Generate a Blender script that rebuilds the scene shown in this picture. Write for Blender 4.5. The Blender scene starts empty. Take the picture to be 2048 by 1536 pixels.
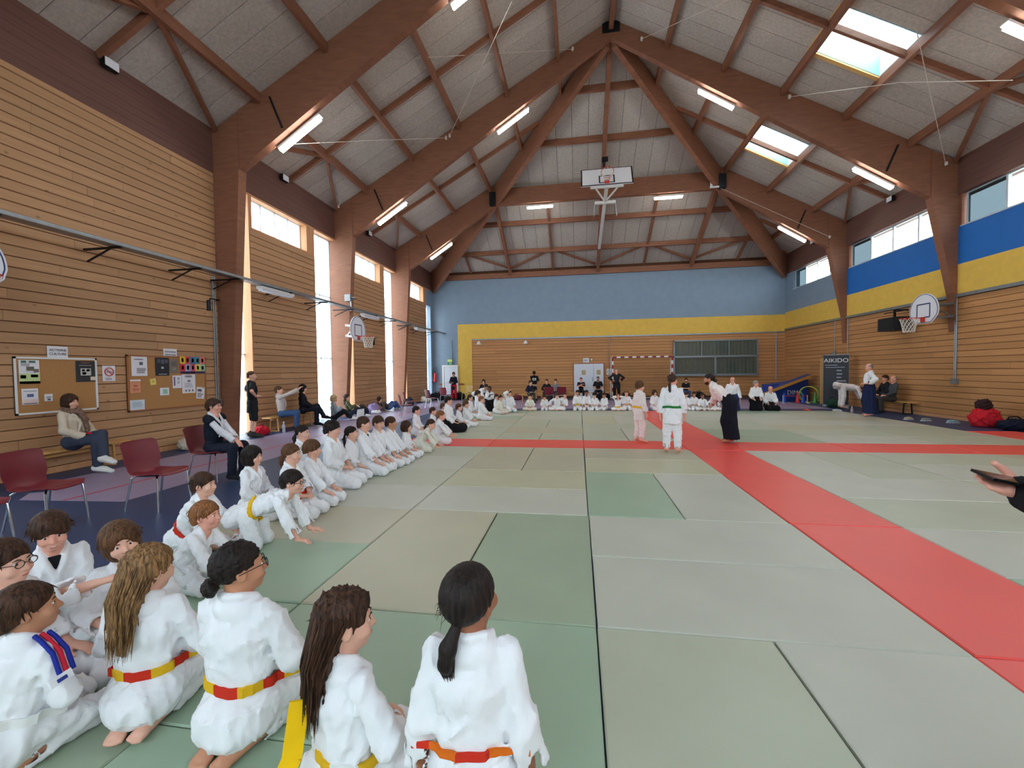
import bpy, bmesh, math, random
import numpy as np
from mathutils import Vector, Matrix

# ------------------------------------------------------------------ camera, sky, exposure
SC = bpy.context.scene
COL = SC.collection
CAM_H = 1.569
cam_data = bpy.data.cameras.new('camera')
cam = bpy.data.objects.new('camera', cam_data)
COL.objects.link(cam)
def _cam_matrix(pitch, yaw, roll):
    cy, sy = math.cos(yaw), math.sin(yaw); cp, sp = math.cos(pitch), math.sin(pitch)
    f = Vector((sy*cp, cy*cp, sp)); r = Vector((cy, -sy, 0)); u = r.cross(f)
    cr, sr = math.cos(roll), math.sin(roll)
    r2 = r*cr + u*sr; u2 = u*cr - r*sr
    return Matrix(((r2.x, u2.x, -f.x, 0), (r2.y, u2.y, -f.y, 0), (r2.z, u2.z, -f.z, CAM_H), (0, 0, 0, 1)))
cam.matrix_world = _cam_matrix(-.0306977, -.156484, -.013378)
cam_data.sensor_width = 36.0
cam_data.lens = 846.824/2048*36
cam_data.clip_start = 0.02; cam_data.clip_end = 300
SC.camera = cam
vs = SC.view_settings
vs.view_transform = 'Standard'; vs.look = 'None'; vs.gamma = 1; vs.use_curve_mapping = False
vs.exposure = EXPOSURE = 1.05
SKY = 7.0          # bright overcast sky
TUBE = 30.0        # fluorescent tubes
world = bpy.data.worlds.new('overcast_sky'); SC.world = world
world.use_nodes = True
wn = world.node_tree.nodes; wl = world.node_tree.links
bg = wn['Background']; bg.inputs['Strength'].default_value = SKY
tc = wn.new('ShaderNodeTexCoord'); sep = wn.new('ShaderNodeSeparateXYZ'); ramp = wn.new('ShaderNodeValToRGB')
wl.new(tc.outputs['Generated'], sep.inputs[0]); wl.new(sep.outputs['Z'], ramp.inputs[0]); wl.new(ramp.outputs[0], bg.inputs['Color'])
ramp.color_ramp.elements[0].position = 0.0; ramp.color_ramp.elements[0].color = (.82, .86, .92, 1)
ramp.color_ramp.elements[1].position = .7; ramp.color_ramp.elements[1].color = (.96, .98, 1.0, 1)
SC.cycles.use_denoising = True
SC.cycles.max_bounces = 10; SC.cycles.diffuse_bounces = 5; SC.cycles.transparent_max_bounces = 16
SC.cycles.sample_clamp_indirect = 8.0
SC.cycles.caustics_reflective = False; SC.cycles.caustics_refractive = False

# ------------------------------------------------------------------ helpers
rnd = random.Random(7)
def srgb(r, g, b):
    f = lambda c: (c/255/12.92) if c/255 <= .04045 else ((c/255+.055)/1.055)**2.4
    return (f(r), f(g), f(b), 1)
MATS = {}
def mat(name, color, rough=.6, metal=0, var=.0, vscale=6, bump=0, bscale=60, spec=.5, emit=None, estr=0, stretch=(1, 1, 1), objvar=0, trans=0, space='Object'):
    if name in MATS: return MATS[name]
    m = bpy.data.materials.new(name); m.use_nodes = True
    nt = m.node_tree; n = nt.nodes; l = nt.links
    b = n['Principled BSDF']
    c = color if len(color) == 4 else (*color, 1)
    b.inputs['Base Color'].default_value = c
    b.inputs['Roughness'].default_value = rough; b.inputs['Metallic'].default_value = metal
    b.inputs['Specular IOR Level'].default_value = spec
    if trans: b.inputs['Transmission Weight'].default_value = trans
    t = None
    if var or bump:
        t = n.new('ShaderNodeTexCoord'); mp = n.new('ShaderNodeMapping'); mp.inputs['Scale'].default_value = stretch
        l.new(t.outputs[space], mp.inputs[0])
    last = None
    if var:
        ns = n.new('ShaderNodeTexNoise'); ns.inputs['Scale'].default_value = vscale; ns.inputs['Detail'].default_value = 5
        l.new(mp.outputs[0], ns.inputs[0])
        mr = n.new('ShaderNodeMapRange'); mr.inputs['From Min'].default_value = .3; mr.inputs['From Max'].default_value = .7
        mr.inputs['To Min'].default_value = 1-var; mr.inputs['To Max'].default_value = 1+var
        l.new(ns.outputs['Fac'], mr.inputs[0]); last = mr.outputs[0]
    if objvar:
        oi = n.new('ShaderNodeObjectInfo'); mr2 = n.new('ShaderNodeMapRange')
        mr2.inputs['To Min'].default_value = 1-objvar; mr2.inputs['To Max'].default_value = 1+objvar
        l.new(oi.outputs['Random'], mr2.inputs[0])
        if last is None: last = mr2.outputs[0]
        else:
            mm = n.new('ShaderNodeMath'); mm.operation = 'MULTIPLY'; l.new(last, mm.inputs[0]); l.new(mr2.outputs[0], mm.inputs[1]); last = mm.outputs[0]
    if last is not None:
        vm = n.new('ShaderNodeVectorMath'); vm.operation = 'SCALE'; vm.inputs[0].default_value = c[:3]
        l.new(last, vm.inputs['Scale']); l.new(vm.outputs[0], b.inputs['Base Color'])
    if bump:
        nb = n.new('ShaderNodeTexNoise'); nb.inputs['Scale'].default_value = bscale; nb.inputs['Detail'].default_value = 3
        l.new(mp.outputs[0], nb.inputs[0])
        bp = n.new('ShaderNodeBump'); bp.inputs['Strength'].default_value = bump; bp.inputs['Distance'].default_value = .01
        l.new(nb.outputs['Fac'], bp.inputs['Height']); l.new(bp.outputs[0], b.inputs['Normal'])
    if emit:
        b.inputs['Emission Color'].default_value = (*emit[:3], 1); b.inputs['Emission Strength'].default_value = estr
    MATS[name] = m
    return m

class MB:
    """collects simple solids and links them as ONE mesh object"""
    def __init__(s): s.v = []; s.f = []; s.mi = []
    def add(s, vs_, fs, mi=0):
        o = len(s.v); s.v += [tuple(v) for v in vs_]; s.f += [tuple(o+i for i in f) for f in fs]; s.mi += [mi]*len(fs); return s
    def box(s, x0, x1, y0, y1, z0, z1, mi=0, M=None):
        v = [Vector((x, y, z)) for z in (z0, z1) for y in (y0, y1) for x in (x0, x1)]
        if M: v = [M @ p for p in v]
        return s.add(v, [(0, 2, 3, 1), (4, 5, 7, 6), (0, 1, 5, 4), (2, 6, 7, 3), (0, 4, 6, 2), (1, 3, 7, 5)], mi)
    def prism(s, pts, ext, mi=0):
        """closed polygon of 3d points, extruded by vector ext"""
        n = len(pts); e = Vector(ext); a = [Vector(p) for p in pts]; b = [p+e for p in a]
        return s.add(a+b, [tuple(range(n-1, -1, -1)), tuple(range(n, 2*n))]+[(i, (i+1) % n, n+(i+1) % n, n+i) for i in range(n)], mi)
    def bar(s, a, b, w, h, up=(0, 0, 1), mi=0):
        """rectangular bar a->b, w across, h along up, centred on the line"""
        a = Vector(a); b = Vector(b); d = (b-a).normalized(); u = Vector(up); sx = d.cross(u).normalized(); u = sx.cross(d).normalized()
        q = [sx*(w/2*i)+u*(h/2*j) for i, j in ((-1, -1), (1, -1), (1, 1), (-1, 1))]
        return s.prism([a+p for p in q], b-a, mi)
    def tube(s, pts, r, n=8, mi=0, cap=True):
        pts = [Vector(p) for p in pts]; rs = r if hasattr(r, '__len__') else [r]*len(pts)
        rings = []; prev = None
        for i, p in enumerate(pts):
            d = (pts[min(i+1, len(pts)-1)]-pts[max(i-1, 0)]).normalized()
            if prev is None: u = d.orthogonal().normalized()
            else: u = (prev-d*prev.dot(d)).normalized()
            prev = u; w = d.cross(u)
            rings.append([p+(u*math.cos(2*math.pi*k/n)+w*math.sin(2*math.pi*k/n))*rs[i] for k in range(n)])
        v = [q for r_ in rings for q in r_]; f = []
        for i in range(len(rings)-1):
            for k in range(n):
                f.append((i*n+k, i*n+(k+1) % n, (i+1)*n+(k+1) % n, (i+1)*n+k))
        if cap: f += [tuple(range(n-1, -1, -1)), tuple((len(rings)-1)*n+k for k in range(n))]
        return s.add(v, f, mi)
    def cyl(s, a, b, r, n=12, mi=0, r2=None): return s.tube([a, b], [r, r if r2 is None else r2], n, mi)
    def lathe(s, prof, c=(0, 0, 0), n=16, mi=0, M=None):
        c = Vector(c); v = []
        for r, z in prof:
            for k in range(n):
                p = Vector((r*math.cos(2*math.pi*k/n), r*math.sin(2*math.pi*k/n), z))
                v.append((M @ p if M else p)+c)
        f = [(i*n+k, i*n+(k+1) % n, (i+1)*n+(k+1) % n, (i+1)*n+k) for i in range(len(prof)-1) for k in range(n)]
        f += [tuple(range(n-1, -1, -1)), tuple((len(prof)-1)*n+k for k in range(n))]
        return s.add(v, f, mi)
    def ball(s, c, r, n=12, m=8, mi=0, M=None):
        rr = r if hasattr(r, '__len__') else (r, r, r); v = []; f = []
        for i in range(m+1):
            t = math.pi*i/m
            for k in range(n):
                p = Vector((rr[0]*math.sin(t)*math.cos(2*math.pi*k/n), rr[1]*math.sin(t)*math.sin(2*math.pi*k/n), rr[2]*math.cos(t)))
                v.append((M @ p if M else p)+Vector(c))
        f = [(i*n+k, (i+1)*n+k, (i+1)*n+(k+1) % n, i*n+(k+1) % n) for i in range(m) for k in range(n)]
        return s.add(v, f, mi)
    def mesh(s, name, mats, smooth=False):
        me = bpy.data.meshes.new(name); me.from_pydata(s.v, [], s.f)
        ms = mats if isinstance(mats, (list, tuple)) else [mats]
        for m in ms: me.materials.append(m)
        if len(ms) > 1: me.polygons.foreach_set('material_index', s.mi)
        if smooth:
            me.polygons.foreach_set('use_smooth', [True]*len(me.polygons))
            me.set_sharp_from_angle(angle=math.radians(40))
        me.update(); return me
    def build(s, name, mats, parent=None, smooth=False, loc=None):
        o = bpy.data.objects.new(name, s.mesh(name, mats, smooth)); COL.objects.link(o)
        if parent: o.parent = parent
        if loc: o.location = loc
        return o

def tag(o, label=None, cat=None, group=None, kind=None):
    if label: o['label'] = label
    if cat: o['category'] = cat
    if group: o['group'] = group
    if kind: o['kind'] = kind
    return o
def empty(name, loc=(0, 0, 0), rz=0, label=None, cat=None, group=None, kind=None, parent=None):
    o = bpy.data.objects.new(name, None); COL.objects.link(o); o.empty_display_size = .1
    o.location = loc; o.rotation_euler = (0, 0, rz)
    if parent: o.parent = parent
    return tag(o, label, cat, group, kind)
def link_mesh(name, me, parent=None, loc=(0, 0, 0), rot=(0, 0, 0), scale=None):
    o = bpy.data.objects.new(name, me); COL.objects.link(o); o.parent = parent; o.location = loc; o.rotation_euler = rot
    if scale: o.scale = scale
    return o
def copy_tree(o, parent=None):
    c = o.copy(); COL.objects.link(c)
    if parent: c.parent = parent
    for ch in o.children: copy_tree(ch, c)
    return c
def set_text(body, name, size, m, parent, M, extrude=.001, align='CENTER'):
    """flat lettering as a mesh part"""
    cu = bpy.data.curves.new(name, 'FONT'); cu.body = body; cu.size = size; cu.align_x = align; cu.align_y = 'CENTER'; cu.extrude = extrude
    t = bpy.data.objects.new(name, cu); COL.objects.link(t)
    dg = bpy.context.evaluated_depsgraph_get(); me = bpy.data.meshes.new_from_object(t.evaluated_get(dg))
    bpy.data.objects.remove(t); me.materials.clear(); me.materials.append(m)
    me.transform(M)
    o = bpy.data.objects.new(name, me); COL.objects.link(o); o.parent = parent
    return o

# ------------------------------------------------------------------ colours of the place
def wood(name, col, rough=.55, objvar=.10):
    m = mat(name, col, rough, var=.20, vscale=3.0, bump=.15, bscale=14, stretch=(.6, 9, 9), objvar=objvar, spec=.3)
    # scattered dark knots
    nt = m.node_tree; n = nt.nodes; l = nt.links; b = n['Principled BSDF']; src = b.inputs['Base Color'].links[0].from_socket
    g = n.new('ShaderNodeNewGeometry'); mp = n.new('ShaderNodeMapping'); mp.inputs['Scale'].default_value = (2.6, 2.6, 4.6); l.new(g.outputs['Position'], mp.inputs[0])
    v = n.new('ShaderNodeTexVoronoi'); v.inputs['Scale'].default_value = 1.0; l.new(mp.outputs[0], v.inputs['Vector'])
    mr = n.new('ShaderNodeMapRange'); mr.inputs['From Min'].default_value = .035; mr.inputs['From Max'].default_value = .11; mr.inputs['To Min'].default_value = .52; mr.inputs['To Max'].default_value = 1.0; l.new(v.outputs['Distance'], mr.inputs[0])
    vm = n.new('ShaderNodeVectorMath'); vm.operation = 'SCALE'; l.new(src, vm.inputs[0]); l.new(mr.outputs[0], vm.inputs['Scale']); l.new(vm.outputs[0], b.inputs['Base Color'])
    return m
M_PLANK = wood('stained_pine_boards', srgb(184, 142, 104))
M_PLANKR = wood('warm_pine_boards', srgb(190, 138, 90))
M_BACKING = mat('dark_groove', srgb(84, 50, 28), .9)
M_BEAM = mat('brown_glulam', srgb(138, 92, 70), .55, var=.14, vscale=2.5, stretch=(1, 1, 6), bump=.1, bscale=20, spec=.3)
M_HEADER = mat('dark_stained_boards', srgb(110, 76, 68), .6, var=.12, vscale=4, stretch=(4, .3, 9), spec=.3)
M_POST = mat('pale_pine', srgb(204, 150, 108), .55, var=.1, vscale=3, stretch=(6, 6, .6), spec=.3)
M_PANEL = mat('grey_wood_wool_panel', srgb(186, 178, 171), .95, var=.13, vscale=16, bump=.5, bscale=90, objvar=.05, spec=.1)
M_ROOF = mat('dark_roof_backing', srgb(70, 64, 60), .95)
M_BLACKSTEEL = mat('black_steel', srgb(30, 32, 36), .5, .5)
M_STEEL = mat('galvanised_steel', srgb(150, 155, 160), .42, .8, var=.1, vscale=12)
M_WHITE = mat('white_paint', srgb(228, 228, 226), .5)
M_FLOOR = mat('blue_sports_floor', srgb(38, 58, 98), .45, var=.07, vscale=5, bump=.05, bscale=300)
M_LILAC = mat('lilac_court_paint', srgb(150, 136, 166), .42, var=.05, vscale=5)
M_REDLINE = mat('red_court_line', srgb(190, 70, 80), .45)
M_LBLUE = mat('light_blue_wall', srgb(130, 150, 170), .75, var=.04, vscale=3, bump=.08, bscale=120)
M_SBLUE = mat('strong_blue_wall', srgb(20, 104, 186), .7, var=.04, vscale=3)
M_YELLOW = mat('yellow_wall', srgb(226, 186, 82), .75, var=.06, vscale=5, bump=.1, bscale=120)
M_MAT = {}
for k, c in {'sage': (180, 185, 165), 'green': (156, 178, 154), 'grey': (189, 190, 177), 'olive': (183, 179, 156), 'straw': (187, 186, 158), 'deep': (155, 169, 145)}.items():
    M_MAT[k] = mat('mat_'+k, srgb(*c), .36, var=.05, vscale=1.6, bump=.10, bscale=420, spec=.5)
M_MAT['red'] = mat('mat_red', srgb(238, 82, 76), .34, var=.04, vscale=1.6, bump=.10, bscale=420, spec=.5)

def pane_mat(name, col, through=.85, diffuse=0.0):
    m = bpy.data.materials.new(name); m.use_nodes = True; nt = m.node_tree; n = nt.nodes; l = nt.links
    n.remove(n['Principled BSDF']); out = n['Material Output']
    tr = n.new('ShaderNodeBsdfTransparent'); tr.inputs[0].default_value = (*[c*through for c in col], 1)
    if diffuse:
        tl = n.new('ShaderNodeBsdfTranslucent'); tl.inputs[0].default_value = (*col, 1)
        mx = n.new('ShaderNodeMixShader'); mx.inputs[0].default_value = diffuse; l.new(tr.outputs[0], mx.inputs[1]); l.new(tl.outputs[0], mx.inputs[2]); base = mx
    else: base = tr
    gl = n.new('ShaderNodeBsdfGlossy'); gl.inputs['Roughness'].default_value = .08
    m2 = n.new('ShaderNodeMixShader'); m2.inputs[0].default_value = .05; l.new(base.outputs[0], m2.inputs[1]); l.new(gl.outputs[0], m2.inputs[2])
    l.new(m2.outputs[0], out.inputs[0]); return m
M_GLASS = pane_mat('clear_glass', (.97, 1, 1), .92)
M_POLY = pane_mat('translucent_panel', (.90, .97, 1.0), .8, .35)
M_TINT = pane_mat('bluish_panel', (.30, .36, .38), .5)

# ------------------------------------------------------------------ hall dimensions
XL, XR, YB, YF = -8.78, 11.04, 24.95, -6.25
XC, HW = 1.13, 9.91
FY = [-1.05, 4.15, 9.35, 14.55, 19.75]
YA = 14.55
ZE, SL, ZR = 7.55, .545, 12.95
SH = (ZR-ZE)/(YB-YA)
ZF = -.045
def roofz(dx): return ZR-SL*dx
# ------------------------------------------------------------------ floor
fl = MB(); fl.box(XL-.6, XR+.6, YF-.4, YB+.4, ZF-.25, ZF)
floor = tag(fl.build('floor', M_FLOOR), kind='structure')
m = MB(); m.prism([(-5.8, 4.55, ZF), (-7.3, 4.45, ZF), (-8.02, 5.2, ZF), (-8.02, 23.0, ZF), (-5.8, 20.8, ZF)][::-1], (0, 0, .003))
m.prism([(-8.02, 23.0, ZF), (9.6, 23.0, ZF), (9.6, 17.9, ZF), (-5.8, 17.9, ZF), (-5.8, 20.8, ZF)], (0, 0, .003))
m.build('court_area', M_LILAC, floor)
m = MB(); m.box(-6.68, -6.63, 4.5, 22.0, ZF+.003, ZF+.005); m.box(-6.68, 9.0, 19.8, 19.85, ZF+.003, ZF+.005); m.build('court_line', M_REDLINE, floor)

# ------------------------------------------------------------------ judo mats, each one a piece of the mat area
mats = empty('mat_area', (0, 0, 0), label='large area of green and red judo mats laid over the blue floor', cat='mats')
GX, GY = .093, 4.591
_mm = {}
def judo_mat(gx, gy, w, h, tone):
    key = (w, h, tone)
    if key not in _mm:
        b = MB(); g = .006; c = .008
        x0, x1, y0, y1 = g, w-g, g, h-g
        b.add([(x0, y0, -.044), (x1, y0, -.044), (x1, y1, -.044), (x0, y1, -.044), (x0, y0, -c), (x1, y0, -c), (x1, y1, -c), (x0, y1, -c),
               (x0+c, y0+c, 0), (x1-c, y0+c, 0), (x1-c, y1-c, 0), (x0+c, y1-c, 0)],
              [(0, 3, 2, 1)]+[(i, (i+1) % 4, 4+(i+1) % 4, 4+i) for i in range(4)]+[(4+i, 4+(i+1) % 4, 8+(i+1) % 4, 8+i) for i in range(4)]+[(8, 9, 10, 11)])
        _mm[key] = b.mesh('mat', M_MAT[tone])
    r = rnd.random
    link_mesh('mat', _mm[key], mats, (GX+gx+(r()-.5)*.012, GY+gy+(r()-.5)*.010, (r()-.6)*.004))
_done = set()
def lay(gx, gy, w, h, tone):
    cells = [(gx+i, gy+j) for i in range(w) for j in range(h)]
    if any(c in _done for c in cells): return
    _done.update(cells); judo_mat(gx, gy, w, h, tone)
for gy in (5, 7, 9): lay(2, gy, 1, 2, 'red')
lay(2, 11, 1, 1, 'red')
for gy in (2, 0, -2, -4, -6, -8): lay(2, gy, 1, 2, 'red')
lay(2, 4, 1, 1, 'red')
for gx in (0, -2, -4): lay(gx, 4, 2, 1, 'red')
for gx in (3, 5, 7): lay(gx, 4, 2, 1, 'red')
for a in [(0, 0, 1, 2, 'green'), (1, 0, 1, 2, 'grey'), (0, -1, 2, 1, 'grey'), (0, -2, 2, 1, 'grey'), (0, -4, 1, 2, 'sage'), (1, -4, 1, 2, 'grey'), (0, 2, 2, 1, 'straw'), (0, 3, 2, 1, 'olive'),
          (-2, 0, 2, 1, 'grey'), (-2, 1, 2, 1, 'straw'), (-2, 2, 1, 2, 'olive'), (-1, 2, 1, 2, 'olive'), (-1, -2, 1, 2, 'deep'), (-2, -2, 1, 2, 'olive'), (-2, -3, 2, 1, 'green'), (-2, -4, 2, 1, 'green'), (-2, -5, 2, 1, 'deep'),
          (-4, 0, 2, 1, 'grey'), (-4, 1, 2, 1, 'sage'), (-4, 2, 2, 1, 'grey'), (-4, 3, 2, 1, 'sage'), (-4, -1, 2, 1, 'olive'), (-4, -2, 2, 1, 'green'), (-4, -3, 2, 1, 'green'), (-4, -4, 2, 1, 'deep'), (-4, -5, 2, 1, 'deep'),
          (-1, 5, 1, 1, 'sage'), (-2, 5, 1, 1, 'sage'), (-2, 6, 2, 1, 'olive'), (-2, 7, 1, 2, 'sage'), (-1, 7, 1, 2, 'sage'), (-2, 9, 2, 1, 'grey'), (-2, 10, 2, 1, 'sage'), (-4, 5, 2, 1, 'sage'), (-4, 6, 2, 1, 'sage'), (-4, 7, 2, 1, 'sage'), (-4, 8, 2, 1, 'olive'),
          (0, 5, 1, 2, 'sage'), (1, 5, 1, 2, 'grey'), (0, 7, 2, 1, 'sage'), (0, 8, 1, 2, 'straw'), (1, 8, 1, 2, 'grey'),
          (3, 2, 1, 2, 'grey'), (4, 2, 1, 2, 'sage'), (5, 3, 2, 1, 'sage'), (5, 2, 2, 1, 'grey'), (7, 2, 2, 1, 'sage'), (7, 3, 2, 1, 'olive'), (3, 1, 2, 1, 'grey'), (5, 0, 2, 2, 'sage'), (3, 0, 2, 1, 'sage'), (3, -1, 2, 1, 'grey'), (5, -2, 2, 2, 'sage'),
          (3, 5, 2, 2, 'deep'), (5, 5, 2, 2, 'grey'), (7, 5, 2, 2, 'sage'), (3, 7, 2, 2, 'sage'), (5, 7, 2, 2, 'olive'), (7, 7, 2, 2, 'sage'), (3, 9, 2, 2, 'grey'), (5, 9, 2, 2, 'grey'), (7, 9, 2, 2, 'olive')]:
    gx, gy, w, h, t = a
    if w == 2 and h == 2: lay(gx, gy, 2, 1, t); lay(gx, gy+1, 2, 1, rnd.choice(['sage', 'grey', t, t]))
    else: lay(*a)
for gy in range(-8, 12):
    for gx in range(-4, 9):
        if (gx, gy) in _done: continue
        t = rnd.choice(['sage', 'sage', 'grey', 'olive', 'green'])
        if (gx+1, gy) not in _done and gx+1 < 9: lay(gx, gy, 2, 1, t)
        else: lay(gx, gy, 1, 1, t)
for gy in (5, 3, 1, -1, -3): lay(9, gy, 1, 2, 'red')

# ------------------------------------------------------------------ boarded walls: each board a piece
_pl = MB(); c_ = .004
_pl.add([(0, 0, 0), (1, 0, 0), (1, 0, 1), (0, 0, 1), (0, -1, .045), (1, -1, .045), (1, -1, .955), (0, -1, .955)],
        [(0, 1, 2, 3), (4, 7, 6, 5), (0, 4, 5, 1), (3, 2, 6, 7), (0, 3, 7, 4), (1, 5, 6, 2)])
PLANK_MESH = {}
def plank_mesh(m):
    if m.name not in PLANK_MESH: PLANK_MESH[m.name] = _pl.mesh('plank', m)
    return PLANK_MESH[m.name]
def boards(parent, side, a0, a1, z0, z1, m, at, lens=(2.2, 3.4), h=.172, th=.018):
    """horizontal boards on a wall; side: L faces +X, R faces -X, B faces -Y"""
    n = max(1, round((z1-z0)/h)); hh = (z1-z0)/n
    for i in range(n):
        a = a0; first = True
        while a < a1-.01:
            L = rnd.uniform(*lens)*(rnd.uniform(.3, 1) if first else 1); first = False
            b = min(a1, a+L)
            if a1-b < .5: b = a1
            ln = b-a-.003; sc = (ln, th*rnd.uniform(.8, 1.15), hh-.007)
            z = z0+i*hh+.0035
            if side == 'L': link_mesh('plank', plank_mesh(m), parent, (at, b-.0015, z), (0, 0, -math.pi/2), (ln, -sc[1], sc[2])) if False else link_mesh('plank', plank_mesh(m), parent, (at, a+.0015, z), (0, 0, math.pi/2), sc)
            elif side == 'R': link_mesh('plank', plank_mesh(m), parent, (at, b-.0015, z), (0, 0, -math.pi/2), sc)
            else: link_mesh('plank', plank_mesh(m), parent, (a+.0015, at, z), (0, 0, 0), sc)
            a = b
wl_ = MB()
wl_.box(XL-.35, XL, 4.27, 9.23, ZF, 6.62)
LP = [(10.35, 13.2), (15.6, 18.38), (20.8, 23.75), (-5.3, -2.1), (-.05, 3.15)]
for a, b in LP: wl_.box(XL-.28, XL, a, b, ZF, 5.55)
wall_left = tag(wl_.build('wall_left', M_BACKING), kind='structure')
boards(wall_left, 'L', 4.3, 9.22, .06, 6.55, M_PLANK, XL)
for a, b in LP[:3]: boards(wall_left, 'L', a, b, .06, 5.53, M_PLANK, XL, (2.75, 3.0))
# blue corner piece between last panel and back wall
m = MB(); m.box(XL-.3, XL-.01, 24.55, YB+.2, ZF, 7.5); m.box(XL-.3, XL-.01, 23.75, 24.55, 5.5, 7.5); m.build('corner_panel', M_LBLUE, wall_left)
m = MB(); m.box(XL-.5, XL-.02, YF, YB, 6.48, 7.62)
for k in range(1, 7): m.box(XL-.02, XL+.02, YF, YB, 6.48+.163*(k-1)+.004, 6.48+.163*k)
m.box(XL-.02, XL+.02, YF, YB, 6.48+.163*6+.004, 7.62)
hd = m.build('header_board', M_HEADER, wall_left)
m = MB()
m.box(XL+.001, XL+.03, 4.6, 9.22, ZF, .055); m.box(XL+.001, XL+.03, 4.28, 4.6, ZF, .055)
for a, b in LP: m.box(XL+.001, XL+.03, a, b, ZF, .055)
tag(m.build('baseboard_left', M_POST), kind='structure')

# reveals and posts beside the left glazing
XG = XL-.26
def win(n, x, panes, frame_m, th=.05, depth=.08, pm=None, fr=.03):
    """upright window in a plane x = const; panes = [(y0,y1,z0,z1,mat)]"""
    f = MB()
    for (y0, y1, z0, z1, pm_) in panes:
        f.box(x-depth/2, x+depth/2, y0, y0+fr, z0, z1); f.box(x-depth/2, x+depth/2, y1-fr, y1, z0, z1)
        f.box(x-depth/2, x+depth/2, y0+fr, y1-fr, z0, z0+fr); f.box(x-depth/2, x+depth/2, y0+fr, y1-fr, z1-fr, z1)
    w = tag(f.build('window_%d' % n, frame_m), kind='structure')
    for (y0, y1, z0, z1, pm_) in panes:
        MB().box(x-.008, x+.008, y0+fr, y1-fr, z0+fr, z1-fr).build('pane', pm_, w)
    return w
M_FRAME = mat('light_grey_window_frame', srgb(190, 200, 208), .5)
wnum = 1
bays = [(9.47, 10.35, 13.2, 14.43), (14.67, 15.6, 18.38, 19.63), (19.87, 20.8, 23.75, 24.55), (-6.1, -5.3, -2.1, -1.2), (-.93, -.05, 3.15, 4.03)]  # last two bays are out of view, glazing added to brighten the near end
for bi, (c0, p0, p1, c1) in enumerate(bays):
    # tall glazed strip before and after the boarded panel
    for (a, b, top) in ((c0, p0, 6.4), (p1, c1, 5.5 if bi == 2 else 6.4)):
        pn = []; mid = (a+b)/2
        for (z0, z1) in ((ZF+.02, 2.12), (2.12, 4.35), (4.35, top)):
            pn += [(a, mid, z0, z1, M_POLY), (mid, b, z0, z1, M_POLY)]
        win(wnum, XG, pn, M_FRAME, fr=.012); wnum += 1
    # clerestory over the panel
    w4 = (p1-.4-p0-.12)/4; y0 = p0+.12
    win(wnum, XG, [(y0+i*w4, y0+(i+1)*w4, 5.6, 6.42, M_POLY) for i in range(4)], M_FRAME, fr=.012); wnum += 1
    m = MB()
    m.box(XL-.30, XL+.002, p0, p0+.1, 5.53, 6.48); m.box(XL-.30, XL+.002, p1-.38, p1, 5.53, 6.48)      # posts
    m.box(XL-.30, XL+.002, p0-.02, p0, ZF, 6.48); m.box(XL-.30, XL+.002, p1, p1+.02, ZF, 6.48)             # reveals
    m.box(XL-.30, XL, c0, c1, 6.42, 6.48); m.box(XL-.30, XL+.001, p0+.1, p1-.38, 5.53, 5.58)
    tag(m.build('trim_%d' % (bi+1), M_POST), kind='structure')

# right wall: boards, bands, clerestory
wr = MB(); wr.box(XR, XR+.35, YF, YB+.3, ZF, 5.6); wall_right = tag(wr.build('wall_right', M_BACKING), kind='structure')
boards(wall_right, 'R', 10.0, YB, .06, 3.55, M_PLANKR, XR, (2.6, 4.2))
boards(wall_right, 'R', YF, 10.0, .06, 3.55, M_PLANKR, XR, (7, 8), .4)
m = MB(); m.box(XR-.02, XR, YF, YB, 3.66, 4.52); m.build('yellow_band', M_YELLOW, wall_right)
m = MB(); m.box(XR-.02, XR, YF, 19.75, 4.52, 5.62); m.build('blue_band', M_SBLUE, wall_right)
m = MB(); m.box(XR-.02, XR, 19.75, YB, 4.52, 5.62); m.box(XR-.02, XR+.3, 24.1, YB, 5.62, 6.6); m.build('grey_blue_band', M_LBLUE, wall_right)
m = MB(); m.box(XR-.02, XR+.4, YF, YB, 6.55, 7.62)
for k in range(6): m.box(XR-.06, XR-.02, YF, YB, 6.55+.178*k+.003, 6.55+.178*(k+1))
m.build('header_board', M_HEADER, wall_right)
m = MB(); m.box(XR-.03, XR-.001, YF, YB, ZF, .055); tag(m.build('baseboard_right', M_POST), kind='structure')
m = MB(); m.box(XR-.08, XR-.002, YF, YB-.08, 3.56, 3.65); m.build('cable_duct', M_STEEL, wall_right)
for (a, b) in ((20.0, 24.1), (14.9, 19.5), (9.6, 14.3), (4.4, 9.1), (-.8, 3.9)):
    n = 4; w = (b-a)/n; pn = []
    for i in range(n):
        y0, y1 = a+i*w, a+(i+1)*w
        pn.append((y0, y1, 5.62, 6.55, M_TINT if i == n-1 else M_GLASS))
    win(wnum, XR+.12, pn, M_FRAME, fr=.03); wnum += 1
    MB().box(XR-.03, XR+.3, a-.05, b+.05, 5.6, 5.635).build('sill', M_FRAME, wall_right)
m = MB()
for y in (9.35, 14.55, 19.75, 4.15, -1.05): m.box(XR, XR+.2, y-.2, y+.2, 5.6, 6.6)
m.build('pier', M_BEAM, wall_right)

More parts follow.
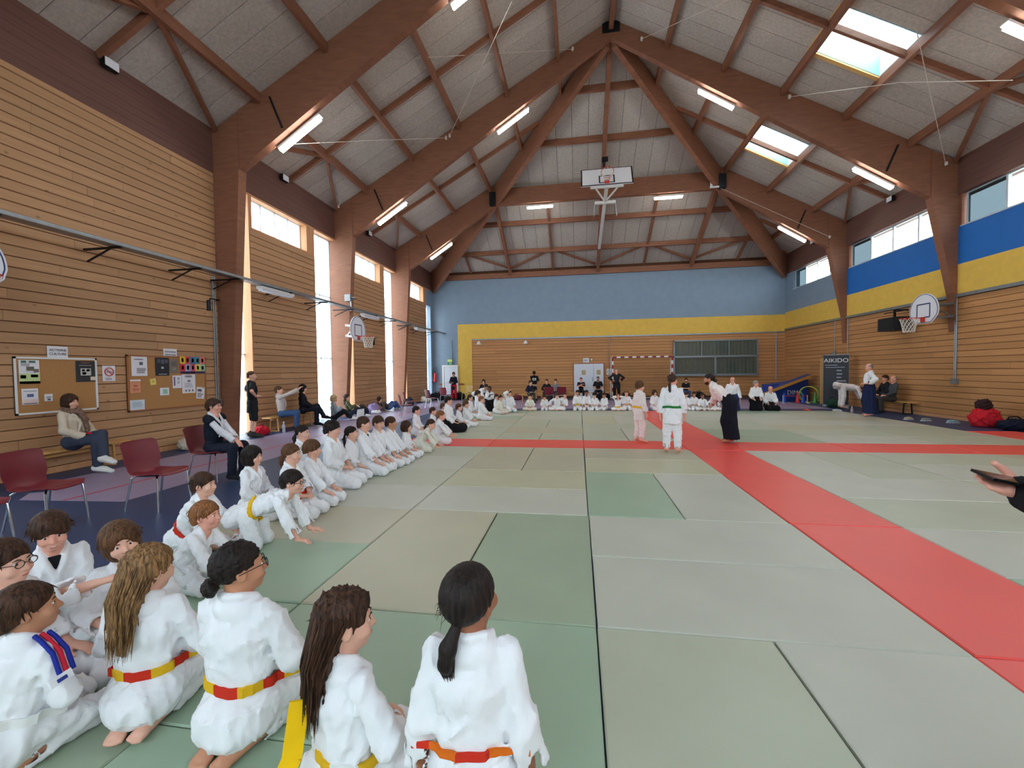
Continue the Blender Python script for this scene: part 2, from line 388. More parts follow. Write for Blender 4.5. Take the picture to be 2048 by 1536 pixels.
# back wall
wb = MB(); wb.box(XL-.3, XR+.3, YB, YB+.3, ZF, 7.6); wall_back = tag(wb.build('wall_back', M_BACKING), kind='structure')
boards(wall_back, 'B', -6.35, XR, .06, 3.46, M_PLANKR, YB, (3, 5))
m = MB(); m.box(XL-.3, XR, YB-.03, YB, 4.42, 7.1); m.box(XL-.3, -7.22, YB-.03, YB, ZF, 4.42); m.build('blue_band', M_LBLUE, wall_back)
m = MB(); m.box(-7.22, XR-.02, YB-.035, YB, 3.52, 4.42); m.box(-7.22, -6.35, YB-.035, YB, ZF, 3.52); m.build('yellow_band', M_YELLOW, wall_back)
m = MB(); m.box(-6.35, XR-.02, YB-.08, YB-.002, 3.45, 3.52); m.build('cable_duct', M_STEEL, wall_back)
m = MB(); m.box(XL, XR, YB-.16, YB-.01, 7.06, 7.36); tag(m.build('beam', M_BEAM), kind='structure')
# unseen wall behind the camera; its glazing is added to light the near figures
wf = MB(); wf.box(XL-.4, XR+.4, YF-.3, YF, ZF, 3.6); wf.box(XL-.4, XR+.4, YF-.3, YF, 6.9, 7.6); [wf.box(XC+x-.15, XC+x+.15, YF-.3, YF, 3.6, 6.9) for x in (-9.9, -5, 0, 5, 9.9)]; wf.prism([(XL-.4, YF-.3, 7.6), (XR+.4, YF-.3, 7.6), (XC, YF-.3, ZR+.1)], (0, .3, 0))
wall_front = tag(wf.build('wall_front', M_LBLUE), kind='structure')
m = MB(); m.box(XL, XR, YF, YF+.03, ZF, 3.5); m.build('timber_lining', M_PLANKR, wall_front)
for x in (-9.9, -5, 0, 5):
    MB().box(XC+x+.15, XC+x+4.75, YF-.2, YF-.18, 3.6, 6.9).build('pane', M_POLY, wall_front)

# ------------------------------------------------------------------ roof
ceiling = empty('ceiling', kind='structure')
def rp(side, u, v, dz=0):
    """roof point; side -1 left, +1 right (u = distance from ridge, v = Y); 'b' hip end (u = X offset, v = Y)"""
    if side == 'b': return Vector((XC+u, v, ZR-SH*(v-YA)+dz))
    return Vector((XC+side*u, v, ZR-SL*u+dz))
def clip(poly, a, b, c):
    """keep a*u+b*v+c >= 0"""
    out = []
    for i in range(len(poly)):
        p, q = poly[i], poly[(i+1) % len(poly)]
        dp, dq = a*p[0]+b*p[1]+c, a*q[0]+b*q[1]+c
        if dp >= 0: out.append(p)
        if dp*dq < 0:
            t = dp/(dp-dq); out.append((p[0]+t*(q[0]-p[0]), p[1]+t*(q[1]-p[1])))
    return out
KH = HW/(YB-YA)
def hipclip(side, poly):
    if side == 'b':
        p = clip(poly, 1, KH, -KH*YA); return clip(p, -1, KH, -KH*YA)
    return clip(poly, 1, -KH, KH*YA)
PU = [0.06, 1.72, 3.44, 5.13, 6.85, 8.6, 9.95]
SKY_Y = [(11.43, 12.87), (16.3, 17.83), (6.2, 7.65), (1.0, 2.4)]  # last two are unseen repeats, added for daylight on the near mats
def is_sky(side, u0, v0, v1):
    return side == 1 and abs(u0-5.13) < .02 and any(v0 > a-.3 and v1 < b+.3 for a, b in SKY_Y)
def piece(mb, side, poly, dz, th):
    if len(poly) < 3: return False
    ar = abs(sum(poly[i][0]*poly[(i+1) % len(poly)][1]-poly[(i+1) % len(poly)][0]*poly[i][1] for i in range(len(poly))))/2
    if ar < .02: return False
    mb.prism([rp(side, u, v, dz) for u, v in poly], (0, 0, th)); return True
backing = MB()
ys = []
for i in range(5):
    a = FY[i]; b = FY[i+1] if i < 4 else YB
    n = 9
    cuts = [a+(b-a)*k/n for k in range(n+1)]
    ys += [(cuts[k], cuts[k+1]) for k in range(n)]
for side in (-1, 1):
    for (a, b) in ys:
        if b < 2.0: continue
        for k in range(6):
            u0, u1 = PU[k], PU[k+1]
            a2, b2 = a, b
            if side == 1 and k == 3:
                # trim panels at the skylight openings
                cut = False
                for (s0, s1) in SKY_Y:
                    if a2 >= s0-.02 and b2 <= s1+.02: cut = True
                    elif a2 < s0 < b2: b2 = s0
                    elif a2 < s1 < b2: a2 = s1
                if cut: continue
            g = .006
            poly = hipclip(side, [(u0, a2+g), (u1-.004, a2+g), (u1-.004, b2-g), (u0, b2-g)])
            mb = MB()
            if piece(mb, side, poly, 0, .025): mb.build('panel', M_PANEL, ceiling)
    # dark roof deck above the panels, open at the skylights
    for k in range(6):
        u0, u1 = (PU[k] if k else 0), (PU[k+1] if k < 5 else HW+.5)
        cutsY = [YF-.3]
        if side == 1 and k == 3:
            for (s0, s1) in sorted(SKY_Y): cutsY += [s0, s1]
        cutsY.append(YB)
        for j in range(0, len(cutsY), 2):
            piece(backing, side, hipclip(side, [(u0, cutsY[j]), (u1, cutsY[j]), (u1, cutsY[j+1]), (u0, cutsY[j+1])]), .03, .08)
PV = [YA+.05, 16.25, 18.0, 19.75, 21.7, 23.5, YB+.1]
nb = 30; wbk = 2*HW/nb
for i in range(nb):
    for k in range(6):
        u0 = -HW+i*wbk; g = .007
        mb = MB()
        if piece(mb, 'b', hipclip('b', [(u0+g, PV[k]), (u0+wbk-g, PV[k]), (u0+wbk-g, PV[k+1]-.004), (u0+g, PV[k+1]-.004)]), 0, .025): mb.build('panel', M_PANEL, ceiling)
piece(backing, 'b', hipclip('b', [(-HW-.5, YA), (HW+.5, YA), (HW+.5, YB+.3), (-HW-.5, YB+.3)]), .03, .08)
backing.build('roof_deck', M_ROOF, ceiling)

# purlins, bay rafters and braces are pieces of the ceiling
def purlin(a, b, w=.10, h=.24): MB().bar(Vector(a)-Vector((0, 0, h/2+.0)), Vector(b)-Vector((0, 0, h/2)), w, h).build('purlin', M_BEAM, ceiling)
for side in (-1, 1):
    for i in range(1, 5):
        a = FY[i]+.11; b = FY[i+1]-.11 if i < 4 else YB
        for u in PU[1:6]:
            if i == 4: b = min(YB, YA+u/KH)-.05
            if i == 3: b = FY[4]-.11
            bb = b
            if i >= 3: bb = min(b, YA+u/KH-.1)
            if bb-a > .4: purlin(rp(side, u, a), rp(side, u, bb))
    for i in range(1, 5):
        ym = (FY[i]+(FY[i+1] if i < 4 else YB))/2
        u0 = .1 if ym < YA else (ym-YA)*KH+.15
        p, q = rp(side, u0, ym, -.08), rp(side, 9.85, ym, -.08)
        MB().bar(p, q, .09, .14).build('rafter', M_BEAM, ceiling)
        if ym < 22:
            for s in (-1, 1):
                MB().bar(rp(side, 8.6, ym, -.14), rp(side, 9.75, ym+s*2.42, -.14), .08, .12).build('brace', M_BEAM, ceiling)
MB().bar((XC, 3, ZR-.2), (XC, YA, ZR-.2), .14, .3).build('ridge_beam', M_BEAM, ceiling)
# hip end
for v in PV[1:6]:
    hw = (v-YA)*KH-.12
    if v == 19.75: continue
    purlin(rp('b', -hw, v), rp('b', hw, v))
for u, h, w in ((0, .34, .16), (5.05, .32, .15), (-5.05, .32, .15)):
    v0 = YA+max(.25, abs(u)/KH+.25)
    MB().bar(rp('b', u, v0, -h*.55), rp('b', u, YB-.02, -h*.55-.12), w, h).build('rafter', M_BEAM, ceiling)
for u in (-7.45, -2.55, 2.55, 7.45):
    v0 = YA+abs(u)/KH+.15
    if abs(u) < 3: v0 = max(v0, 19.9)
    MB().bar(rp('b', u, v0, -.09), rp('b', u, YB-.1, -.09), .1, .16).build('rafter', M_BEAM, ceiling)
for u0 in (-7.45, -2.55, 2.55, 7.45):
    for s in (-1, 1):
        MB().bar(rp('b', u0+s*.2, 23.55, -.12), rp('b', u0+s*2.4, 24.6, -.16), .07, .12).build('brace', M_BEAM, ceiling)

# portal frames: tapered columns, tapered rafters
def xz(pts, y, th): return [(x, y-th/2, z) for x, z in pts]
for i, y in enumerate(FY):
    MB().prism(xz([(-9.1, ZF), (-8.5, ZF), (-8.06, 6.55), (-8.06, roofz(XC+8.06)-.05), (-9.1, roofz(XC+9.1)-.05)], y, .24), (0, .24, 0)).build('column', M_BEAM)['kind'] = 'structure'
    MB().prism(xz([(XR+.02, 2.55), (XR-.03, 2.55), (XR-.10, 3.6), (XR-.72, 6.6), (XR-.72, roofz(XR-.72-XC)-.05), (XR+.02, roofz(XR+.02-XC)-.05)], y, .26), (0, .26, 0)).build('column', M_BEAM)['kind'] = 'structure'
    ue = 5.0 if y > YA+1 else 0.0
    ub = ue
    zb = lambda u: 12.36-.634*u
    for s in (-1, 1):
        un = 9.19
        MB().prism(xz([(XC+s*un, zb(un)), (XC+s*ub, zb(ub)), (XC+s*ue, roofz(ue)-.01), (XC+s*un, roofz(un)-.01)], y, .2), (0, .2, 0)).build('beam', M_BEAM)['kind'] = 'structure'
        # dark steel rod from purlin to frame
        MB().cyl((XC+s*8.3, y-.13, roofz(8.3)-.3), (XC+s*8.0, y-.13, 12.36-.634*8.0+.1), .025, 6).build('tie_rod', M_BLACKSTEEL, ceiling)
    if y < YA+1:
        MB().box(XC-.28, XC+.28, y-.13, y+.13, 12.52, 12.86).build('steel_plate', M_BLACKSTEEL, ceiling)
MB().box(XC-5.0, XC+5.05, FY[4]-.11, FY[4]+.11, 9.30, 10.05).build('beam', M_BEAM)['kind'] = 'structure'
for s in (-1, 1):
    d = Vector((s*HW, YB-YA, 0)); L = d.length; d.normalize(); n = Vector((-d.y, d.x, 0))*.1
    o = Vector((XC, YA, 0))
    pts = [(0.15, 12.78), (.15, 12.2), (L*.5, 9.22), (L*.985, 6.35), (L*.985, 7.5)]
    MB().prism([o+d*a+Vector((0, 0, z))-n for a, z in pts], n*2).build('beam', M_BEAM)['kind'] = 'structure'
    MB().box(XC+s*5.0-.14, XC+s*5.0+.14, FY[4]-.3, FY[4]-.12, 9.25, 9.85).build('steel_plate', M_BLACKSTEEL, ceiling)

# skylights in the right-hand slope
M_CURBL = mat('pale_blue_skylight_lining', srgb(150, 196, 214), .6); M_CURBY = mat('yellow_pine_skylight_frame', srgb(226, 180, 110), .5)
def skylight(y0, y1, n):
    u0, u1 = 5.13, 6.83; root = tag(empty('skylight', rp(1, (u0+u1)/2, (y0+y1)/2)), kind='structure')
    off = -Vector(root.location)
    def quad(mb, p, ext): mb.prism([q+off for q in p], ext)
    H = .55
    m = MB(); 
    quad(m, [rp(1, u0, y0, 0), rp(1, u1, y0, 0), rp(1, u1, y0, H), rp(1, u0, y0, H)], (0, .03, 0))
    quad(m, [rp(1, u0, y1, 0), rp(1, u1, y1, 0), rp(1, u1, y1, H), rp(1, u0, y1, H)], (0, -.03, 0))
    quad(m, [rp(1, u0, y0, 0), rp(1, u0, y1, 0), rp(1, u0, y1, H), rp(1, u0, y0, H)], (.03, 0, 0))
    m.build('lining', M_CURBL, root)
    m = MB(); quad(m, [rp(1, u0-.04, y1-.02, -.05), rp(1, u1+.04, y1-.02, -.05), rp(1, u1+.04, y1+.10, -.05), rp(1, u0-.04, y1+.10, -.05)], (0, 0, .08))
    quad(m, [rp(1, u0-.06, y0, -.03), rp(1, u0, y0, -.03), rp(1, u0, y1, -.03), rp(1, u0-.06, y1, -.03)], (0, 0, .06))
    m.build('lower_frame', M_CURBY, root)
    m = MB(); quad(m, [rp(1, u1, y0, 0), rp(1, u1, y1, 0), rp(1, u1, y1, H), rp(1, u1, y0, H)], (-.03, 0, 0)); m.build('lining', M_WHITE, root)
    ym = y0+.30*(y1-y0)
    m = MB(); quad(m, [rp(1, u0, ym-.02, H-.08), rp(1, u1, ym-.02, H-.08), rp(1, u1, ym+.02, H-.08), rp(1, u0, ym+.02, H-.08)], (0, 0, .06)); m.build('glazing_bar', M_FRAME, root)
    for a, b in ((y0+.03, ym-.02), (ym+.02, y1-.03)):
        m = MB(); quad(m, [rp(1, u0+.03, a, H-.04), rp(1, u1-.03, a, H-.04), rp(1, u1-.03, b, H-.04), rp(1, u0+.03, b, H-.04)], (0, 0, .015)); m.build('pane', M_POLY, root)
for i, (a, b) in enumerate(SKY_Y): skylight(a, b, i)

# sky portals so daylight through the glazing is sampled well
def portal(loc, rot, sx, sy):
    ld = bpy.data.lights.new('window_daylight', 'AREA'); ld.shape = 'RECTANGLE'; ld.size = sx; ld.size_y = sy
    ld.cycles.is_portal = True
    o = bpy.data.objects.new('window_daylight', ld); COL.objects.link(o); o.location = loc; o.rotation_euler = rot
for (c0, p0, p1, c1) in bays:
    for a, b, z0, z1 in ((c0, p0, ZF, 6.4), (p1, c1, ZF, 6.4), (p0+.1, p1-.38, 5.6, 6.42)):
        portal((XG-.06, (a+b)/2, (z0+z1)/2), (0, -math.pi/2, 0), z1-z0, b-a)
for (a, b) in ((20.0, 24.1), (14.9, 19.5), (9.6, 14.3), (4.4, 9.1), (-.8, 3.9)):
    portal((XR+.22, (a+b)/2, 6.08), (0, math.pi/2, 0), .93, b-a)
for x in (-9.9, -5, 0, 5): portal((XC+x+2.45, YF-.22, 5.25), (math.pi/2, 0, 0), 4.6, 3.3)
for (a, b) in SKY_Y:
    p = rp(1, 5.98, (a+b)/2, .6); portal(p, (0, math.atan(SL), 0), 1.95, b-a)

# tubes
M_TUBE = mat('lit_tube_diffuser', (.9, .9, .9), .5, emit=(1, .95, .86), estr=TUBE)
def tube_light(a, b, label):
    a = Vector(a); b = Vector(b); mid = (a+b)/2
    r = empty('ceiling_light', mid, label=label, cat='light', group='fluorescent lights under the frames')
    a -= mid; b -= mid
    MB().bar(a, b, .16, .05).build('housing', M_WHITE, r)
    d = (b-a).normalized()*.03; dn = Vector((0, 0, -.055))
    MB().bar(a+d+dn, b-d+dn, .13, .06).build('diffuser', M_TUBE, r)
def fl_pt(s, u, y): return (XC+s*u, y, 12.36-.634*u-.06)
for y, u0, s, lab in [(FY[2]+.15, 8.28, -1, 'lit fluorescent light under left side of the nearest timber frame, low end'), (FY[2]+.15, 3.9, -1, 'lit fluorescent light cut by the top edge of the picture'), (FY[2]+.15, 7.9, 1, 'lit fluorescent light at the top right corner beside a skylight'),
                 (FY[3]+.15, 8.32, -1, 'lit fluorescent light low on left slope of the middle timber frame'), (FY[3]+.15, 3.85, -1, 'lit fluorescent light high on left slope of the middle timber frame'), (FY[3]+.15, 2.75, 1, 'lit fluorescent light high on right slope of the middle timber frame'), (FY[3]+.15, 8.35, 1, 'lit fluorescent light low on right slope of the middle timber frame'),
                 (FY[4]+.15, 8.2, -1, 'lit fluorescent light on left slope of the farthest frame'), (FY[4]+.15, 8.45, 1, 'lit fluorescent light on right slope of the farthest frame')]:
    u1 = u0-1.15 if s == -1 else u0
    ua, ub = (u0, u0-1.1)
    if s == 1: ua, ub = u0, u0+(-1.08 if u0 > 5 else 1.08)
    tube_light(fl_pt(s, ua, y), fl_pt(s, ub, y), lab)
tube_light((-2.32, FY[4]+.1, 9.2), (-1.1, FY[4]+.1, 9.2), 'lit fluorescent light under the horizontal tie beam, left one')
tube_light((3.38, FY[4]+.1, 9.2), (4.6, FY[4]+.1, 9.2), 'lit fluorescent light under the horizontal tie beam, right one')
for y, s, u in ((-3, -1, 6), (-3, 1, 6), (FY[1]+.15, -1, 8.0), (FY[1]+.15, 1, 8.0)):
    if y > 0: tube_light(fl_pt(s, u, y), fl_pt(s, u-1.1, y), 'lit fluorescent light on the frame above the viewer, %s slope' % ('left' if s < 0 else 'right'))

# outside ground
m = MB(); m.box(-60, 70, -60, 80, -.6, -.4); tag(m.build('ground', mat('pale_outdoor_ground', srgb(150, 152, 145), .9)), kind='structure')
# ------------------------------------------------------------------ smooth solid modeller for figures and soft things
def V3(*a): return np.array(a if len(a) == 3 else a[0], float)
def unit(v):
    v = np.asarray(v, float); n = np.linalg.norm(v); return v/n if n > 1e-9 else np.array([0, 0, 1.0])
_EDGES = [(0, 1), (2, 3), (4, 5), (6, 7), (0, 2), (1, 3), (4, 6), (5, 7), (0, 4), (1, 5), (2, 6), (3, 7)]
_CORN = np.array([[i & 1, (i >> 1) & 1, (i >> 2) & 1] for i in range(8)])
class Field:
    def __init__(s, lo, hi, h):
        s.h = h; s.lo = np.asarray(lo, float)-3*h
        s.n = np.ceil((np.asarray(hi, float)+3*h-s.lo)/h).astype(int)+1
        s.d = np.full(s.n, .25, np.float32)
        s.ax = [(s.lo[i]+h*np.arange(s.n[i])).astype(np.float32) for i in range(3)]
    def rng(s, lo, hi, pad):
        a = np.maximum(0, np.floor((np.asarray(lo)-pad-s.lo)/s.h).astype(int)); b = np.minimum(s.n, np.ceil((np.asarray(hi)+pad-s.lo)/s.h).astype(int)+1)  # white slab by the leaf is painted to stand for daylight beyond
        if (b <= a).any(): return None
        return tuple(slice(a[i], b[i]) for i in range(3))
    def xyz(s, sl): return s.ax[0][sl[0]][:, None, None], s.ax[1][sl[1]][None, :, None], s.ax[2][sl[2]][None, None, :]
    def put(s, sl, d, k, mode):
        c = s.d[sl]
        if mode == 'sub': d = -d
        if mode == 'add':
            if k > 0:
                hh = np.maximum(k-np.abs(c-d), 0)/k; s.d[sl] = np.minimum(c, d)-hh*hh*k*.25
            else: s.d[sl] = np.minimum(c, d)
        else:
            if k > 0:
                hh = np.maximum(k-np.abs(c-d), 0)/k; s.d[sl] = np.maximum(c, d)+hh*hh*k*.25
            else: s.d[sl] = np.maximum(c, d)
    def cone(s, a, b, ra, rb=None, k=.02, n=None, g=1.0, mode='add'):
        a = np.asarray(a, float); b = np.asarray(b, float); rb = ra if rb is None else rb
        R = max(ra, rb)*max(1, g); pad = R+max(k, s.h*2)+.01
        sl = s.rng(np.minimum(a, b), np.maximum(a, b), pad)
        if sl is None: return s
        x, y, z = s.xyz(sl); px, py, pz = x-np.float32(a[0]), y-np.float32(a[1]), z-np.float32(a[2])
        ba = b-a; L = float(ba@ba)+1e-9
        t = np.clip((px*np.float32(ba[0])+py*np.float32(ba[1])+pz*np.float32(ba[2]))/np.float32(L), 0, 1)
        vx, vy, vz = px-np.float32(ba[0])*t, py-np.float32(ba[1])*t, pz-np.float32(ba[2])*t
        q = vx*vx+vy*vy+vz*vz
        if n is not None and g != 1:
            n = unit(n); vn = vx*np.float32(n[0])+vy*np.float32(n[1])+vz*np.float32(n[2])
            q = q-vn*vn*np.float32(1-1/g**2)
        d = np.sqrt(np.maximum(q, 1e-12))-(np.float32(ra)+np.float32(rb-ra)*t)
        s.put(sl, d, k, mode); return s
    def chain(s, pts, rs, k=.02, **kw):
        for i in range(len(pts)-1): s.cone(pts[i], pts[i+1], rs[i], rs[i+1], k, **kw)
        return s
    def ell(s, c, r, M=None, k=.02, mode='add'):
        c = np.asarray(c, float); r = np.asarray(r, float); R = r.max()
        sl = s.rng(c-R, c+R, max(k, s.h*2)+.01)
        if sl is None: return s
        x, y, z = s.xyz(sl); px, py, pz = x-np.float32(c[0]), y-np.float32(c[1]), z-np.float32(c[2])
        M = np.eye(3) if M is None else M
        k0 = 0; k1 = 0
        for i in range(3):
            q = px*np.float32(M[i][0])+py*np.float32(M[i][1])+pz*np.float32(M[i][2]); k0 = k0+(q/np.float32(r[i]))**2; k1 = k1+(q/np.float32(r[i]**2))**2
        k0 = np.sqrt(k0); d = k0*(k0-1)/np.maximum(np.sqrt(k1), 1e-6)
        s.put(sl, d, k, mode); return s
    def plane(s, p, n, k=.0):
        """keep the side n points away from (cut off what lies along n)"""
        n = unit(n); p = np.asarray(p, float); sl = (slice(None),)*3; x, y, z = s.xyz(sl)
        d = (x-np.float32(p[0]))*np.float32(n[0])+(y-np.float32(p[1]))*np.float32(n[1])+(z-np.float32(p[2]))*np.float32(n[2])
        s.put(sl, d.astype(np.float32), k, 'max'); return s
    def wrinkle(s, amp, wl, seed=0, stretch=(1, 1, 1), octaves=2):
        band = np.abs(s.d) < max(amp*4, s.h*3); idx = np.nonzero(band)
        P = np.stack([s.ax[i][idx[i]]*stretch[i] for i in range(3)], 1)
        r = np.random.RandomState(seed); acc = np.zeros(len(P), np.float32); a = 1.0; w = wl
        for o in range(octaves):
            for j in range(4):
                kv = r.normal(size=3); kv = kv/np.linalg.norm(kv)*2*np.pi/(w*r.uniform(.8, 1.35))
                kw = r.normal(size=3)*2*np.pi/(w*2.6)
                q_ = 1-np.abs(np.sin(.5*(P@kv)+1.3*np.sin(P@kw+r.uniform(0, 6))+r.uniform(0, 6))); acc -= a*(q_*q_*2.2-.75)
            a *= .5; w *= .5
        s.d[idx] += (amp*.5*acc).astype(np.float32); return s
    def mesh(s, name, mats, fmat=None):
        d = s.d; n = s.n; ins = d < 0
        cnt = np.zeros(n-1, np.int8)
        for c in _CORN: cnt += ins[c[0]:n[0]-1+c[0], c[1]:n[1]-1+c[1], c[2]:n[2]-1+c[2]]
        act = (cnt > 0) & (cnt < 8); ci = np.argwhere(act)
        vid = np.full(n-1, -1, np.int32); vid[act] = np.arange(len(ci))
        cv = np.stack([d[ci[:, 0]+c[0], ci[:, 1]+c[1], ci[:, 2]+c[2]] for c in _CORN], 1)
        acc = np.zeros((len(ci), 3)); m = np.zeros(len(ci))
        for a, b in _EDGES:
            va, vb = cv[:, a], cv[:, b]; x = (va < 0) != (vb < 0)
            t = np.where(x, va/np.where(x, va-vb, 1), 0)
            p = _CORN[a]+(_CORN[b]-_CORN[a])*t[:, None]; acc += p*x[:, None]; m += x
        v = (ci+acc/np.maximum(m, 1)[:, None])*s.h+s.lo
        quads = []
        for ax in range(3):
            o1, o2 = (ax+1) % 3, (ax+2) % 3
            sa = [slice(1, n[i]-1) for i in range(3)]; sb = list(sa); sa[ax] = slice(0, n[ax]-1); sb[ax] = slice(1, n[ax])
            A, B = ins[tuple(sa)], ins[tuple(sb)]; e = np.argwhere(A != B); fl = A[tuple(e.T)]
            e = e+1; e[:, ax] -= 1
            def cell(i, j):
                q = e.copy(); q[:, o1] -= i; q[:, o2] -= j; return vid[tuple(q.T)]
            Q = np.stack([cell(1, 1), cell(0, 1), cell(0, 0), cell(1, 0)], 1)
            Q[~fl] = Q[~fl][:, ::-1]; quads.append(Q)
        Q = np.concatenate(quads)
        me = bpy.data.meshes.new(name)
        me.vertices.add(len(v)); me.vertices.foreach_set('co', v.astype(np.float32).ravel())
        me.loops.add(len(Q)*4); me.loops.foreach_set('vertex_index', Q.astype(np.int32).ravel())
        me.polygons.add(len(Q)); me.polygons.foreach_set('loop_start', np.arange(0, len(Q)*4, 4, dtype=np.int32))
        me.polygons.foreach_set('use_smooth', np.ones(len(Q), bool))
        for mm in (mats if isinstance(mats, (list, tuple)) else [mats]): me.materials.append(mm)
        if fmat is not None:
            cen = v[Q].mean(1); me.polygons.foreach_set('material_index', fmat(cen).astype(np.int32))
        me.update(calc_edges=True); return me
    def build(s, name, mats, parent, fmat=None):
        o = bpy.data.objects.new(name, s.mesh(name, mats, fmat)); COL.objects.link(o); o.parent = parent; return o

# ------------------------------------------------------------------ people
def skin_mat(name, col): return mat(name, srgb(*col), .55, var=.05, vscale=9, spec=.35)
SKIN = {'fair': skin_mat('fair_skin', (226, 172, 150)), 'pink': skin_mat('pink_skin', (228, 162, 142)), 'tan': skin_mat('tan_skin', (196, 138, 108)), 'brown': skin_mat('brown_skin', (158, 102, 76)), 'dark': skin_mat('dark_skin', (104, 66, 50))}
def hair_mat(name, a, b):
    if name in MATS: return MATS[name]
    m = mat(name, srgb(*a), .58, spec=.22); nt = m.node_tree; n = nt.nodes; l = nt.links; bsdf = n['Principled BSDF']
    t = n.new('ShaderNodeTexCoord'); mp = n.new('ShaderNodeMapping'); mp.inputs['Scale'].default_value = (95, 95, 5); l.new(t.outputs['Object'], mp.inputs[0])
    ns = n.new('ShaderNodeTexNoise'); ns.inputs['Scale'].default_value = 1; ns.inputs['Detail'].default_value = 4; ns.inputs['Distortion'].default_value = .6; l.new(mp.outputs[0], ns.inputs[0])
    cr = n.new('ShaderNodeValToRGB'); cr.color_ramp.elements[0].position = .35; cr.color_ramp.elements[1].position = .68
    cr.color_ramp.elements[0].color = srgb(*a); cr.color_ramp.elements[1].color = srgb(*b); l.new(ns.outputs['Fac'], cr.inputs[0]); l.new(cr.outputs[0], bsdf.inputs['Base Color'])
    bp = n.new('ShaderNodeBump'); bp.inputs['Strength'].default_value = .55; bp.inputs['Distance'].default_value = .004; l.new(ns.outputs['Fac'], bp.inputs['Height']); l.new(bp.outputs[0], bsdf.inputs['Normal'])
    return m
HAIR = {'black': hair_mat('black_hair', (18, 14, 14), (46, 34, 30)), 'dark': hair_mat('dark_brown_hair', (36, 23, 17), (84, 54, 38)), 'brown': hair_mat('brown_hair', (62, 40, 26), (112, 76, 48)),
        'ginger': hair_mat('ginger_brown_hair', (96, 58, 32), (158, 104, 62)), 'blond': hair_mat('light_brown_hair', (78, 54, 34), (162, 122, 80)), 'fair': hair_mat('blond_hair', (150, 118, 78), (212, 184, 140)), 'grey': hair_mat('grey_hair', (110, 104, 98), (170, 164, 158))}
def cloth_mat(name, col, rough=.85, var=.05): return mat(name, srgb(*col), rough, var=var, vscale=7, bump=.25, bscale=420, spec=.15)
M_GI = cloth_mat('white_gi_cotton', (236, 236, 240), var=.025); M_GI2 = cloth_mat('cream_gi_cotton', (228, 224, 212), var=.03)
CL = {}
def cl(col):
    if col not in CL: CL[col] = cloth_mat('cloth_%02x%02x%02x' % col, col)
    return CL[col]
BELTS = {'white': (232, 232, 230), 'yellow': (226, 178, 36), 'red': (206, 52, 34), 'orange': (222, 110, 30), 'green': (44, 122, 60), 'black': (24, 24, 28)}
M_EYE = mat('eye_white', srgb(232, 228, 224), .25); M_IRIS = mat('dark_iris', srgb(38, 26, 20), .2); M_LIP = mat('lips', srgb(186, 98, 92), .5); M_BROW = {}
M_LENS = mat('dark_spectacle_frame', srgb(28, 26, 28), .35)

def ik(a, c, l1, l2, pole):
    a, c = np.asarray(a, float), np.asarray(c, float); d = c-a; L = np.linalg.norm(d)
    L2 = min(L, (l1+l2)*.995); u = unit(d); c = a+u*L2
    x = (l1*l1-l2*l2+L2*L2)/(2*L2); y = math.sqrt(max(l1*l1-x*x, 0)); p = np.asarray(pole, float)-a; p = p-u*(p@u)
    return a+u*x+unit(p)*y, c
def rotz(a): c, s = math.cos(a), math.sin(a); return np.array([[c, -s, 0], [s, c, 0], [0, 0, 1.0]])
def axis(v, a):
    v = unit(v); c, s = math.cos(a), math.sin(a); K = np.array([[0, -v[2], v[1]], [v[2], 0, -v[0]], [-v[1], v[0], 0]]); return np.eye(3)+s*K+(1-c)*(K@K)

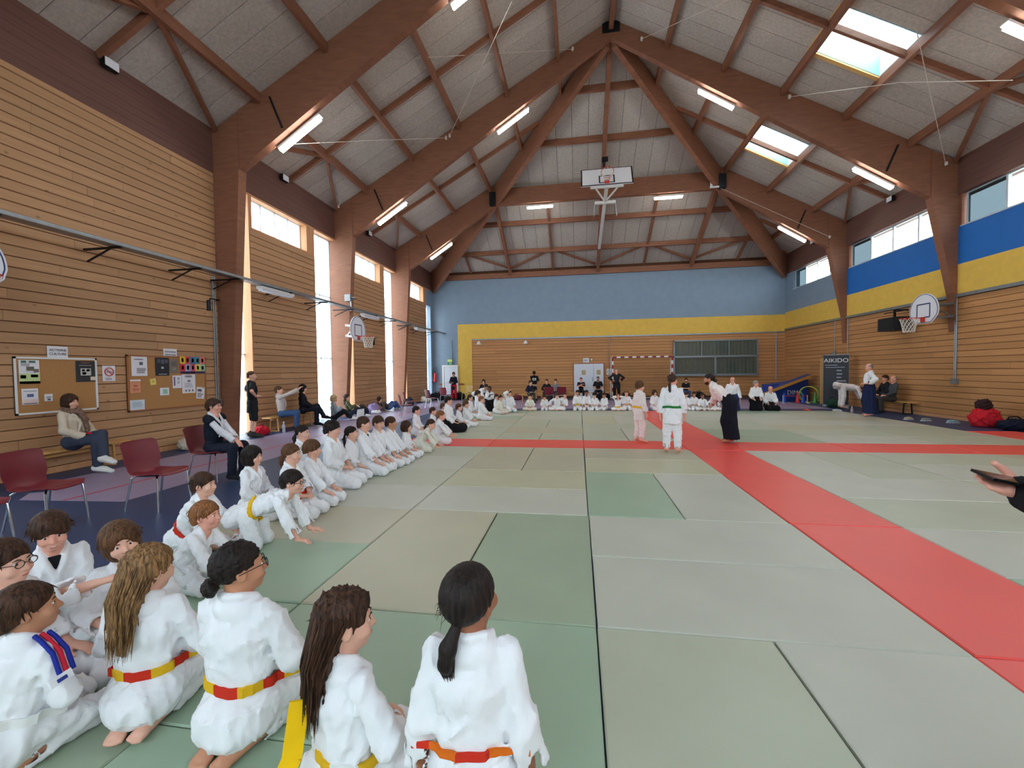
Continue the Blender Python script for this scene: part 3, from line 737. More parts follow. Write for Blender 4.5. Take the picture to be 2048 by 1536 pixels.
def pose(H, kind='seiza', lean=0, side=0, twist=0, head=(0, 0, 0), hands='thigh', seat=.45, wid=1.0, arms=None, legs=None, spread=1.0):
    """joints of a figure facing +Y with its hips above the origin; angles in degrees (twist and head yaw: + turns to its left)"""
    J = {'H': H, 'kind': kind}; r = math.radians
    hh = (.138+.052*H); J['hh'] = hh
    P = {'seiza': (0, 0, .14*H), 'upright': (0, 0, .285*H), 'cross': (0, 0, .085*H), 'stand': (0, 0, .515*H), 'sit': (0, 0, seat+.065*H), 'crawl': (0, 0, .27*H), 'floor': (0, 0, .085*H), 'kneel_lean': (0, 0, .17*H)}[kind]
    P = V3(P); lx = lambda s, v: V3(s*v[0]*H*(spread if kind != 'cross' else 1), v[1]*H, v[2]*H)
    LG = {'seiza': ((.052, 0, .12), (.082, .232, .048), (.055, -.015, .036), (.028, -.135, .018)), 'upright': ((.05, 0, .27), (.072, .03, .045), (.06, -.21, .036), (.05, -.33, .02)),
          'cross': ((.055, 0, .08), (.205, .13, .062), (-.05, .20, .038), (-.13, .21, .03)), 'stand': ((.052, 0, .50), (.062, .012, .275), (.066, -.015, .048), (.075, .095, .016)),
          'sit': ((.052, 0, (seat+.04*H)/H), (.085, .235, (seat+.045*H)/H), (.085, .22, .048), (.088, .33, .018)), 'crawl': ((.055, 0, .26), (.075, .06, .045), (.06, -.18, .036), (.05, -.30, .02)),
          'floor': ((.055, 0, .075), (.075, .20, .20), (.07, .33, .045), (.08, .43, .03)), 'kneel_lean': ((.055, 0, .15), (.10, .225, .048), (.055, -.015, .036), (.03, -.135, .018))}[kind]
    for s, n in ((1, 'R'), (-1, 'L')):
        q = legs[n] if legs and n in legs else LG
        for nm, v in zip(('hip', 'knee', 'ank', 'toe'), q): J[nm+n] = lx(s, v)
    up = V3(0, 0, 1.0); R = V3(1.0, 0, 0)
    M = axis(V3(0, 0, 1), r(twist)) @ axis(V3(1, 0, 0), -r(lean)) @ axis(V3(0, 1, 0), r(side))
    up = M@up; R = M@R; fwd = np.cross(up, R); J.update(P=P, up=up, R=R, fwd=fwd)
    N = P+up*.30*H; J['N'] = N; J['W'] = P+up*.085*H; J['C'] = P+up*.20*H
    sw = .092*H*wid
    for s, n in ((1, 'R'), (-1, 'L')): J['sh'+n] = N+R*s*sw-up*.036*H
    yaw, pit, rol = head
    B = np.stack([R, fwd, up], 1)        # columns: torso axes
    # keep the head mostly upright unless told otherwise
    Bh = np.stack([unit(np.cross(fwd*[1, 1, 0], [0, 0, 1])), unit(fwd*[1, 1, 0]), V3(0, 0, 1)], 1) if abs(lean) < 75 else B
    HM = Bh @ rotz(r(yaw)) @ axis(V3(1, 0, 0), -r(pit)) @ axis(V3(0, 1, 0), r(rol)); J['HM'] = HM
    neckdir = unit(up*.6+HM[:, 2]*.6)
    J['hc'] = N+neckdir*.022*H+HM[:, 2]*hh*.44+HM[:, 1]*hh*.06
    l1, l2 = .165*H, .150*H
    for s, n in ((1, 'R'), (-1, 'L')):
        S = J['sh'+n]
        hd = (arms or {}).get(n, hands)
        if hd == 'thigh': W = V3(s*.085*H, .135*H, P[2]+.012*H) if kind in ('seiza', 'upright', 'kneel_lean') else V3(s*.09*H, .19*H, P[2]+.06*H); D = unit(V3(-s*.25, 1, -.25)); pole = S+V3(s*.35, -.35, -.3)
        elif hd == 'knee': W = J['knee'+n]+V3(0, -.05*H, .075*H); D = unit(V3(0, 1, -.35)); pole = S+V3(s*.4, -.2, -.3)
        elif hd == 'lap': W = V3(s*.055*H, .13*H, P[2]+.045*H); D = unit(V3(-s*.8, .5, -.1)); pole = S+V3(s*.5, -.2, -.2)
        elif hd == 'side': W = S+V3(s*.05*H, .02*H, -.305*H); D = V3(0, .1, -1); pole = S+V3(s*.2, -.6, 0)
        elif hd == 'crossed': W = J['C']+fwd*.10*H-R*s*.02*H+up*(.0+.02*s)*H; D = unit(-R*s+up*.2); pole = S+R*s*.6+fwd*.1-up*.4
        elif hd == 'hip': W = J['W']+R*s*.115*H+fwd*.03*H; D = unit(-R*s*.4+fwd*.9); pole = S+R*s*.9-fwd*.4-up*.2
        elif hd == 'back': W = J['W']-fwd*.10*H+R*s*.05*H; D = unit(-R*s); pole = S+R*s*.7-fwd*.4
        elif hd == 'floor': W = V3(s*.11*H, .40*H, .035*H); D = V3(s*.1, 1, -.12); pole = S+V3(s*.5, -.2, 0)
        else:
            q = np.asarray(hd, float); W = V3(q[0]*H, q[1]*H, q[2]*H); D = unit(q[3:6]) if len(q) > 3 else None; pole = S+V3(s*.45, -.3, -.4) if len(q) < 9 else S+q[6:9]
        E_, W = ik(S, W, l1, l2, pole); J['el'+n] = E_; J['wr'+n] = W
        J['hd'+n] = unit(D) if D is not None else unit(W-E_)
    return J

def head_pts(J): return J['hh']/.225, J['HM'], J['hc']
def bbox(J, keys, pad):
    P = np.array([J[k] for k in keys]); return P.min(0)-pad, P.max(0)+pad
def hand(F, J, n, fine, curl=.35, spread=.10):
    H = J['H']; s = 1 if n == 'R' else -1; W = J['wr'+n]; D = J['hd'+n]; L = .108*H
    nr = J.get('pn'+n)
    if nr is None:
        nr = V3(0, 0, 1.0)-D*D[2]
        if np.linalg.norm(nr) < .3: nr = V3(s, 0, 0)
    nr = unit(nr); T = unit(np.cross(D, nr)); T = T if T@J['R']*(-s) > 0 else -T       # thumb side
    if 'tv'+n in J: T = T if T@J['tv'+n] > 0 else -T
    pm = W+D*L*.48
    F.cone(W-D*.01, pm, .0165*H, .019*H, .012, n=nr, g=.62); F.cone(W+D*L*.12, pm, .016*H, .021*H, .012, n=nr, g=.55)
    if not fine:
        F.cone(pm, pm+D*L*.42-nr*L*.08, .020*H, .014*H, .012, n=nr, g=.5); F.cone(W+T*.012*H+D*L*.15, W+T*.03*H+D*L*.42, .009*H, .008*H, .01); return
    for i, (o, l) in enumerate(((1.35, .44), (.45, .52), (-.45, .49), (-1.35, .38))):
        b = pm+T*o*.0105*H-D*L*.04; d1 = unit(D+T*o*spread*.5-nr*curl*.55); d2 = unit(D+T*o*spread*.3-nr*curl*1.7)
        m_ = b+d1*L*l*.5; e = m_+d2*L*l*.5
        F.cone(b, m_, .0068*H, .0060*H, .004); F.cone(m_, e, .0060*H, .0050*H, .004)
    b = W+T*.014*H+D*L*.12; m_ = b+unit(T*.75+D*.7-nr*.25)*L*.30; F.cone(b, m_, .0095*H, .0075*H, .008); F.cone(m_, m_+unit(T*.25+D*.95-nr*.2)*L*.24, .0072*H, .0058*H, .004)

def body(J, h, skin, root, bare='feet', fine=True, arms=True):
    H = J['H']; s_, HM, hc = head_pts(J); R, up, fwd = J['R'], J['up'], J['fwd']
    keys = ['hc', 'P', 'N']+[k+n for n in 'RL' for k in ('sh', 'el', 'wr', 'hip', 'knee', 'ank', 'toe')]
    lo, hi = bbox(J, keys, .10*H+.04); F = Field(lo, hi, h)
    F.chain([J['P'], J['W'], J['C'], J['N']-up*.03*H], [.054*H, .050*H, .054*H, .036*H], .03, n=R, g=1.3)
    for n in 'RL':
        F.cone(J['N']-up*.045*H, J['sh'+n]-up*.012*H, .026*H, .024*H, .02)
        F.chain([J['sh'+n]-up*.01*H, J['el'+n], J['wr'+n]], [.024*H, .024*H, .0165*H], .012)
        F.chain([J['hip'+n], J['knee'+n], J['ank'+n]], [.040*H, .030*H, .023*H], .02)
        A, T = J['ank'+n], J['toe'+n]; f = T-A
        F.cone(A-unit(f)*.018*H, A+f*.75, .024*H, .019*H, .02, n=np.cross(f, [0, 0, 1.0]) if abs(unit(f)[2]) < .9 else R, g=1.25)
        sd = unit(np.cross(f, [0, 0, 1.0]))
        if fine:
            for i in range(5):
                b = A+f*.72+sd*(i-2)*.0105*H; F.cone(b, b+unit(f)*.03*H*(1-.12*abs(i-1.5)), .0085*H, .0075*H, .004)
        else: F.cone(A+f*.7, T, .018*H, .014*H, .012, n=sd, g=1.4)
        hand(F, J, n, fine, **J.get('hand'+n, {}))
    w = lambda x, y, z: hc+HM@(np.array([x, y, z])*s_)
    F.cone(J['N']-up*.01*H, w(0, -.022, -.062), .040*H*.95, .046*s_, .03)
    F.ell(w(0, -.012, .030), V3(.077, .094, .086)*s_, HM.T, .02)
    F.ell(w(0, .020, -.034), V3(.059, .069, .078)*s_, HM.T, .03)
    F.ell(w(0, .060, -.088), V3(.024, .022, .020)*s_, HM.T, .03)
    if h < .011:
        F.cone(w(-.034, .076, .016), w(.034, .076, .016), .010*s_, .010*s_, .022)
        for sx in (1, -1):
            F.ell(w(sx*.032, .098, .000), V3(.017, .016, .011)*s_, HM.T, .016, 'sub')
            F.ell(w(sx*.043, .064, -.035), V3(.022, .022, .022)*s_, HM.T, .025)
        F.cone(w(0, .084, .004), w(0, .104, -.030), .0085*s_, .0125*s_, .012)
        for sx in (1, -1): F.ell(w(sx*.011, .094, -.033), V3(.009, .010, .008)*s_, HM.T, .006)
        F.ell(w(0, .086, -.058), V3(.024, .009, .008)*s_, HM.T, .012); F.ell(w(0, .083, -.067), V3(.019, .010, .007)*s_, HM.T, .012)
    else: F.cone(w(0, .084, .0), w(0, .102, -.028), .010*s_, .014*s_, .014)
    for sx in (1, -1):
        F.ell(w(sx*.076, -.008, -.008), V3(.011, .021, .033)*s_, HM.T, .006)
        if h < .011: F.ell(w(sx*.088, -.004, -.006), V3(.008, .012, .020)*s_, HM.T, .006, 'sub')
    o = F.build('body', skin, root)
    return o
def face(J, root, hairm, mouth='closed', brow=True):
    """eyes, brows and lips of a face that shows"""
    s_, HM, hc = head_pts(J); w = lambda x, y, z: hc+HM@(np.array([x, y, z])*s_)
    M3 = Matrix(HM.tolist())
    for sx in (1, -1):
        m = MB(); m.ball(w(sx*.031, .0775, .001), V3(.0130, .0100, .0072)*s_, 12, 8, 0, M3); m.ball(w(sx*.031, .0855, .001), V3(.0064, .0036, .0066)*s_, 10, 6, 1, M3); m.build('eye', [M_EYE, M_IRIS], root, True)
        if brow:
            m = MB(); m.tube([w(sx*.014, .090, .019), w(sx*.030, .0905, .025), w(sx*.046, .078, .020)], [.0028*s_, .0036*s_, .0018*s_], 6); m.build('eyebrow', hairm, root, True)
    m = MB()
    dz = .004 if mouth == 'smile' else 0
    m.tube([w(-.026, .0815, -.0605+dz*2), w(-.012, .0925, -.0625), w(0, .0955, -.0630), w(.012, .0925, -.0625), w(.026, .0815, -.0605+dz*2)], [.0020*s_, .0042*s_, .0048*s_, .0042*s_, .0020*s_], 6)
    m.build('lips', M_LIP, root, True)
    if mouth == 'smile':
        m = MB(); m.tube([w(-.014, .0945, -.0610), w(0, .0985, -.0625), w(.014, .0945, -.0610)], [.0014*s_, .0026*s_, .0014*s_], 6); m.build('teeth', M_EYE, root, True)
def glasses(J, root, m_=None):
    s_, HM, hc = head_pts(J); w = lambda x, y, z: hc+HM@(np.array([x, y, z])*s_); m = MB()
    for sx in (1, -1):
        m.tube([w(sx*.033+.023*math.cos(a), .103-.10*(abs(sx*.033+.023*math.cos(a)))**1.6, .002+.018*math.sin(a)) for a in np.linspace(0, 2*math.pi, 15)], .0022*s_, 5, cap=False)
        m.tube([w(sx*.056, .098, .006), w(sx*.082, .03, .006), w(sx*.084, -.02, -.002)], .0018*s_, 5)
    m.tube([w(-.010, .106, .004), w(.010, .106, .004)], .002*s_, 5); m.build('glasses', m_ or M_LENS, root, True)

def hair(J, h, m_, root, style='short', near=False, seed=0, ends=None):
    s_, HM, hc = head_pts(J); up, fwd, R = J['up'], J['fwd'], J['R']; H = J['H']
    w = lambda x, y, z: hc+HM@(np.array([x, y, z])*s_); dv = lambda x, y, z: HM@np.array([x, y, z], float)
    ext = .16*s_ if style not in ('long', 'pony', 'longdark') else .16*s_+.30*H
    F = Field(hc-ext if style in ('long', 'pony', 'longdark') else hc-.17*s_, hc+.17*s_, h)
    t = {'short': .012, 'crop': .006, 'bowl': .018, 'curly': .026, 'bob': .022, 'long': .016, 'longdark': .016, 'pony': .011, 'bun': .010, 'bald': .004, 'tuft': .016}[style]
    F.ell(w(0, -.016, .034), V3(.078+t, .095+t, .087+t)*s_, HM.T, 0)
    if style in ('short', 'tuft', 'bowl', 'curly', 'crop', 'bob'):
        F.ell(w(0, -.05, -.02), V3(.066+t*.7, .062+t, .07+t*.5)*s_, HM.T, .02)
    if style == 'bob':
        F.ell(w(0, -.03, -.05), V3(.084+t*.4, .075+t, .085)*s_, HM.T, .03)
    if near: 
        # strands: ridges running down from the crown
        band = np.abs(F.d) < h*4; idx = np.nonzero(band); P = np.stack([F.ax[i][idx[i]] for i in range(3)], 1)-hc; Q = P@HM
        ph = np.arctan2(Q[:, 0], Q[:, 1]+.03*s_); rr = np.random.RandomState(seed)
        el = Q[:, 2]/s_
        F.d[idx] += (.0016*s_*np.sin(ph*23+1.2*np.sin(ph*3+el*7+seed)+el*3)+.0011*s_*np.sin(ph*47+el*6+seed)).astype(np.float32)
    if style == 'curly': F.wrinkle(.010, .045, seed)
    elif not near: F.wrinkle(.003, .04, seed)
    # hairline
    if style in ('short', 'tuft'): F.plane(w(0, .0, -.020), dv(0, .60, -1), .006); F.ell(w(0, .13, -.03), V3(.075, .07, .085)*s_, HM.T, .012, 'sub')
    elif style == 'crop': F.plane(w(0, .0, .000), dv(0, .62, -1), .006); F.ell(w(0, .13, -.02), V3(.08, .07, .09)*s_, HM.T, .012, 'sub')
    elif style == 'bowl': F.plane(w(0, .0, -.03), dv(0, .30, -1), .006); F.ell(w(0, .125, -.07), V3(.072, .075, .104)*s_, HM.T, .008, 'sub')
    elif style == 'curly': F.plane(w(0, .0, -.02), dv(0, .45, -1), .01); F.ell(w(0, .135, -.04), V3(.07, .07, .085)*s_, HM.T, .01, 'sub')
    elif style in ('bob',): F.ell(w(0, .12, -.055), V3(.058, .085, .105)*s_, HM.T, .012, 'sub'); F.plane(w(0, 0, -.125), dv(0, .1, -1), .01)
    elif style in ('pony', 'bun'): F.plane(w(0, 0, -.008), dv(0, .62, -1), .006); F.ell(w(0, .125, -.02), V3(.08, .065, .082)*s_, HM.T, .01, 'sub')
    elif style in ('long', 'longdark'): F.ell(w(0, .125, -.05), V3(.054, .07, .112)*s_, HM.T, .012, 'sub'); F.plane(w(0, 0, -.105), dv(0, .0, -1), .01)
    elif style == 'bald': F.plane(w(0, 0, -.03), dv(0, .75, -1), .004); F.ell(w(0, .06, .10), V3(.075, .13, .09)*s_, HM.T, .01, 'sub')
    if style in ('short', 'tuft', 'crop'):
        for sx in (1, -1): F.ell(w(sx*.09, .004, -.018), V3(.022, .026, .036)*s_, HM.T, .006, 'sub')
    if style == 'bun':
        c = w(0, -.118, -.045); F.ell(c, V3(.046, .036, .042)*s_, HM.T, .008); F.wrinkle(.0035, .03, seed)
    if style == 'pony':
        e = ends or [(0, -.115, -.02), (.0, -.135, -.09), (.005, -.12, -.19), (0, -.11, -.27)]
        F.chain([w(*q) for q in e], [.020*s_, .028*s_, .026*s_, .010*s_][:len(e)], .01)
        if not near: F.wrinkle(.004, .03, seed, (1, 1, .3))
    if style in ('long', 'longdark'):
        e = ends or [(0, -.05, -.02), (0, -.085, -.12), (0, -.10, -.22), (0, -.10, -.32)]
        rs = [.062*s_, .058*s_, .048*s_, .022*s_]
        F.chain([w(*q) for q in e], rs, .03, n=HM[:, 0], g=1.35)
        F.wrinkle(.006, .04, seed, (1, 1, .22))
    ob = F.build('hair', m_, root)
    if near and style in ('long', 'longdark', 'pony', 'bun', 'bob', 'bowl', 'short', 'curly', 'tuft'):
        m = MB(); rr = random.Random(seed)
        if style in ('long', 'longdark'):
            e = ends or [(0, -.05, -.02), (0, -.085, -.12), (0, -.10, -.22), (0, -.10, -.32)]
            for i in range(150):
                u = rr.uniform(-1, 1); a = u*1.75; pts = []; rs2 = []
                sx = math.sin(a); cy = -math.cos(a)
                ln = rr.uniform(.75, 1.12)
                base = [(sx*.034, -.016+cy*.042, .1145), (sx*.088, -.016+cy*.104, .045)]
                for q, q_ in zip(base, (.0012, .0032)): pts.append(w(*q)); rs2.append(q_*s_)
                for j in range(1, 4):
                    f = j/3; q = e[j]; wd = (.085-.03*f)
                    jit = rr.gauss(0, .006+.010*f)
                    pts.append(w(q[0]+sx*wd+jit, q[1]+cy*.03*(1-f*.3)-(.05 if j == 1 else .03)*max(0, -cy)*.8+rr.gauss(0, .004)+.03*(1 if cy > -.3 else 0)*0, q[2]*ln if j == 3 else q[2])); rs2.append((.0042-.0012*j*f)*s_)
                rs2[-1] = .0006
                m.tube(pts, rs2, 4)
            m.build('hair_strands', m_, ob, True)['kind'] = 'stuff'
        elif style == 'pony':
            e = ends or [(0, -.115, -.02), (.0, -.135, -.09), (.005, -.12, -.19), (0, -.11, -.27)]
            for i in range(60):
                a = rr.uniform(0, 6.28); rad = rr.uniform(.6, 1.1); pts = []
                for j, q in enumerate(e): pts.append(w(q[0]+math.cos(a)*.024*rad*(1 if 0 < j < len(e)-1 else .6)+rr.gauss(0, .003), q[1]+math.sin(a)*.022*rad*(1 if 0 < j < len(e)-1 else .6), q[2]-(.02*rr.random() if j == len(e)-1 else 0)))
                m.tube(pts, [.003*s_]*(len(pts)-1)+[.0005], 4)
            for i in range(14):
                a = rr.uniform(-1.9, 1.9); q = (math.sin(a)*.08, -.016-math.cos(a)*.09, rr.uniform(-.02, .07)); d = unit([math.sin(a), -math.cos(a), rr.uniform(-.6, .3)])
                m.tube([w(*q), w(*(V3(q)+d*.02)), w(*(V3(q)+d*.03+V3(0, 0, -.02)))], [.0012*s_, .001*s_, .0004], 4)
            m.build('hair_strands', m_, ob, True)['kind'] = 'stuff'
        elif style in ('bowl', 'short', 'tuft', 'curly', 'bob'):
            for i in range(110):
                a = rr.uniform(0, 6.28); z0 = rr.uniform(.02, .10); rad = math.sqrt(max(.05, 1-((z0-.034)/(.086+t))**2))
                p0 = V3(math.sin(a)*(.074+t)*rad, -.016+math.cos(a)*(.092+t)*rad, z0)
                if p0[1] > .05 and style != 'bowl' and z0 < .05: continue
                p1 = p0*V3(1.04, 1.04, 1)+V3(rr.gauss(0, .01), rr.gauss(0, .01), -.028); p2 = p1+V3(rr.gauss(0, .008), rr.gauss(0, .008), -.022)
                q1 = V3(0, -.016, .034); 
                def onto(p): 
                    e_ = (p-q1)/V3(.075+t, .093+t, .087+t); k_ = np.linalg.norm(e_); return q1+(p-q1)*(1.02/k_ if k_ < 1.02 else 1)
                p1, p2 = onto(p1), onto(p2)
                if p2[1] > .045 and p2[2] < .03 and abs(p2[0]) < .07: continue
                m.tube([w(*p0), w(*p1), w(*p2)], [.0042*s_, .0038*s_, .0006], 4)
            m.build('hair_strands', m_, ob, True)['kind'] = 'stuff'
    return ob

def jacket(J, h, m_, root, seed=0, skirt=True, sleeve=.80, vneck=True, loose=1.0, name='jacket', wr=.006, cut=True, sl_r=1.0, lapel=True):
    H = J['H']; R, up, fwd = J['R'], J['up'], J['fwd']; k = J['kind']; L = loose
    keys = ['P', 'N']+[a+n for n in 'RL' for a in ('sh', 'el', 'wr', 'hip', 'knee')]
    lo, hi = bbox(J, keys, .10*H+.03)
    lo[2] = max(lo[2], -.01); F = Field(lo, hi, h)
    F.chain([J['P']-up*.01*H, J['W'], J['C'], J['N']-up*.045*H], [.070*H*L, .062*H*L, .072*H*L, .046*H*L], .03, n=R, g=1.36)
    F.cone(J['P']+up*.105*H, J['C'], .071*H*L, .069*H*L, .02, n=R, g=1.36)
    if skirt:
        if k in ('seiza', 'kneel_lean'):
            F.ell(J['P']+V3(0, -.028*H, -.045*H), V3(.122*H, .098*H, .088*H), None, .018)
            F.cone(J['P']+V3(0, -.03*H, -.02*H), V3(0, -.062*H, .068*H), .070*H, .054*H, .025, n=V3(1, 0, 0), g=1.6)
            for n in 'RL': F.cone(J['hip'+n]+V3(0, .01*H, .01*H), (J['hip'+n]*.45+J['knee'+n]*.55)+V3(0, 0, .012*H), .068*H, .062*H, .03)
        elif k == 'cross': 
            F.ell(J['P']+V3(0, -.01*H, -.035*H), V3(.125*H, .105*H, .075*H), None, .02)
            for n in 'RL': F.cone(J['hip'+n], (J['hip'+n]*.6+J['knee'+n]*.4)+V3(0, 0, .012*H), .066*H, .058*H, .03)
        elif k in ('stand', 'upright', 'crawl'):
            dn = -up if k != 'upright' else V3(0, 0, -1)
            F.cone(J['P']+up*.015*H, J['P']+dn*.13*H, .070*H*L, .082*H*L, .015, n=R, g=1.42); F.plane(J['P']+dn*.155*H, dn, .004)
    if cut and k in ('seiza', 'upright', 'kneel_lean', 'cross'):
        pass
    for n in 'RL':
        s = 1 if n == 'R' else -1
        F.cone(J['N']-up*.038*H, J['sh'+n]-up*.010*H, .038*H*L, .034*H*L, .025)
        fa = J['wr'+n]-J['el'+n]
        if sleeve > .55:
            cf = J['el'+n]+fa*((sleeve-.5)/.5*1.0 if sleeve < 1 else 1)
            rc = .043*H*L*sl_r; ri = rc-max(1.9*h, .012)
            F.chain([J['sh'+n], J['el'+n]], [.034*H*L, .036*H*L*sl_r], .018); F.cone(J['el'+n], cf, .037*H*L*sl_r, rc, .015)
            u = unit(fa); F.cone(cf+u*.06*H, cf-u*.02*H, ri, ri*.95, 0, mode='sub')
            # trim the rounded sleeve end
            sl = F.rng(cf-.12*H, cf+.12*H, 0)
            if sl is not None:
                x, y, z = F.xyz(sl); q = ((x-cf[0])*u[0]+(y-cf[1])*u[1]+(z-cf[2])*u[2]-.012*H).astype(np.float32)
                ds = np.sqrt((x-cf[0])**2+(y-cf[1])**2+(z-cf[2])**2); near_ = ds < rc*1.5
                c = F.d[sl]; c[near_] = np.maximum(c, q)[near_]; F.d[sl] = c
        else:
            cf = J['sh'+n]+(J['el'+n]-J['sh'+n])*sleeve*1.6; F.cone(J['sh'+n], cf, .044*H*L, .043*H*L, .02)
    if wr: F.wrinkle(wr, .11*max(H, 1.2)/1.3, seed, (1, 1, .6), 2)
    if vneck:
        F.cone(J['N']+fwd*.035*H+up*.06*H, J['N']+fwd*.075*H-up*.10*H, .036*H, .010*H, .008, n=R, g=1.1, mode='sub')
    F.ell(J['N']-fwd*.016*H-up*.022*H, V3(.066*H, .048*H, .042*H), np.stack([R, fwd, up]), .015)
    F.cone(J['N']+up*.016*H+fwd*.008*H, J['N']+up*.10*H+fwd*.01*H, .031*H, .046*H, .006, mode='sub')
    if lapel:
        for s in (1, -1):
            pts = [J['N']-fwd*.045*H+up*.022*H, J['N']-fwd*.028*H+R*s*.036*H+up*.020*H, J['N']+fwd*.012*H+R*s*.046*H+up*.002*H, J['N']+fwd*.060*H+R*s*.030*H-up*.055*H, J['C']+fwd*.079*H-R*s*.002*H-up*.03*H, J['W']+fwd*.074*H-R*s*.035*H]
            F.chain(pts, [.0125*H]*4+[.012*H, .008*H], .003)
    F.plane(V3(0, 0, .004), V3(0, 0, -1), 0)
    LASTF[0] = F
    return F.build(name, m_, root)
LASTF = [None]
def surf(F, c, e, r0, r1):
    best = r0
    for r in np.arange(r0, r1, F.h*.5):
        i = np.round((c+e*r-F.lo)/F.h).astype(int)
        if (i < 0).any() or (i >= F.n).any(): break
        if F.d[tuple(i)] < 0: best = r
        elif r > best+.02: break
    return best

def trousers(J, h, m_, root, seed=0, length=.92, loose=1.0, name='trousers', wr=.006):
    H = J['H']; keys = ['P']+[a+n for n in 'RL' for a in ('hip', 'knee', 'ank')]
    lo, hi = bbox(J, keys, .09*H+.03); lo[2] = max(lo[2], -.012); F = Field(lo, hi, h); L = loose
    F.ell(J['P']-J['up']*.012*H, V3(.098*H, .072*H, .075*H), np.stack([J['R'], J['fwd'], J['up']]), .02)
    for n in 'RL':
        sh = J['ank'+n]-J['knee'+n]; e = J['knee'+n]+sh*max(0, (length-.5)*2) if length > .5 else None
        kn = J['knee'+n] if length > .5 else J['hip'+n]+(J['knee'+n]-J['hip'+n])*length*2
        F.cone(J['hip'+n], kn, .066*H*L, .054*H*L, .03)
        if e is not None:
            F.cone(J['knee'+n], e, .054*H*L, .046*H*L, .02); u = unit(sh)
            F.cone(e+u*.06*H, e-u*.015*H, .046*H*L-1.8*h, .044*H*L-1.9*h, 0, mode='sub')
    if wr: F.wrinkle(wr, .10, seed+5, (1, 1, .8))
    F.plane(V3(0, 0, .003), V3(0, 0, -1), 0)
    return F.build(name, m_, root)
def hakama(J, h, m_, root, seed=0):
    H = J['H']; k = J['kind']; keys = ['P', 'W']+[a+n for n in 'RL' for a in ('hip', 'knee', 'ank', 'toe')]
    lo, hi = bbox(J, keys, .13*H+.03); lo[2] = max(lo[2], -.012); F = Field(lo, hi, h); R = J['R']
    F.cone(J['W']+J['up']*.015*H, J['P'], .064*H, .082*H, .02, n=R, g=1.45)
    if k == 'stand':
        for n in 'RL': F.chain([J['hip'+n]+V3(0, 0, .0), J['knee'+n]+V3(0, -.0, 0), J['ank'+n]*[1, 1, 0]+V3(0, -.005*H, .075*H)], [.080*H, .090*H, .092*H], .05)
        F.plane(V3(0, 0, .055*H), V3(0, 0, -1), 0)
    else:
        F.ell(J['P']+V3(0, -.03*H, -.03*H), V3(.15*H, .13*H, .11*H), None, .03)
        for n in 'RL': F.chain([J['hip'+n], J['knee'+n]+V3(0, .0, .01*H), J['knee'+n]*[1, .3, 0]+V3(0, 0, .04*H)], [.08*H, .072*H, .07*H], .04)
    idx = np.nonzero(np.abs(F.d) < .05); P = np.stack([F.ax[i][idx[i]] for i in range(3)], 1); ph = np.arctan2(P[:, 0], P[:, 1]); F.d[idx] += (.0055*np.sin(ph*16)).astype(np.float32)
    F.plane(V3(0, 0, .004), V3(0, 0, -1), 0)
    return F.build('hakama', m_, root)
def belt(J, h, cols, root, tails=True, width=.036, off=.006, seed=0, loose=1.0):
    H = J['H']; R, up, fwd = J['R'], J['up'], J['fwd']; c = J['P']+up*.060*H
    # oval band around the waist, a closed strip with thickness
    ra, rb = (.0735*H*loose+off)*1.36, .0735*H*loose+off; wd = width/2*min(1.15, H/1.25); n = 48; m = MB(); vs_ = []
    rs_ = []; JF = LASTF[0]
    for i in range(n):
        a = 2*math.pi*i/n; e = unit(R*math.cos(a)*ra+fwd*math.sin(a)*rb); r0_ = min(ra, rb)*.6
        rs_.append(max(surf(JF, c+up*q*wd-up*.018*H*(.5+.5*math.sin(a))*(1 if J['kind'] != 'stand' else .6), e, r0_, ra*1.35) for q in (-.7, 0, .7)) if JF is not None else ra)
    rs_ = np.array(rs_); rs_ = np.maximum(rs_, .25*(np.roll(rs_, 1)+np.roll(rs_, -1)+2*rs_))+.006
    for i in range(n):
        a = 2*math.pi*i/n; wob = .004*math.sin(3*a+seed); e = unit(R*math.cos(a)*ra+fwd*math.sin(a)*rb); o = e*rs_[i]; t = .006
        dz = -.018*H*(.5+.5*math.sin(a)) * (1 if J['kind'] != 'stand' else .6)
        for r_, z in ((-t, -wd), (t, -wd), (t, wd), (-t, wd)): vs_.append(c+o+e*r_+up*(z+wob+dz))
    fs = []; mi = []
    for i in range(n):
        j = (i+1) % n
        for q in range(4): fs.append((4*i+q, 4*j+q, 4*j+(q+1) % 4, 4*i+(q+1) % 4)); mi.append(int((i+2)/n*len(cols)*4) % len(cols) if len(cols) > 1 else 0)
    m.v = [tuple(v) for v in vs_]; m.f = fs; m.mi = mi
    ob = m.build('belt', [cl(BELTS[x]) for x in cols], root, True)
    f = c+fwd*(rs_[n//4]+.010)-up*.016*H
    if tails:
        k = Field(f-.16*H, f+.16*H, max(.006, h*.6)); k.ell(f, V3(.022, .016, .018), np.stack([R, fwd, up]), .005)
        k.build('knot', cl(BELTS[cols[0]]), ob)
        for s in (1, -1):
            d = MB(); p = [f+R*s*.008, f+R*s*.03+fwd*.016-up*.03, f+R*s*.055+fwd*(.03 if J['kind'] != 'stand' else .012)-up*.085*H, f+R*s*.066+fwd*(.05 if J['kind'] != 'stand' else .014)-up*(.10 if J['kind'] != 'stand' else .16)*H]
            for i in range(3): d.bar(p[i], p[i+1], .032, .006, up=tuple(fwd))
            d.build('belt_tail', cl(BELTS[cols[-1]]), ob)
    return ob
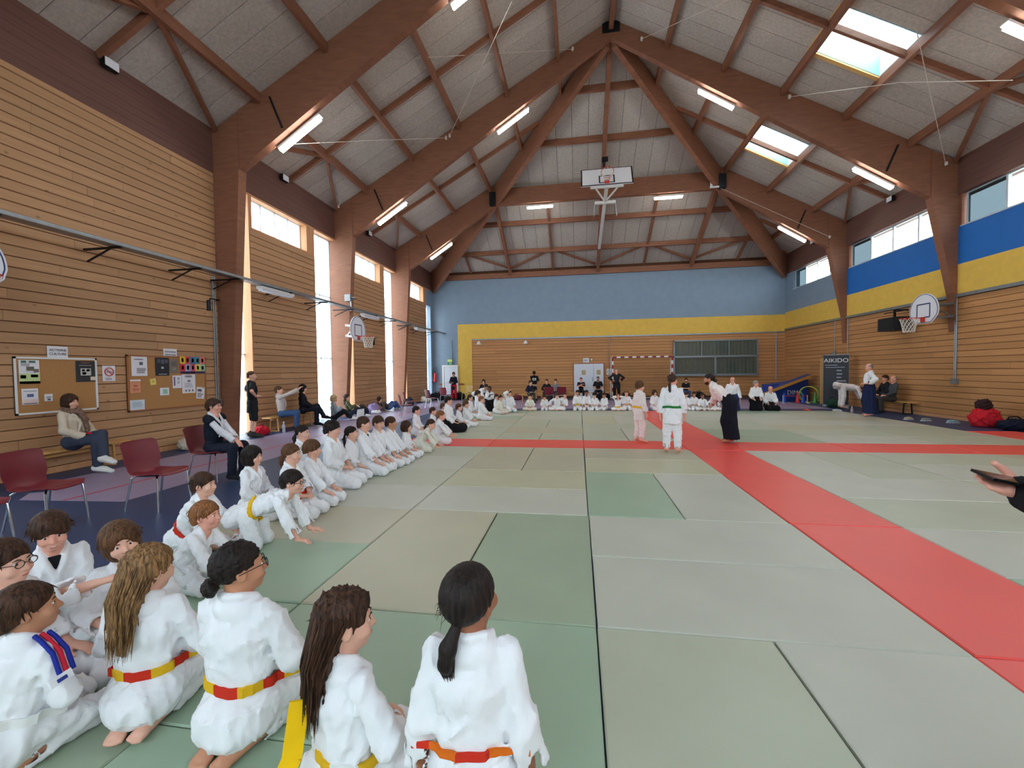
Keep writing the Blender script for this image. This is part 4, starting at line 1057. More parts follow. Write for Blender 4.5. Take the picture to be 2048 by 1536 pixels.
def shoes(J, h, m_, root, sole=None):
    H = J['H']
    for n in 'RL':
        A, T = J['ank'+n], J['toe'+n]; f = T-A; sd = unit(np.cross(f, [0, 0, 1.0])); fh = unit(f)
        F = Field(np.minimum(A, T)-.08*H, np.maximum(A, T)+.08*H, h)
        F.cone(A-fh*.02*H-V3(0, 0, .01*H), A+f*.55, .033*H, .027*H, .02, n=sd, g=1.1); F.cone(A+f*.5, T+fh*.012*H, .026*H, .020*H, .02, n=sd, g=1.35)
        F.cone(A, A+unit(J['knee'+n]-A)*.03*H, .03*H, .03*H, .01)
        pn = V3(0, 0, 1.0) if abs(fh[2]) < .7 else sd
        F.build('shoe', m_, root)

PEOPLE = 0
def person(loc, face_deg, J, res, label, group=None, skin='fair', hairc='dark', hs='short', outfit='gi', belt_c=('white',), seed=None, expr=None, specs=False, gi=None, tails=True, top=(60, 60, 70), bottom=(50, 55, 70), sleeve=.95, shoe=None, leglen=.95, ends=None, collar=False, cat='person', lap=None, extra=None, over=None, loose=1.0, beltw=.036):
    """one figure: body, clothing, hair; face_deg: 0 looks along +Y, -90 along +X, 90 along -X, 180 towards the viewer"""
    global PEOPLE; PEOPLE += 1; seed = PEOPLE if seed is None else seed
    r = empty('person', loc, math.radians(face_deg), label, cat, group)
    near = res == 'near'
    hb, hc_, hh_ = {'near': (.0068, .0095, .0062), 'mid': (.0095, .0125, .0085), 'far': (.015, .0185, .0125)}[res]
    body(J, hb, SKIN[skin], r, fine=res != 'far')
    hm = HAIR[hairc]
    if hs: hair(J, hh_, hm, r, hs, near, seed, ends)
    if expr or near: face(J, r, hm, expr or 'closed')
    elif res == 'mid': face(J, r, hm, 'closed')
    else:
        s_, HM, hc0 = head_pts(J)
        for sx in (1, -1):
            m = MB(); m.ball(hc0+HM@(V3(sx*.031, .080, .001)*s_), V3(.010, .007, .007)*s_, 8, 5, 0, Matrix(HM.tolist())); m.build('eye', M_IRIS, r, True)
    if specs: glasses(J, r)
    if outfit in ('gi', 'hakama'):
        g = gi or M_GI
        jacket(J, hc_, g, r, seed, skirt=outfit == 'gi', loose=1.04*loose, sl_r=1.12, sleeve=.86)
        if outfit == 'gi':
            belt(J, hc_, belt_c, r, tails, beltw, seed=seed, loose=loose); trousers(J, hc_, g, r, seed)
        else:
            belt(J, hc_, ('black',), r, False, .05, seed=seed, loose=loose); hakama(J, hc_, cl(bottom), r, seed)
    else:
        jacket(J, hc_, cl(top), r, seed, skirt=J['kind'] == 'stand', sleeve=sleeve, vneck=collar, loose=.92*loose, name='jacket' if outfit == 'coat' else 'shirt', wr=.004, lapel=collar)
        trousers(J, hc_, cl(bottom), r, seed, leglen, .86*loose, 'shorts' if leglen < .7 else 'trousers', .003)
        if over: jacket(J, hc_, cl(over), r, seed+3, skirt=False, sleeve=.08, vneck=True, loose=1.03*loose, name='waistcoat', wr=.003, lapel=False)
    if shoe: shoes(J, min(hc_, .012), cl(shoe), r)
    return r
# ------------------------------------------------------------------ people's extras
M_GIP = cloth_mat('pinkish_white_gi', (236, 226, 224), var=.03)
def _last(): return [o for o in bpy.data.objects if o.get('category') == 'person'][-1]
LASTP = [None]
_person = person
def person(*a, **k):
    LASTP[0] = _person(*a, **k); return LASTP[0]
def extra_stripes(pp):
    J = pp[2]; H = J['H']; r = LASTP[0]; a = J['shR']-J['R']*.035*H; sl = J['elR']-J['shR']; out = unit(np.cross(sl, J['fwd'])); out = out if out@J['R'] > 0 else -out
    tp = J['up']*.75+J['R']*.45
    for off, c in ((-.024, (40, 52, 150)), (.0, (206, 44, 66)), (.024, (40, 52, 150))):
        m = MB(); base = [J['N']-J['up']*.035*H+J['R']*.055*H+J['up']*.050*H, J['shR']+J['up']*.040*H-J['R']*.005*H, J['shR']+unit(J['up']*.5+J['R'])*.047*H+sl*.10, J['shR']+J['R']*.050*H+sl*.42]
        pts = [p-J['fwd']*(.004+off-.012)*1.0 for p in base]
        m.tube(pts, .0085, 6); m.build('shoulder_stripe', cl(c), r, True)
    m = MB(); c = J['shR']+J['R']*.051*H+sl*.50; m.bar(c-sl*.08-J['fwd']*.02, c+sl*.10-J['fwd']*.02, .075, .012, up=tuple(J['R'])); m.build('sleeve_patch', cl((236, 236, 240)), r)
    m = MB(); c = c+J['R']*.008; m.bar(c-sl*.03-J['fwd']*.02, c+sl*.04-J['fwd']*.02, .03, .012, up=tuple(J['R'])); m.build('sleeve_emblem', cl((52, 64, 140)), r)
def extra_sash(pp):
    J = pp[2]; H = J['H']; r = LASTP[0]; R, f, u = J['R'], J['fwd'], J['up']
    p = [J['C']-R*.02*H-f*.105*H+u*.03*H, J['W']-R*.03*H-f*.125*H, J['P']-R*.03*H-f*.165*H+u*.02*H, J['P']-R*.03*H-f*.185*H-u*.07*H]
    m = MB(); n = unit(R*.88-f*.47)
    for i in range(3): m.bar(p[i], p[i+1]-u*.004, .062, .008, up=tuple(n))
    m.build('sash', cl((246, 196, 24)), r)
def extra_black_shirt(pp):
    J = pp[2]; H = J['H']; F = Field(J['C']-.14*H, J['N']+.08*H+.06, .010)
    F.chain([J['C']-J['up']*.03*H+J['fwd']*.008*H, J['N']-J['up']*.045*H+J['fwd']*.008*H], [.058*H, .044*H], .02, n=J['R'], g=1.25); F.cone(J['N']-J['up']*.02*H, J['N']+J['up']*.08*H+J['fwd']*.02*H, .042*H, .05*H, .004, mode='sub'); F.build('undershirt', cl((26, 26, 30)), LASTP[0])
M_LEOPARD = mat('leopard_scarf', srgb(120, 92, 78), .9, var=.55, vscale=42)
def extra_scarf(pp):
    J = pp[2]; H = J['H']; F = Field(J['C']-.2*H, J['N']+.14*H, .011); R, f, u = J['R'], J['fwd'], J['up']
    for k in range(2):
        ring = [J['N']+(R*math.cos(a)*.052+f*(math.sin(a)*.05+.012)+u*(-.004-.022*math.sin(a)+.010*k))*H for a in np.linspace(0, 2*math.pi, 11)]
        F.chain(ring, [.019*H]*11, .012)
    F.chain([J['N']+f*.065*H-R*.01*H, J['C']+f*.095*H-R*.03*H, J['W']+f*.10*H-R*.04*H], [.022*H, .022*H, .018*H], .015, n=R, g=1.4); F.wrinkle(.006, .05, 3)
    F.build('scarf', M_LEOPARD, LASTP[0])
    m = MB(); c = (J['wrR']+J['wrL'])/2+f*.02*H+u*.03*H; m.bar(c-R*.05, c+R*.05, .08, .02); m.build('phone_case', cl((214, 40, 60)), LASTP[0])
def extra_beard(pp):
    J = pp[2]; s_, HM, hc = head_pts(J); w = lambda x, y, z: hc+HM@(np.array([x, y, z])*s_)
    F = Field(hc-.17*s_, hc+.15*s_, .0075); F.ell(w(0, .026, -.055), V3(.063, .074, .070)*s_, HM.T, 0); F.ell(w(0, .062, -.092), V3(.03, .026, .026)*s_, HM.T, .02)
    F.plane(w(0, 0, -.036), HM@V3(0, .35, 1.0), .004); F.ell(w(0, .105, -.058), V3(.024, .03, .011)*s_, HM.T, .003, 'sub'); F.plane(w(0, .012, 0), HM@V3(0, -1.0, 0), .004)
    F.build('beard', HAIR['dark'], LASTP[0])
def extra_back_print(pp):
    J = pp[2]; H = J['H']; c = J['C']-J['fwd']*.079*H; m = MB()
    for x, z, w_, h_ in ((0, .03, .20, .02), (-.07, -.02, .05, .08), (.07, -.02, .05, .08), (0, -.02, .05, .03), (0, -.075, .14, .02)): m.bar(c+J['R']*(x-w_/2)+J['up']*z, c+J['R']*(x+w_/2)+J['up']*z, .03, h_, up=tuple(J['up']))
    m.build('shirt_print', M_WHITE, LASTP[0])
# ------------------------------------------------------------------ the people, one call each
PP = {}
PP['F1'] = ((-2.278, 1.314, 0.000), 0, pose(1.160, lean=10, side=4, head=(-32, -4, 0), hands='lap'))
person(PP['F1'][0], PP['F1'][1], PP['F1'][2], 'near', 'dark-haired boy in gi with blue and red shoulder stripes, kneeling at picture corner', hs='short', hairc='dark', skin='tan', belt_c=('white',), group='children in the nearest row')
extra_stripes(PP['F1'])
PP['F2'] = ((-1.964, 1.615, 0.000), 18, pose(1.284, head=(-30, 6, 0), hands='lap'))
person(PP['F2'][0], PP['F2'][1], PP['F2'][2], 'near', 'kneeling child with long light brown hair over a red and yellow belt', hs='long', hairc='blond', belt_c=('red', 'yellow'), group='children in the nearest row', tails=False, ends=[(0, -0.05, -0.02), (0.0, -0.085, -0.12), (0.01, -0.098, -0.24), (0.02, -0.1, -0.35)])
PP['F3'] = ((-1.445, 1.581, 0.000), -4, pose(1.403, head=(-34, -4, 0), hands='lap', wid=1.06))
person(PP['F3'][0], PP['F3'][1], PP['F3'][2], 'near', 'kneeling girl with black hair bun, glasses and wide red and yellow belt', hs='bun', hairc='black', skin='tan', belt_c=('red', 'yellow'), specs=True, group='children in the nearest row', tails=True, loose=1.06)
PP['F4'] = ((-0.837, 1.355, 0.000), -30, pose(1.300, head=(-22, 2, 0), hands='lap'))
person(PP['F4'][0], PP['F4'][1], PP['F4'][2], 'near', 'kneeling girl with long dark hair and bright yellow sash hanging behind', hs='longdark', hairc='dark', belt_c=('yellow', 'white'), group='children in the nearest row', tails=False, ends=[(0, -0.05, -0.02), (0.0, -0.085, -0.12), (0.0, -0.1, -0.24), (0.0, -0.105, -0.35)])
extra_sash(PP['F4'])
PP['F5'] = ((-0.338, 1.262, 0.000), 4, pose(1.270, kind='upright', head=(-24, -8, 0), hands='side', wid=0.95))
person(PP['F5'][0], PP['F5'][1], PP['F5'][2], 'near', 'girl with low dark ponytail kneeling upright, closest to the viewer, back turned', hs='pony', hairc='black', skin='brown', belt_c=('red', 'orange'), group='children in the nearest row', tails=False, beltw=0.022, ends=[(0, -0.1, -0.05), (-0.012, -0.128, -0.095), (-0.022, -0.135, -0.15), (-0.02, -0.13, -0.19)])
PP['F6'] = ((-2.704, 1.577, 0.000), -62, pose(1.300, head=(-14, 0, 0), arms={'R': (0.1, 0.4, 0.46), 'L': 'thigh'}))
person(PP['F6'][0], PP['F6'][1], PP['F6'][2], 'near', 'boy with glasses at left picture edge stretching out one arm', hs='short', hairc='dark', specs=True, group='children in the nearest row')
PP['F7'] = ((-3.152, 2.060, 0.000), -116, pose(1.250, head=(-4, 14, 4), hands='knee', lean=6))
person(PP['F7'][0], PP['F7'][1], PP['F7'][2], 'near', 'grinning boy with dark bowl haircut facing the viewer, hands on knees', hs='bowl', hairc='dark', skin='pink', expr='smile', group='children in the nearest row')
extra_black_shirt(PP['F7'])
PP['F8'] = ((-2.542, 1.999, 0.000), -128, pose(1.200, head=(8, 2, 12), hands='lap'))
person(PP['F8'][0], PP['F8'][1], PP['F8'][2], 'near', 'smiling girl with reddish brown hair looking back at viewer', hs='bob', hairc='brown', skin='fair', expr='smile', group='children in the nearest row')
PP['L1'] = ((-3.439, 3.190, 0.000), -84, pose(1.160, kind='kneel_lean', lean=30, head=(6, 0, 0), hands='floor'))
person(PP['L1'][0], PP['L1'][1], PP['L1'][2], 'near', 'brown-haired boy with red belt leaning forward wide-eyed behind ginger boy', hs='short', hairc='dark', belt_c=('red',), group='children sitting along the left edge of the mats')
PP['L2'] = ((-2.890, 2.643, 0.000), -80, pose(1.053, kind='kneel_lean', lean=36, head=(0, -4, 0), hands='floor'))
person(PP['L2'][0], PP['L2'][1], PP['L2'][2], 'near', 'ginger-brown haired boy leaning forward with both hands on the mat', hs='tuft', hairc='ginger', skin='pink', belt_c=('white',), group='children sitting along the left edge of the mats')
PP['L3'] = ((-2.952, 3.389, 0.000), -78, pose(1.244, kind='crawl', lean=68, head=(0, 4, 0), hands='floor'))
person(PP['L3'][0], PP['L3'][1], PP['L3'][2], 'near', 'black-haired boy with yellow belt on hands and knees', hs='short', hairc='black', belt_c=('yellow',), specs=True, group='children sitting along the left edge of the mats')
PP['L4'] = ((-3.550, 4.116, 0.000), -84, pose(1.257, head=(0, 0, 0)))
person(PP['L4'][0], PP['L4'][1], PP['L4'][2], 'near', 'child with chin-length black hair sitting behind the crawling boy', hs='bob', hairc='black', group='children sitting along the left edge of the mats', skin='fair')
PP['L5'] = ((-3.151, 4.209, 0.000), -84, pose(1.290, head=(6, 2, 0), hands='lap'))
person(PP['L5'][0], PP['L5'][1], PP['L5'][2], 'near', 'girl with brown hair tied back and red belt knot, kneeling', hs='pony', hairc='brown', belt_c=('red',), group='children sitting along the left edge of the mats', ends=[(0, -0.1, -0.03), (0, -0.125, -0.06), (0, -0.125, -0.11), (0, -0.11, -0.15)])
PP['L6'] = ((-3.950, 5.529, 0.000), -84, pose(1.360, head=(0, 2, 0)))
person(PP['L6'][0], PP['L6'][1], PP['L6'][2], 'mid', 'dark-haired girl half hidden in second row behind boy with fringe', hs='pony', hairc='black', group='children sitting along the left edge of the mats')
PP['L7'] = ((-3.182, 4.632, 0.000), -82, pose(1.240, head=(4, 0, 0), hands='knee'))
person(PP['L7'][0], PP['L7'][1], PP['L7'][2], 'near', 'brown-haired boy with straight fringe kneeling, hands on knees', hs='bowl', hairc='brown', group='children sitting along the left edge of the mats')
PP['L8'] = ((-3.375, 5.367, 0.000), -80, pose(1.516, head=(2, 0, 0), hands='lap'))
person(PP['L8'][0], PP['L8'][1], PP['L8'][2], 'mid', 'tall teenager with curly black hair kneeling, hands folded', hs='curly', hairc='black', group='children sitting along the left edge of the mats')
PP['L9'] = ((-3.397, 5.909, 0.000), -84, pose(1.240, head=(14, -4, 0), hands='thigh'))
person(PP['L9'][0], PP['L9'][1], PP['L9'][2], 'mid', 'girl with dark hair tied back beside the curly-haired teenager', hs='pony', hairc='black', belt_c=('yellow',), group='children sitting along the left edge of the mats')
PP['L10'] = ((-3.313, 6.118, 0.000), -84, pose(1.478, head=(10, 0, 0), hands='knee'))
person(PP['L10'][0], PP['L10'][1], PP['L10'][2], 'mid', 'boy with short brown hair and dark undershirt, third before the long-haired small girl', hs='short', hairc='dark', group='children sitting along the left edge of the mats')
extra_black_shirt(PP['L10'])
PP['L11'] = ((-3.280, 6.521, 0.000), -96, pose(1.417, head=(-16, 8, 0), hands='knee'))
person(PP['L11'][0], PP['L11'][1], PP['L11'][2], 'mid', 'boy with brown fringe turning his face to viewer in left row', hs='tuft', hairc='dark', group='children sitting along the left edge of the mats')
PP['L12'] = ((-3.210, 6.853, 0.000), -86, pose(1.323, head=(8, 0, 0), hands='knee'))
person(PP['L12'][0], PP['L12'][1], PP['L12'][2], 'mid', 'boy with short brown hair next to small girl with bobbed hair', hs='short', hairc='dark', skin='tan', group='children sitting along the left edge of the mats')
PP['L13'] = ((-3.167, 7.410, 0.000), -86, pose(1.042, head=(6, 0, 0), hands='thigh'))
person(PP['L13'][0], PP['L13'][1], PP['L13'][2], 'mid', 'small girl with long brown bobbed hair in left row', hs='bob', hairc='dark', group='children sitting along the left edge of the mats')
PP['L14'] = ((-3.158, 7.956, 0.000), -84, pose(1.119, kind='kneel_lean', lean=44, head=(0, 10, 0), hands='floor'))
person(PP['L14'][0], PP['L14'][1], PP['L14'][2], 'mid', 'ponytailed child bending forward with hands near the red stripe', hs='pony', hairc='dark', gi=M_GI2, group='children sitting along the left edge of the mats')
PP['L15'] = ((-3.950, 9.875, 0.000), -86, pose(1.182, head=(6, 0, 0)))
person(PP['L15'][0], PP['L15'][1], PP['L15'][2], 'mid', 'black-haired boy in second row behind bending ponytailed child', hs='short', hairc='black', group='children sitting along the left edge of the mats')
PP['L16'] = ((-3.096, 8.819, 0.000), -80, pose(1.195, lean=18, head=(0, 2, 0), hands='floor'))
person(PP['L16'][0], PP['L16'][1], PP['L16'][2], 'mid', 'fair brown-haired child reaching hands down to the red stripe', hs='short', hairc='ginger', skin='pink', group='children sitting along the left edge of the mats')
PP['L17'] = ((-3.750, 10.500, 0.000), -88, pose(1.028, head=(10, 0, 0)))
person(PP['L17'][0], PP['L17'][1], PP['L17'][2], 'far', 'dark-haired child in second row behind child at red stripe', hs='short', hairc='dark', group='children sitting along the left edge of the mats')
PP['L18'] = ((-3.800, 11.518, 0.000), -88, pose(1.079, head=(6, 0, 0)))
person(PP['L18'][0], PP['L18'][1], PP['L18'][2], 'far', 'brown-haired boy sitting just before the dark hakama youth', hs='short', hairc='brown', group='children sitting along the left edge of the mats')
PP['HK'] = ((-3.403, 10.734, 0.000), -86, pose(1.557, head=(10, 0, 0), hands='thigh'))
person(PP['HK'][0], PP['HK'][1], PP['HK'][2], 'far', 'black-haired youth in black hakama kneeling in left row', hs='short', hairc='black', outfit='hakama', bottom=(26, 24, 30), group='children sitting along the left edge of the mats')
PP['L19'] = ((-3.307, 11.379, 0.000), -88, pose(1.071, head=(12, 0, 0)))
person(PP['L19'][0], PP['L19'][1], PP['L19'][2], 'far', 'little boy with brown hair right after the black hakama youth', hs='short', hairc='brown', group='children sitting along the left edge of the mats')
PP['L20'] = ((-3.223, 11.812, 0.000), -88, pose(1.174, head=(8, 0, 0), hands='knee'))
person(PP['L20'][0], PP['L20'][1], PP['L20'][2], 'far', 'boy with tousled brown hair second after the black hakama youth', hs='tuft', hairc='brown', group='children sitting along the left edge of the mats')
PP['L21'] = ((-3.700, 14.104, 0.000), -100, pose(1.262, head=(0, 0, 0)))
person(PP['L21'][0], PP['L21'][1], PP['L21'][2], 'far', 'girl with long loose dark hair near far end of left row', hs='longdark', hairc='dark', group='children sitting along the left edge of the mats')
PP['L22'] = ((-3.500, 14.443, 0.000), -88, pose(1.496, head=(8, 0, 0)))
person(PP['L22'][0], PP['L22'][1], PP['L22'][2], 'far', 'youth with curly dark hair near far end of left row', hs='curly', hairc='dark', group='children sitting along the left edge of the mats')
PP['L23'] = ((-3.103, 13.269, 0.000), -86, pose(1.255, head=(6, 0, 0), hands='knee'))
person(PP['L23'][0], PP['L23'][1], PP['L23'][2], 'far', 'brown-haired boy last in left row, knees on the mat edge', hs='short', hairc='ginger', group='children sitting along the left edge of the mats')
PP['B0'] = ((-3.046, 15.500, 0.000), -112, pose(1.137, head=(0, 0, 0)))
person(PP['B0'][0], PP['B0'][1], PP['B0'][2], 'far', 'dark-haired child behind cream-clad boy at far left corner', hs='short', hairc='dark', group='children sitting along the far edge of the mats')
PP['B1'] = ((-2.865, 15.345, 0.000), -112, pose(1.211, kind='cross', head=(-10, 0, 0), hands='knee'))
person(PP['B1'][0], PP['B1'][1], PP['B1'][2], 'far', 'boy in cream gi sitting cross-legged at far left corner', hs='short', hairc='dark', gi=M_GI2, group='children sitting along the far edge of the mats')
PP['B2'] = ((-2.881, 16.300, 0.000), -140, pose(1.125, head=(10, 0, 0)))
person(PP['B2'][0], PP['B2'][1], PP['B2'][2], 'far', 'light-haired child between cream-clad boy and boy shading his eyes', hs='short', hairc='fair', group='children sitting along the far edge of the mats')
PP['B3'] = ((-2.654, 16.142, 0.000), -150, pose(1.329, head=(10, 0, 0), arms={'R': (0.05, 0.12, 0.6, -0.6, 0.2, 0.6), 'L': 'thigh'}))
person(PP['B3'][0], PP['B3'][1], PP['B3'][2], 'far', 'boy raising one hand to his forehead at far left corner', hs='short', hairc='dark', group='children sitting along the far edge of the mats')
PP['R0'] = ((-1.912, 16.677, 0.000), 180, pose(1.121, kind='cross', hands='lap', head=(0, 2, 0)))
person(PP['R0'][0], PP['R0'][1], PP['R0'][2], 'far', 'boy in cream gi sitting cross-legged alone under the black T-shirt man', hs='short', hairc='dark', skin='fair', group='children sitting along the far edge of the mats', belt_c=('white',), gi=M_GI2)
PP['R1'] = ((-1.337, 16.764, 0.000), 180, pose(0.997, kind='seiza', hands='thigh', head=(0, 25, 0), lean=12))
person(PP['R1'][0], PP['R1'][1], PP['R1'][2], 'far', 'child with lowered head in front of burgundy chairs, hands between knees', hs='short', hairc='dark', skin='fair', group='children sitting along the far edge of the mats', belt_c=('white',))
PP['R2'] = ((-0.842, 16.723, 0.000), 180, pose(1.299, kind='cross', hands='knee', head=(0, 25, 0), lean=12))
person(PP['R2'][0], PP['R2'][1], PP['R2'][2], 'far', 'child with bowed dark head sitting cross-legged before burgundy chairs', hs='short', hairc='dark', skin='fair', group='children sitting along the far edge of the mats', belt_c=('white',))
PP['R3'] = ((-0.686, 16.819, 0.000), 180, pose(1.162, kind='seiza', hands='lap', head=(6, 0, 0), side=-24, lean=10))
person(PP['R3'][0], PP['R3'][1], PP['R3'][2], 'far', 'child leaning sideways onto neighbour in far row', hs='short', hairc='brown', skin='pink', group='children sitting along the far edge of the mats', belt_c=('white',))
PP['R4'] = ((-0.051, 16.858, 0.000), 180, pose(1.271, kind='seiza', hands='thigh', head=(-4, 0, 0)))
person(PP['R4'][0], PP['R4'][1], PP['R4'][2], 'far', 'boy with yellow belt rubbing his face below white double door', hs='short', hairc='black', skin='tan', group='children sitting along the far edge of the mats', belt_c=('yellow',))
PP['R5'] = ((0.297, 16.862, 0.000), 180, pose(1.267, kind='seiza', hands='knee', head=(0, 2, 0)))
person(PP['R5'][0], PP['R5'][1], PP['R5'][2], 'far', 'black-haired boy with orange-yellow belt below white double door', hs='short', hairc='black', skin='brown', group='children sitting along the far edge of the mats', belt_c=('orange',))
PP['R6'] = ((0.594, 16.819, 0.000), 180, pose(1.094, kind='seiza', hands='lap', head=(12, 18, 0)))
person(PP['R6'][0], PP['R6'][1], PP['R6'][2], 'far', 'child with black curls and white belt below white double door', hs='curly', hairc='black', skin='fair', group='children sitting along the far edge of the mats', belt_c=('white',))
PP['R7'] = ((0.984, 16.823, 0.000), 150, pose(1.078, kind='seiza', hands='thigh', head=(-8, 10, 0)))
person(PP['R7'][0], PP['R7'][1], PP['R7'][2], 'far', 'dark-haired child turned sideways in front of the goal post', hs='short', hairc='dark', skin='tan', group='children sitting along the far edge of the mats', belt_c=('white',))
PP['R8'] = ((1.487, 16.720, 0.000), 180, pose(1.079, kind='cross', hands='knee', head=(6, 0, 0), arms={'R': (0.03, 0.1, 0.5, -0.4, 0.1, 0.9), 'L': (-0.03, 0.1, 0.5, 0.4, 0.1, 0.9)}))
person(PP['R8'][0], PP['R8'][1], PP['R8'][2], 'far', 'child with hands over mouth below standing man in black', hs='short', hairc='brown', skin='pink', group='children sitting along the far edge of the mats', belt_c=('yellow',))
PP['R9'] = ((1.823, 16.869, 0.000), 180, pose(1.209, kind='seiza', hands='lap', head=(-4, 0, 0)))
person(PP['R9'][0], PP['R9'][1], PP['R9'][2], 'far', 'ginger boy with yellow belt in front of the goal', hs='short', hairc='ginger', skin='pink', group='children sitting along the far edge of the mats', belt_c=('yellow',))
PP['R10'] = ((2.864, 16.903, 0.000), -160, pose(1.232, kind='seiza', hands='thigh', head=(0, 2, 0)))
person(PP['R10'][0], PP['R10'][1], PP['R10'][2], 'far', 'child sitting between the two standing pupils, seen in front of goal', hs='bob', hairc='dark', skin='fair', group='children sitting along the far edge of the mats', belt_c=('white',))
PP['R11'] = ((3.996, 16.868, 0.000), 180, pose(1.090, kind='seiza', hands='knee', head=(12, 18, 0)))
person(PP['R11'][0], PP['R11'][1], PP['R11'][2], 'far', 'first child to the right of green-belted girl in far row', hs='short', hairc='dark', skin='fair', group='children sitting along the far edge of the mats', belt_c=('white',))
PP['R12'] = ((4.301, 16.879, 0.000), 180, pose(1.113, kind='seiza', hands='lap', head=(-8, 10, 0)))
person(PP['R12'][0], PP['R12'][1], PP['R12'][2], 'far', 'child with white gi straight-backed second to right of green-belted girl', hs='short', hairc='dark', skin='tan', group='children sitting along the far edge of the mats', belt_c=('white',))
PP['R13'] = ((4.575, 16.773, 0.000), 180, pose(1.122, kind='cross', hands='thigh', head=(6, 0, 0)))
person(PP['R13'][0], PP['R13'][1], PP['R13'][2], 'far', 'third child to the right of green-belted girl in far row', hs='short', hairc='dark', skin='brown', group='children sitting along the far edge of the mats', belt_c=('white',))
PP['R14'] = ((4.945, 16.764, 0.000), 180, pose(1.037, kind='cross', hands='knee', head=(-4, 0, 0)))
person(PP['R14'][0], PP['R14'][1], PP['R14'][2], 'far', 'last child of far row, half hidden by the bowing teacher', hs='pony', hairc='dark', skin='fair', group='children sitting along the far edge of the mats', belt_c=('white',))
PP['BD'] = ((-4.017, 16.600, 0.000), -120, pose(1.379, kind='stand', lean=70, hands='floor', head=(0, 20, 0)))
person(PP['BD'][0], PP['BD'][1], PP['BD'][2], 'far', 'adult in white gi bending over behind end of left row', hs='short', hairc='dark', skin='tan')
PP['AC'] = ((-3.448, 16.200, 0.000), -165, pose(1.307, kind='upright', hands='crossed'))
person(PP['AC'][0], PP['AC'][1], PP['AC'][2], 'far', 'man in white gi top and black hakama with folded arms at far left', hs='crop', hairc='black', skin='dark', outfit='hakama', bottom=(26, 24, 30))
PP['K1'] = ((5.584, 16.644, 0.000), 165, pose(1.681, kind='upright', hands='side', head=(10, 0, 0)))
person(PP['K1'][0], PP['K1'][1], PP['K1'][2], 'far', 'bald teacher in navy hakama kneeling just right of the bowing man', hs='bald', hairc='grey', skin='pink', outfit='hakama', bottom=(40, 54, 96), group='adult teachers kneeling at the far mat edge', specs=True)
PP['K2'] = ((6.383, 16.629, 0.000), 172, pose(1.471, kind='upright', hands='thigh', head=(40, -6, 0)))
person(PP['K2'][0], PP['K2'][1], PP['K2'][2], 'far', 'grey-haired teacher in black hakama looking aside, before blue wedge mat', hs='short', hairc='grey', skin='pink', outfit='hakama', bottom=(24, 24, 30), group='adult teachers kneeling at the far mat edge')
PP['K3'] = ((6.995, 16.933, 0.000), 172, pose(1.467, hands='thigh'))
person(PP['K3'][0], PP['K3'][1], PP['K3'][2], 'far', 'balding teacher in black hakama kneeling low in front of blue wedge mat', hs='bald', hairc='grey', skin='pink', outfit='hakama', bottom=(24, 24, 30), group='adult teachers kneeling at the far mat edge')
PP['CK'] = ((1.282, 9.358, 0.000), -62, pose(1.333, kind='stand', hands='side', head=(0, 0, 0)))
person(PP['CK'][0], PP['CK'][1], PP['CK'][2], 'mid', 'brown-haired child with yellow belt standing on red stripe facing teacher', hs='bowl', hairc='brown', belt_c=('yellow',), skin='fair', gi=M_GIP)
PP['CG'] = ((1.713, 8.232, 0.000), -14, pose(1.508, kind='stand', hands='side', head=(-24, 2, 0)))
person(PP['CG'][0], PP['CG'][1], PP['CG'][2], 'mid', 'girl with ponytail and green belt standing with back to viewer', hs='pony', hairc='dark', belt_c=('green',), skin='pink', ends=[(0, -0.1, -0.02), (0.0, -0.125, -0.09), (0.005, -0.115, -0.19), (0, -0.1, -0.28)])
PP['TE'] = ((3.146, 9.523, 0.000), 72, pose(1.670, kind='stand', lean=46, hands=(0.14, 0.19, 0.5), head=(0, 6, 0)))
person(PP['TE'][0], PP['TE'][1], PP['TE'][2], 'mid', 'bearded teacher with topknot and black hakama bowing to two pupils', hs='bun', hairc='black', skin='tan', outfit='hakama', bottom=(24, 26, 36), gi=M_GIP)
extra_beard(PP['TE'])
PP['BA'] = ((9.004, 14.848, 0.000), 70, pose(1.713, kind='stand', hands='hip', head=(15, 4, 0)))
person(PP['BA'][0], PP['BA'][1], PP['BA'][2], 'mid', 'bald teacher in navy hakama standing hands on hips by right wall', hs='bald', hairc='grey', skin='pink', outfit='hakama', bottom=(34, 44, 78))
PP['WB'] = ((9.750, 17.600, 0.000), -100, pose(1.620, kind='stand', lean=98, hands=(0.1, 0.42, 0.1), head=(0, 30, 0)))
person(PP['WB'][0], PP['WB'][1], PP['WB'][2], 'far', 'person in white gi bent double in front of black banner', hs='short', hairc='dark', gi=M_GIP)
PP['SH'] = ((-8.250, 9.642, -0.045), -40, pose(1.766, kind='stand', hands='hip', head=(-30, -4, 0)))
person(PP['SH'][0], PP['SH'][1], PP['SH'][2], 'mid', 'balding man in black T-shirt and shorts standing against bright window strip', hs='crop', hairc='brown', skin='fair', outfit='civ', top=(34, 34, 36), bottom=(38, 38, 42), sleeve=0.45, leglen=0.52, shoe=(60, 58, 56), group='spectators along the left wall')
PP['W1'] = ((-8.360, 5.826, -0.045), -72, pose(1.755, kind='sit', seat=0.42, hands='lap', lean=-4, head=(-8, 2, 0), legs={'R': ((0.052, 0, 0.31), (0.06, 0.235, 0.325), (0.05, 0.23, 0.055), (0.055, 0.335, 0.02)), 'L': ((0.052, 0, 0.31), (0.0, 0.235, 0.365), (-0.16, 0.36, 0.16), (-0.2, 0.46, 0.13))}))
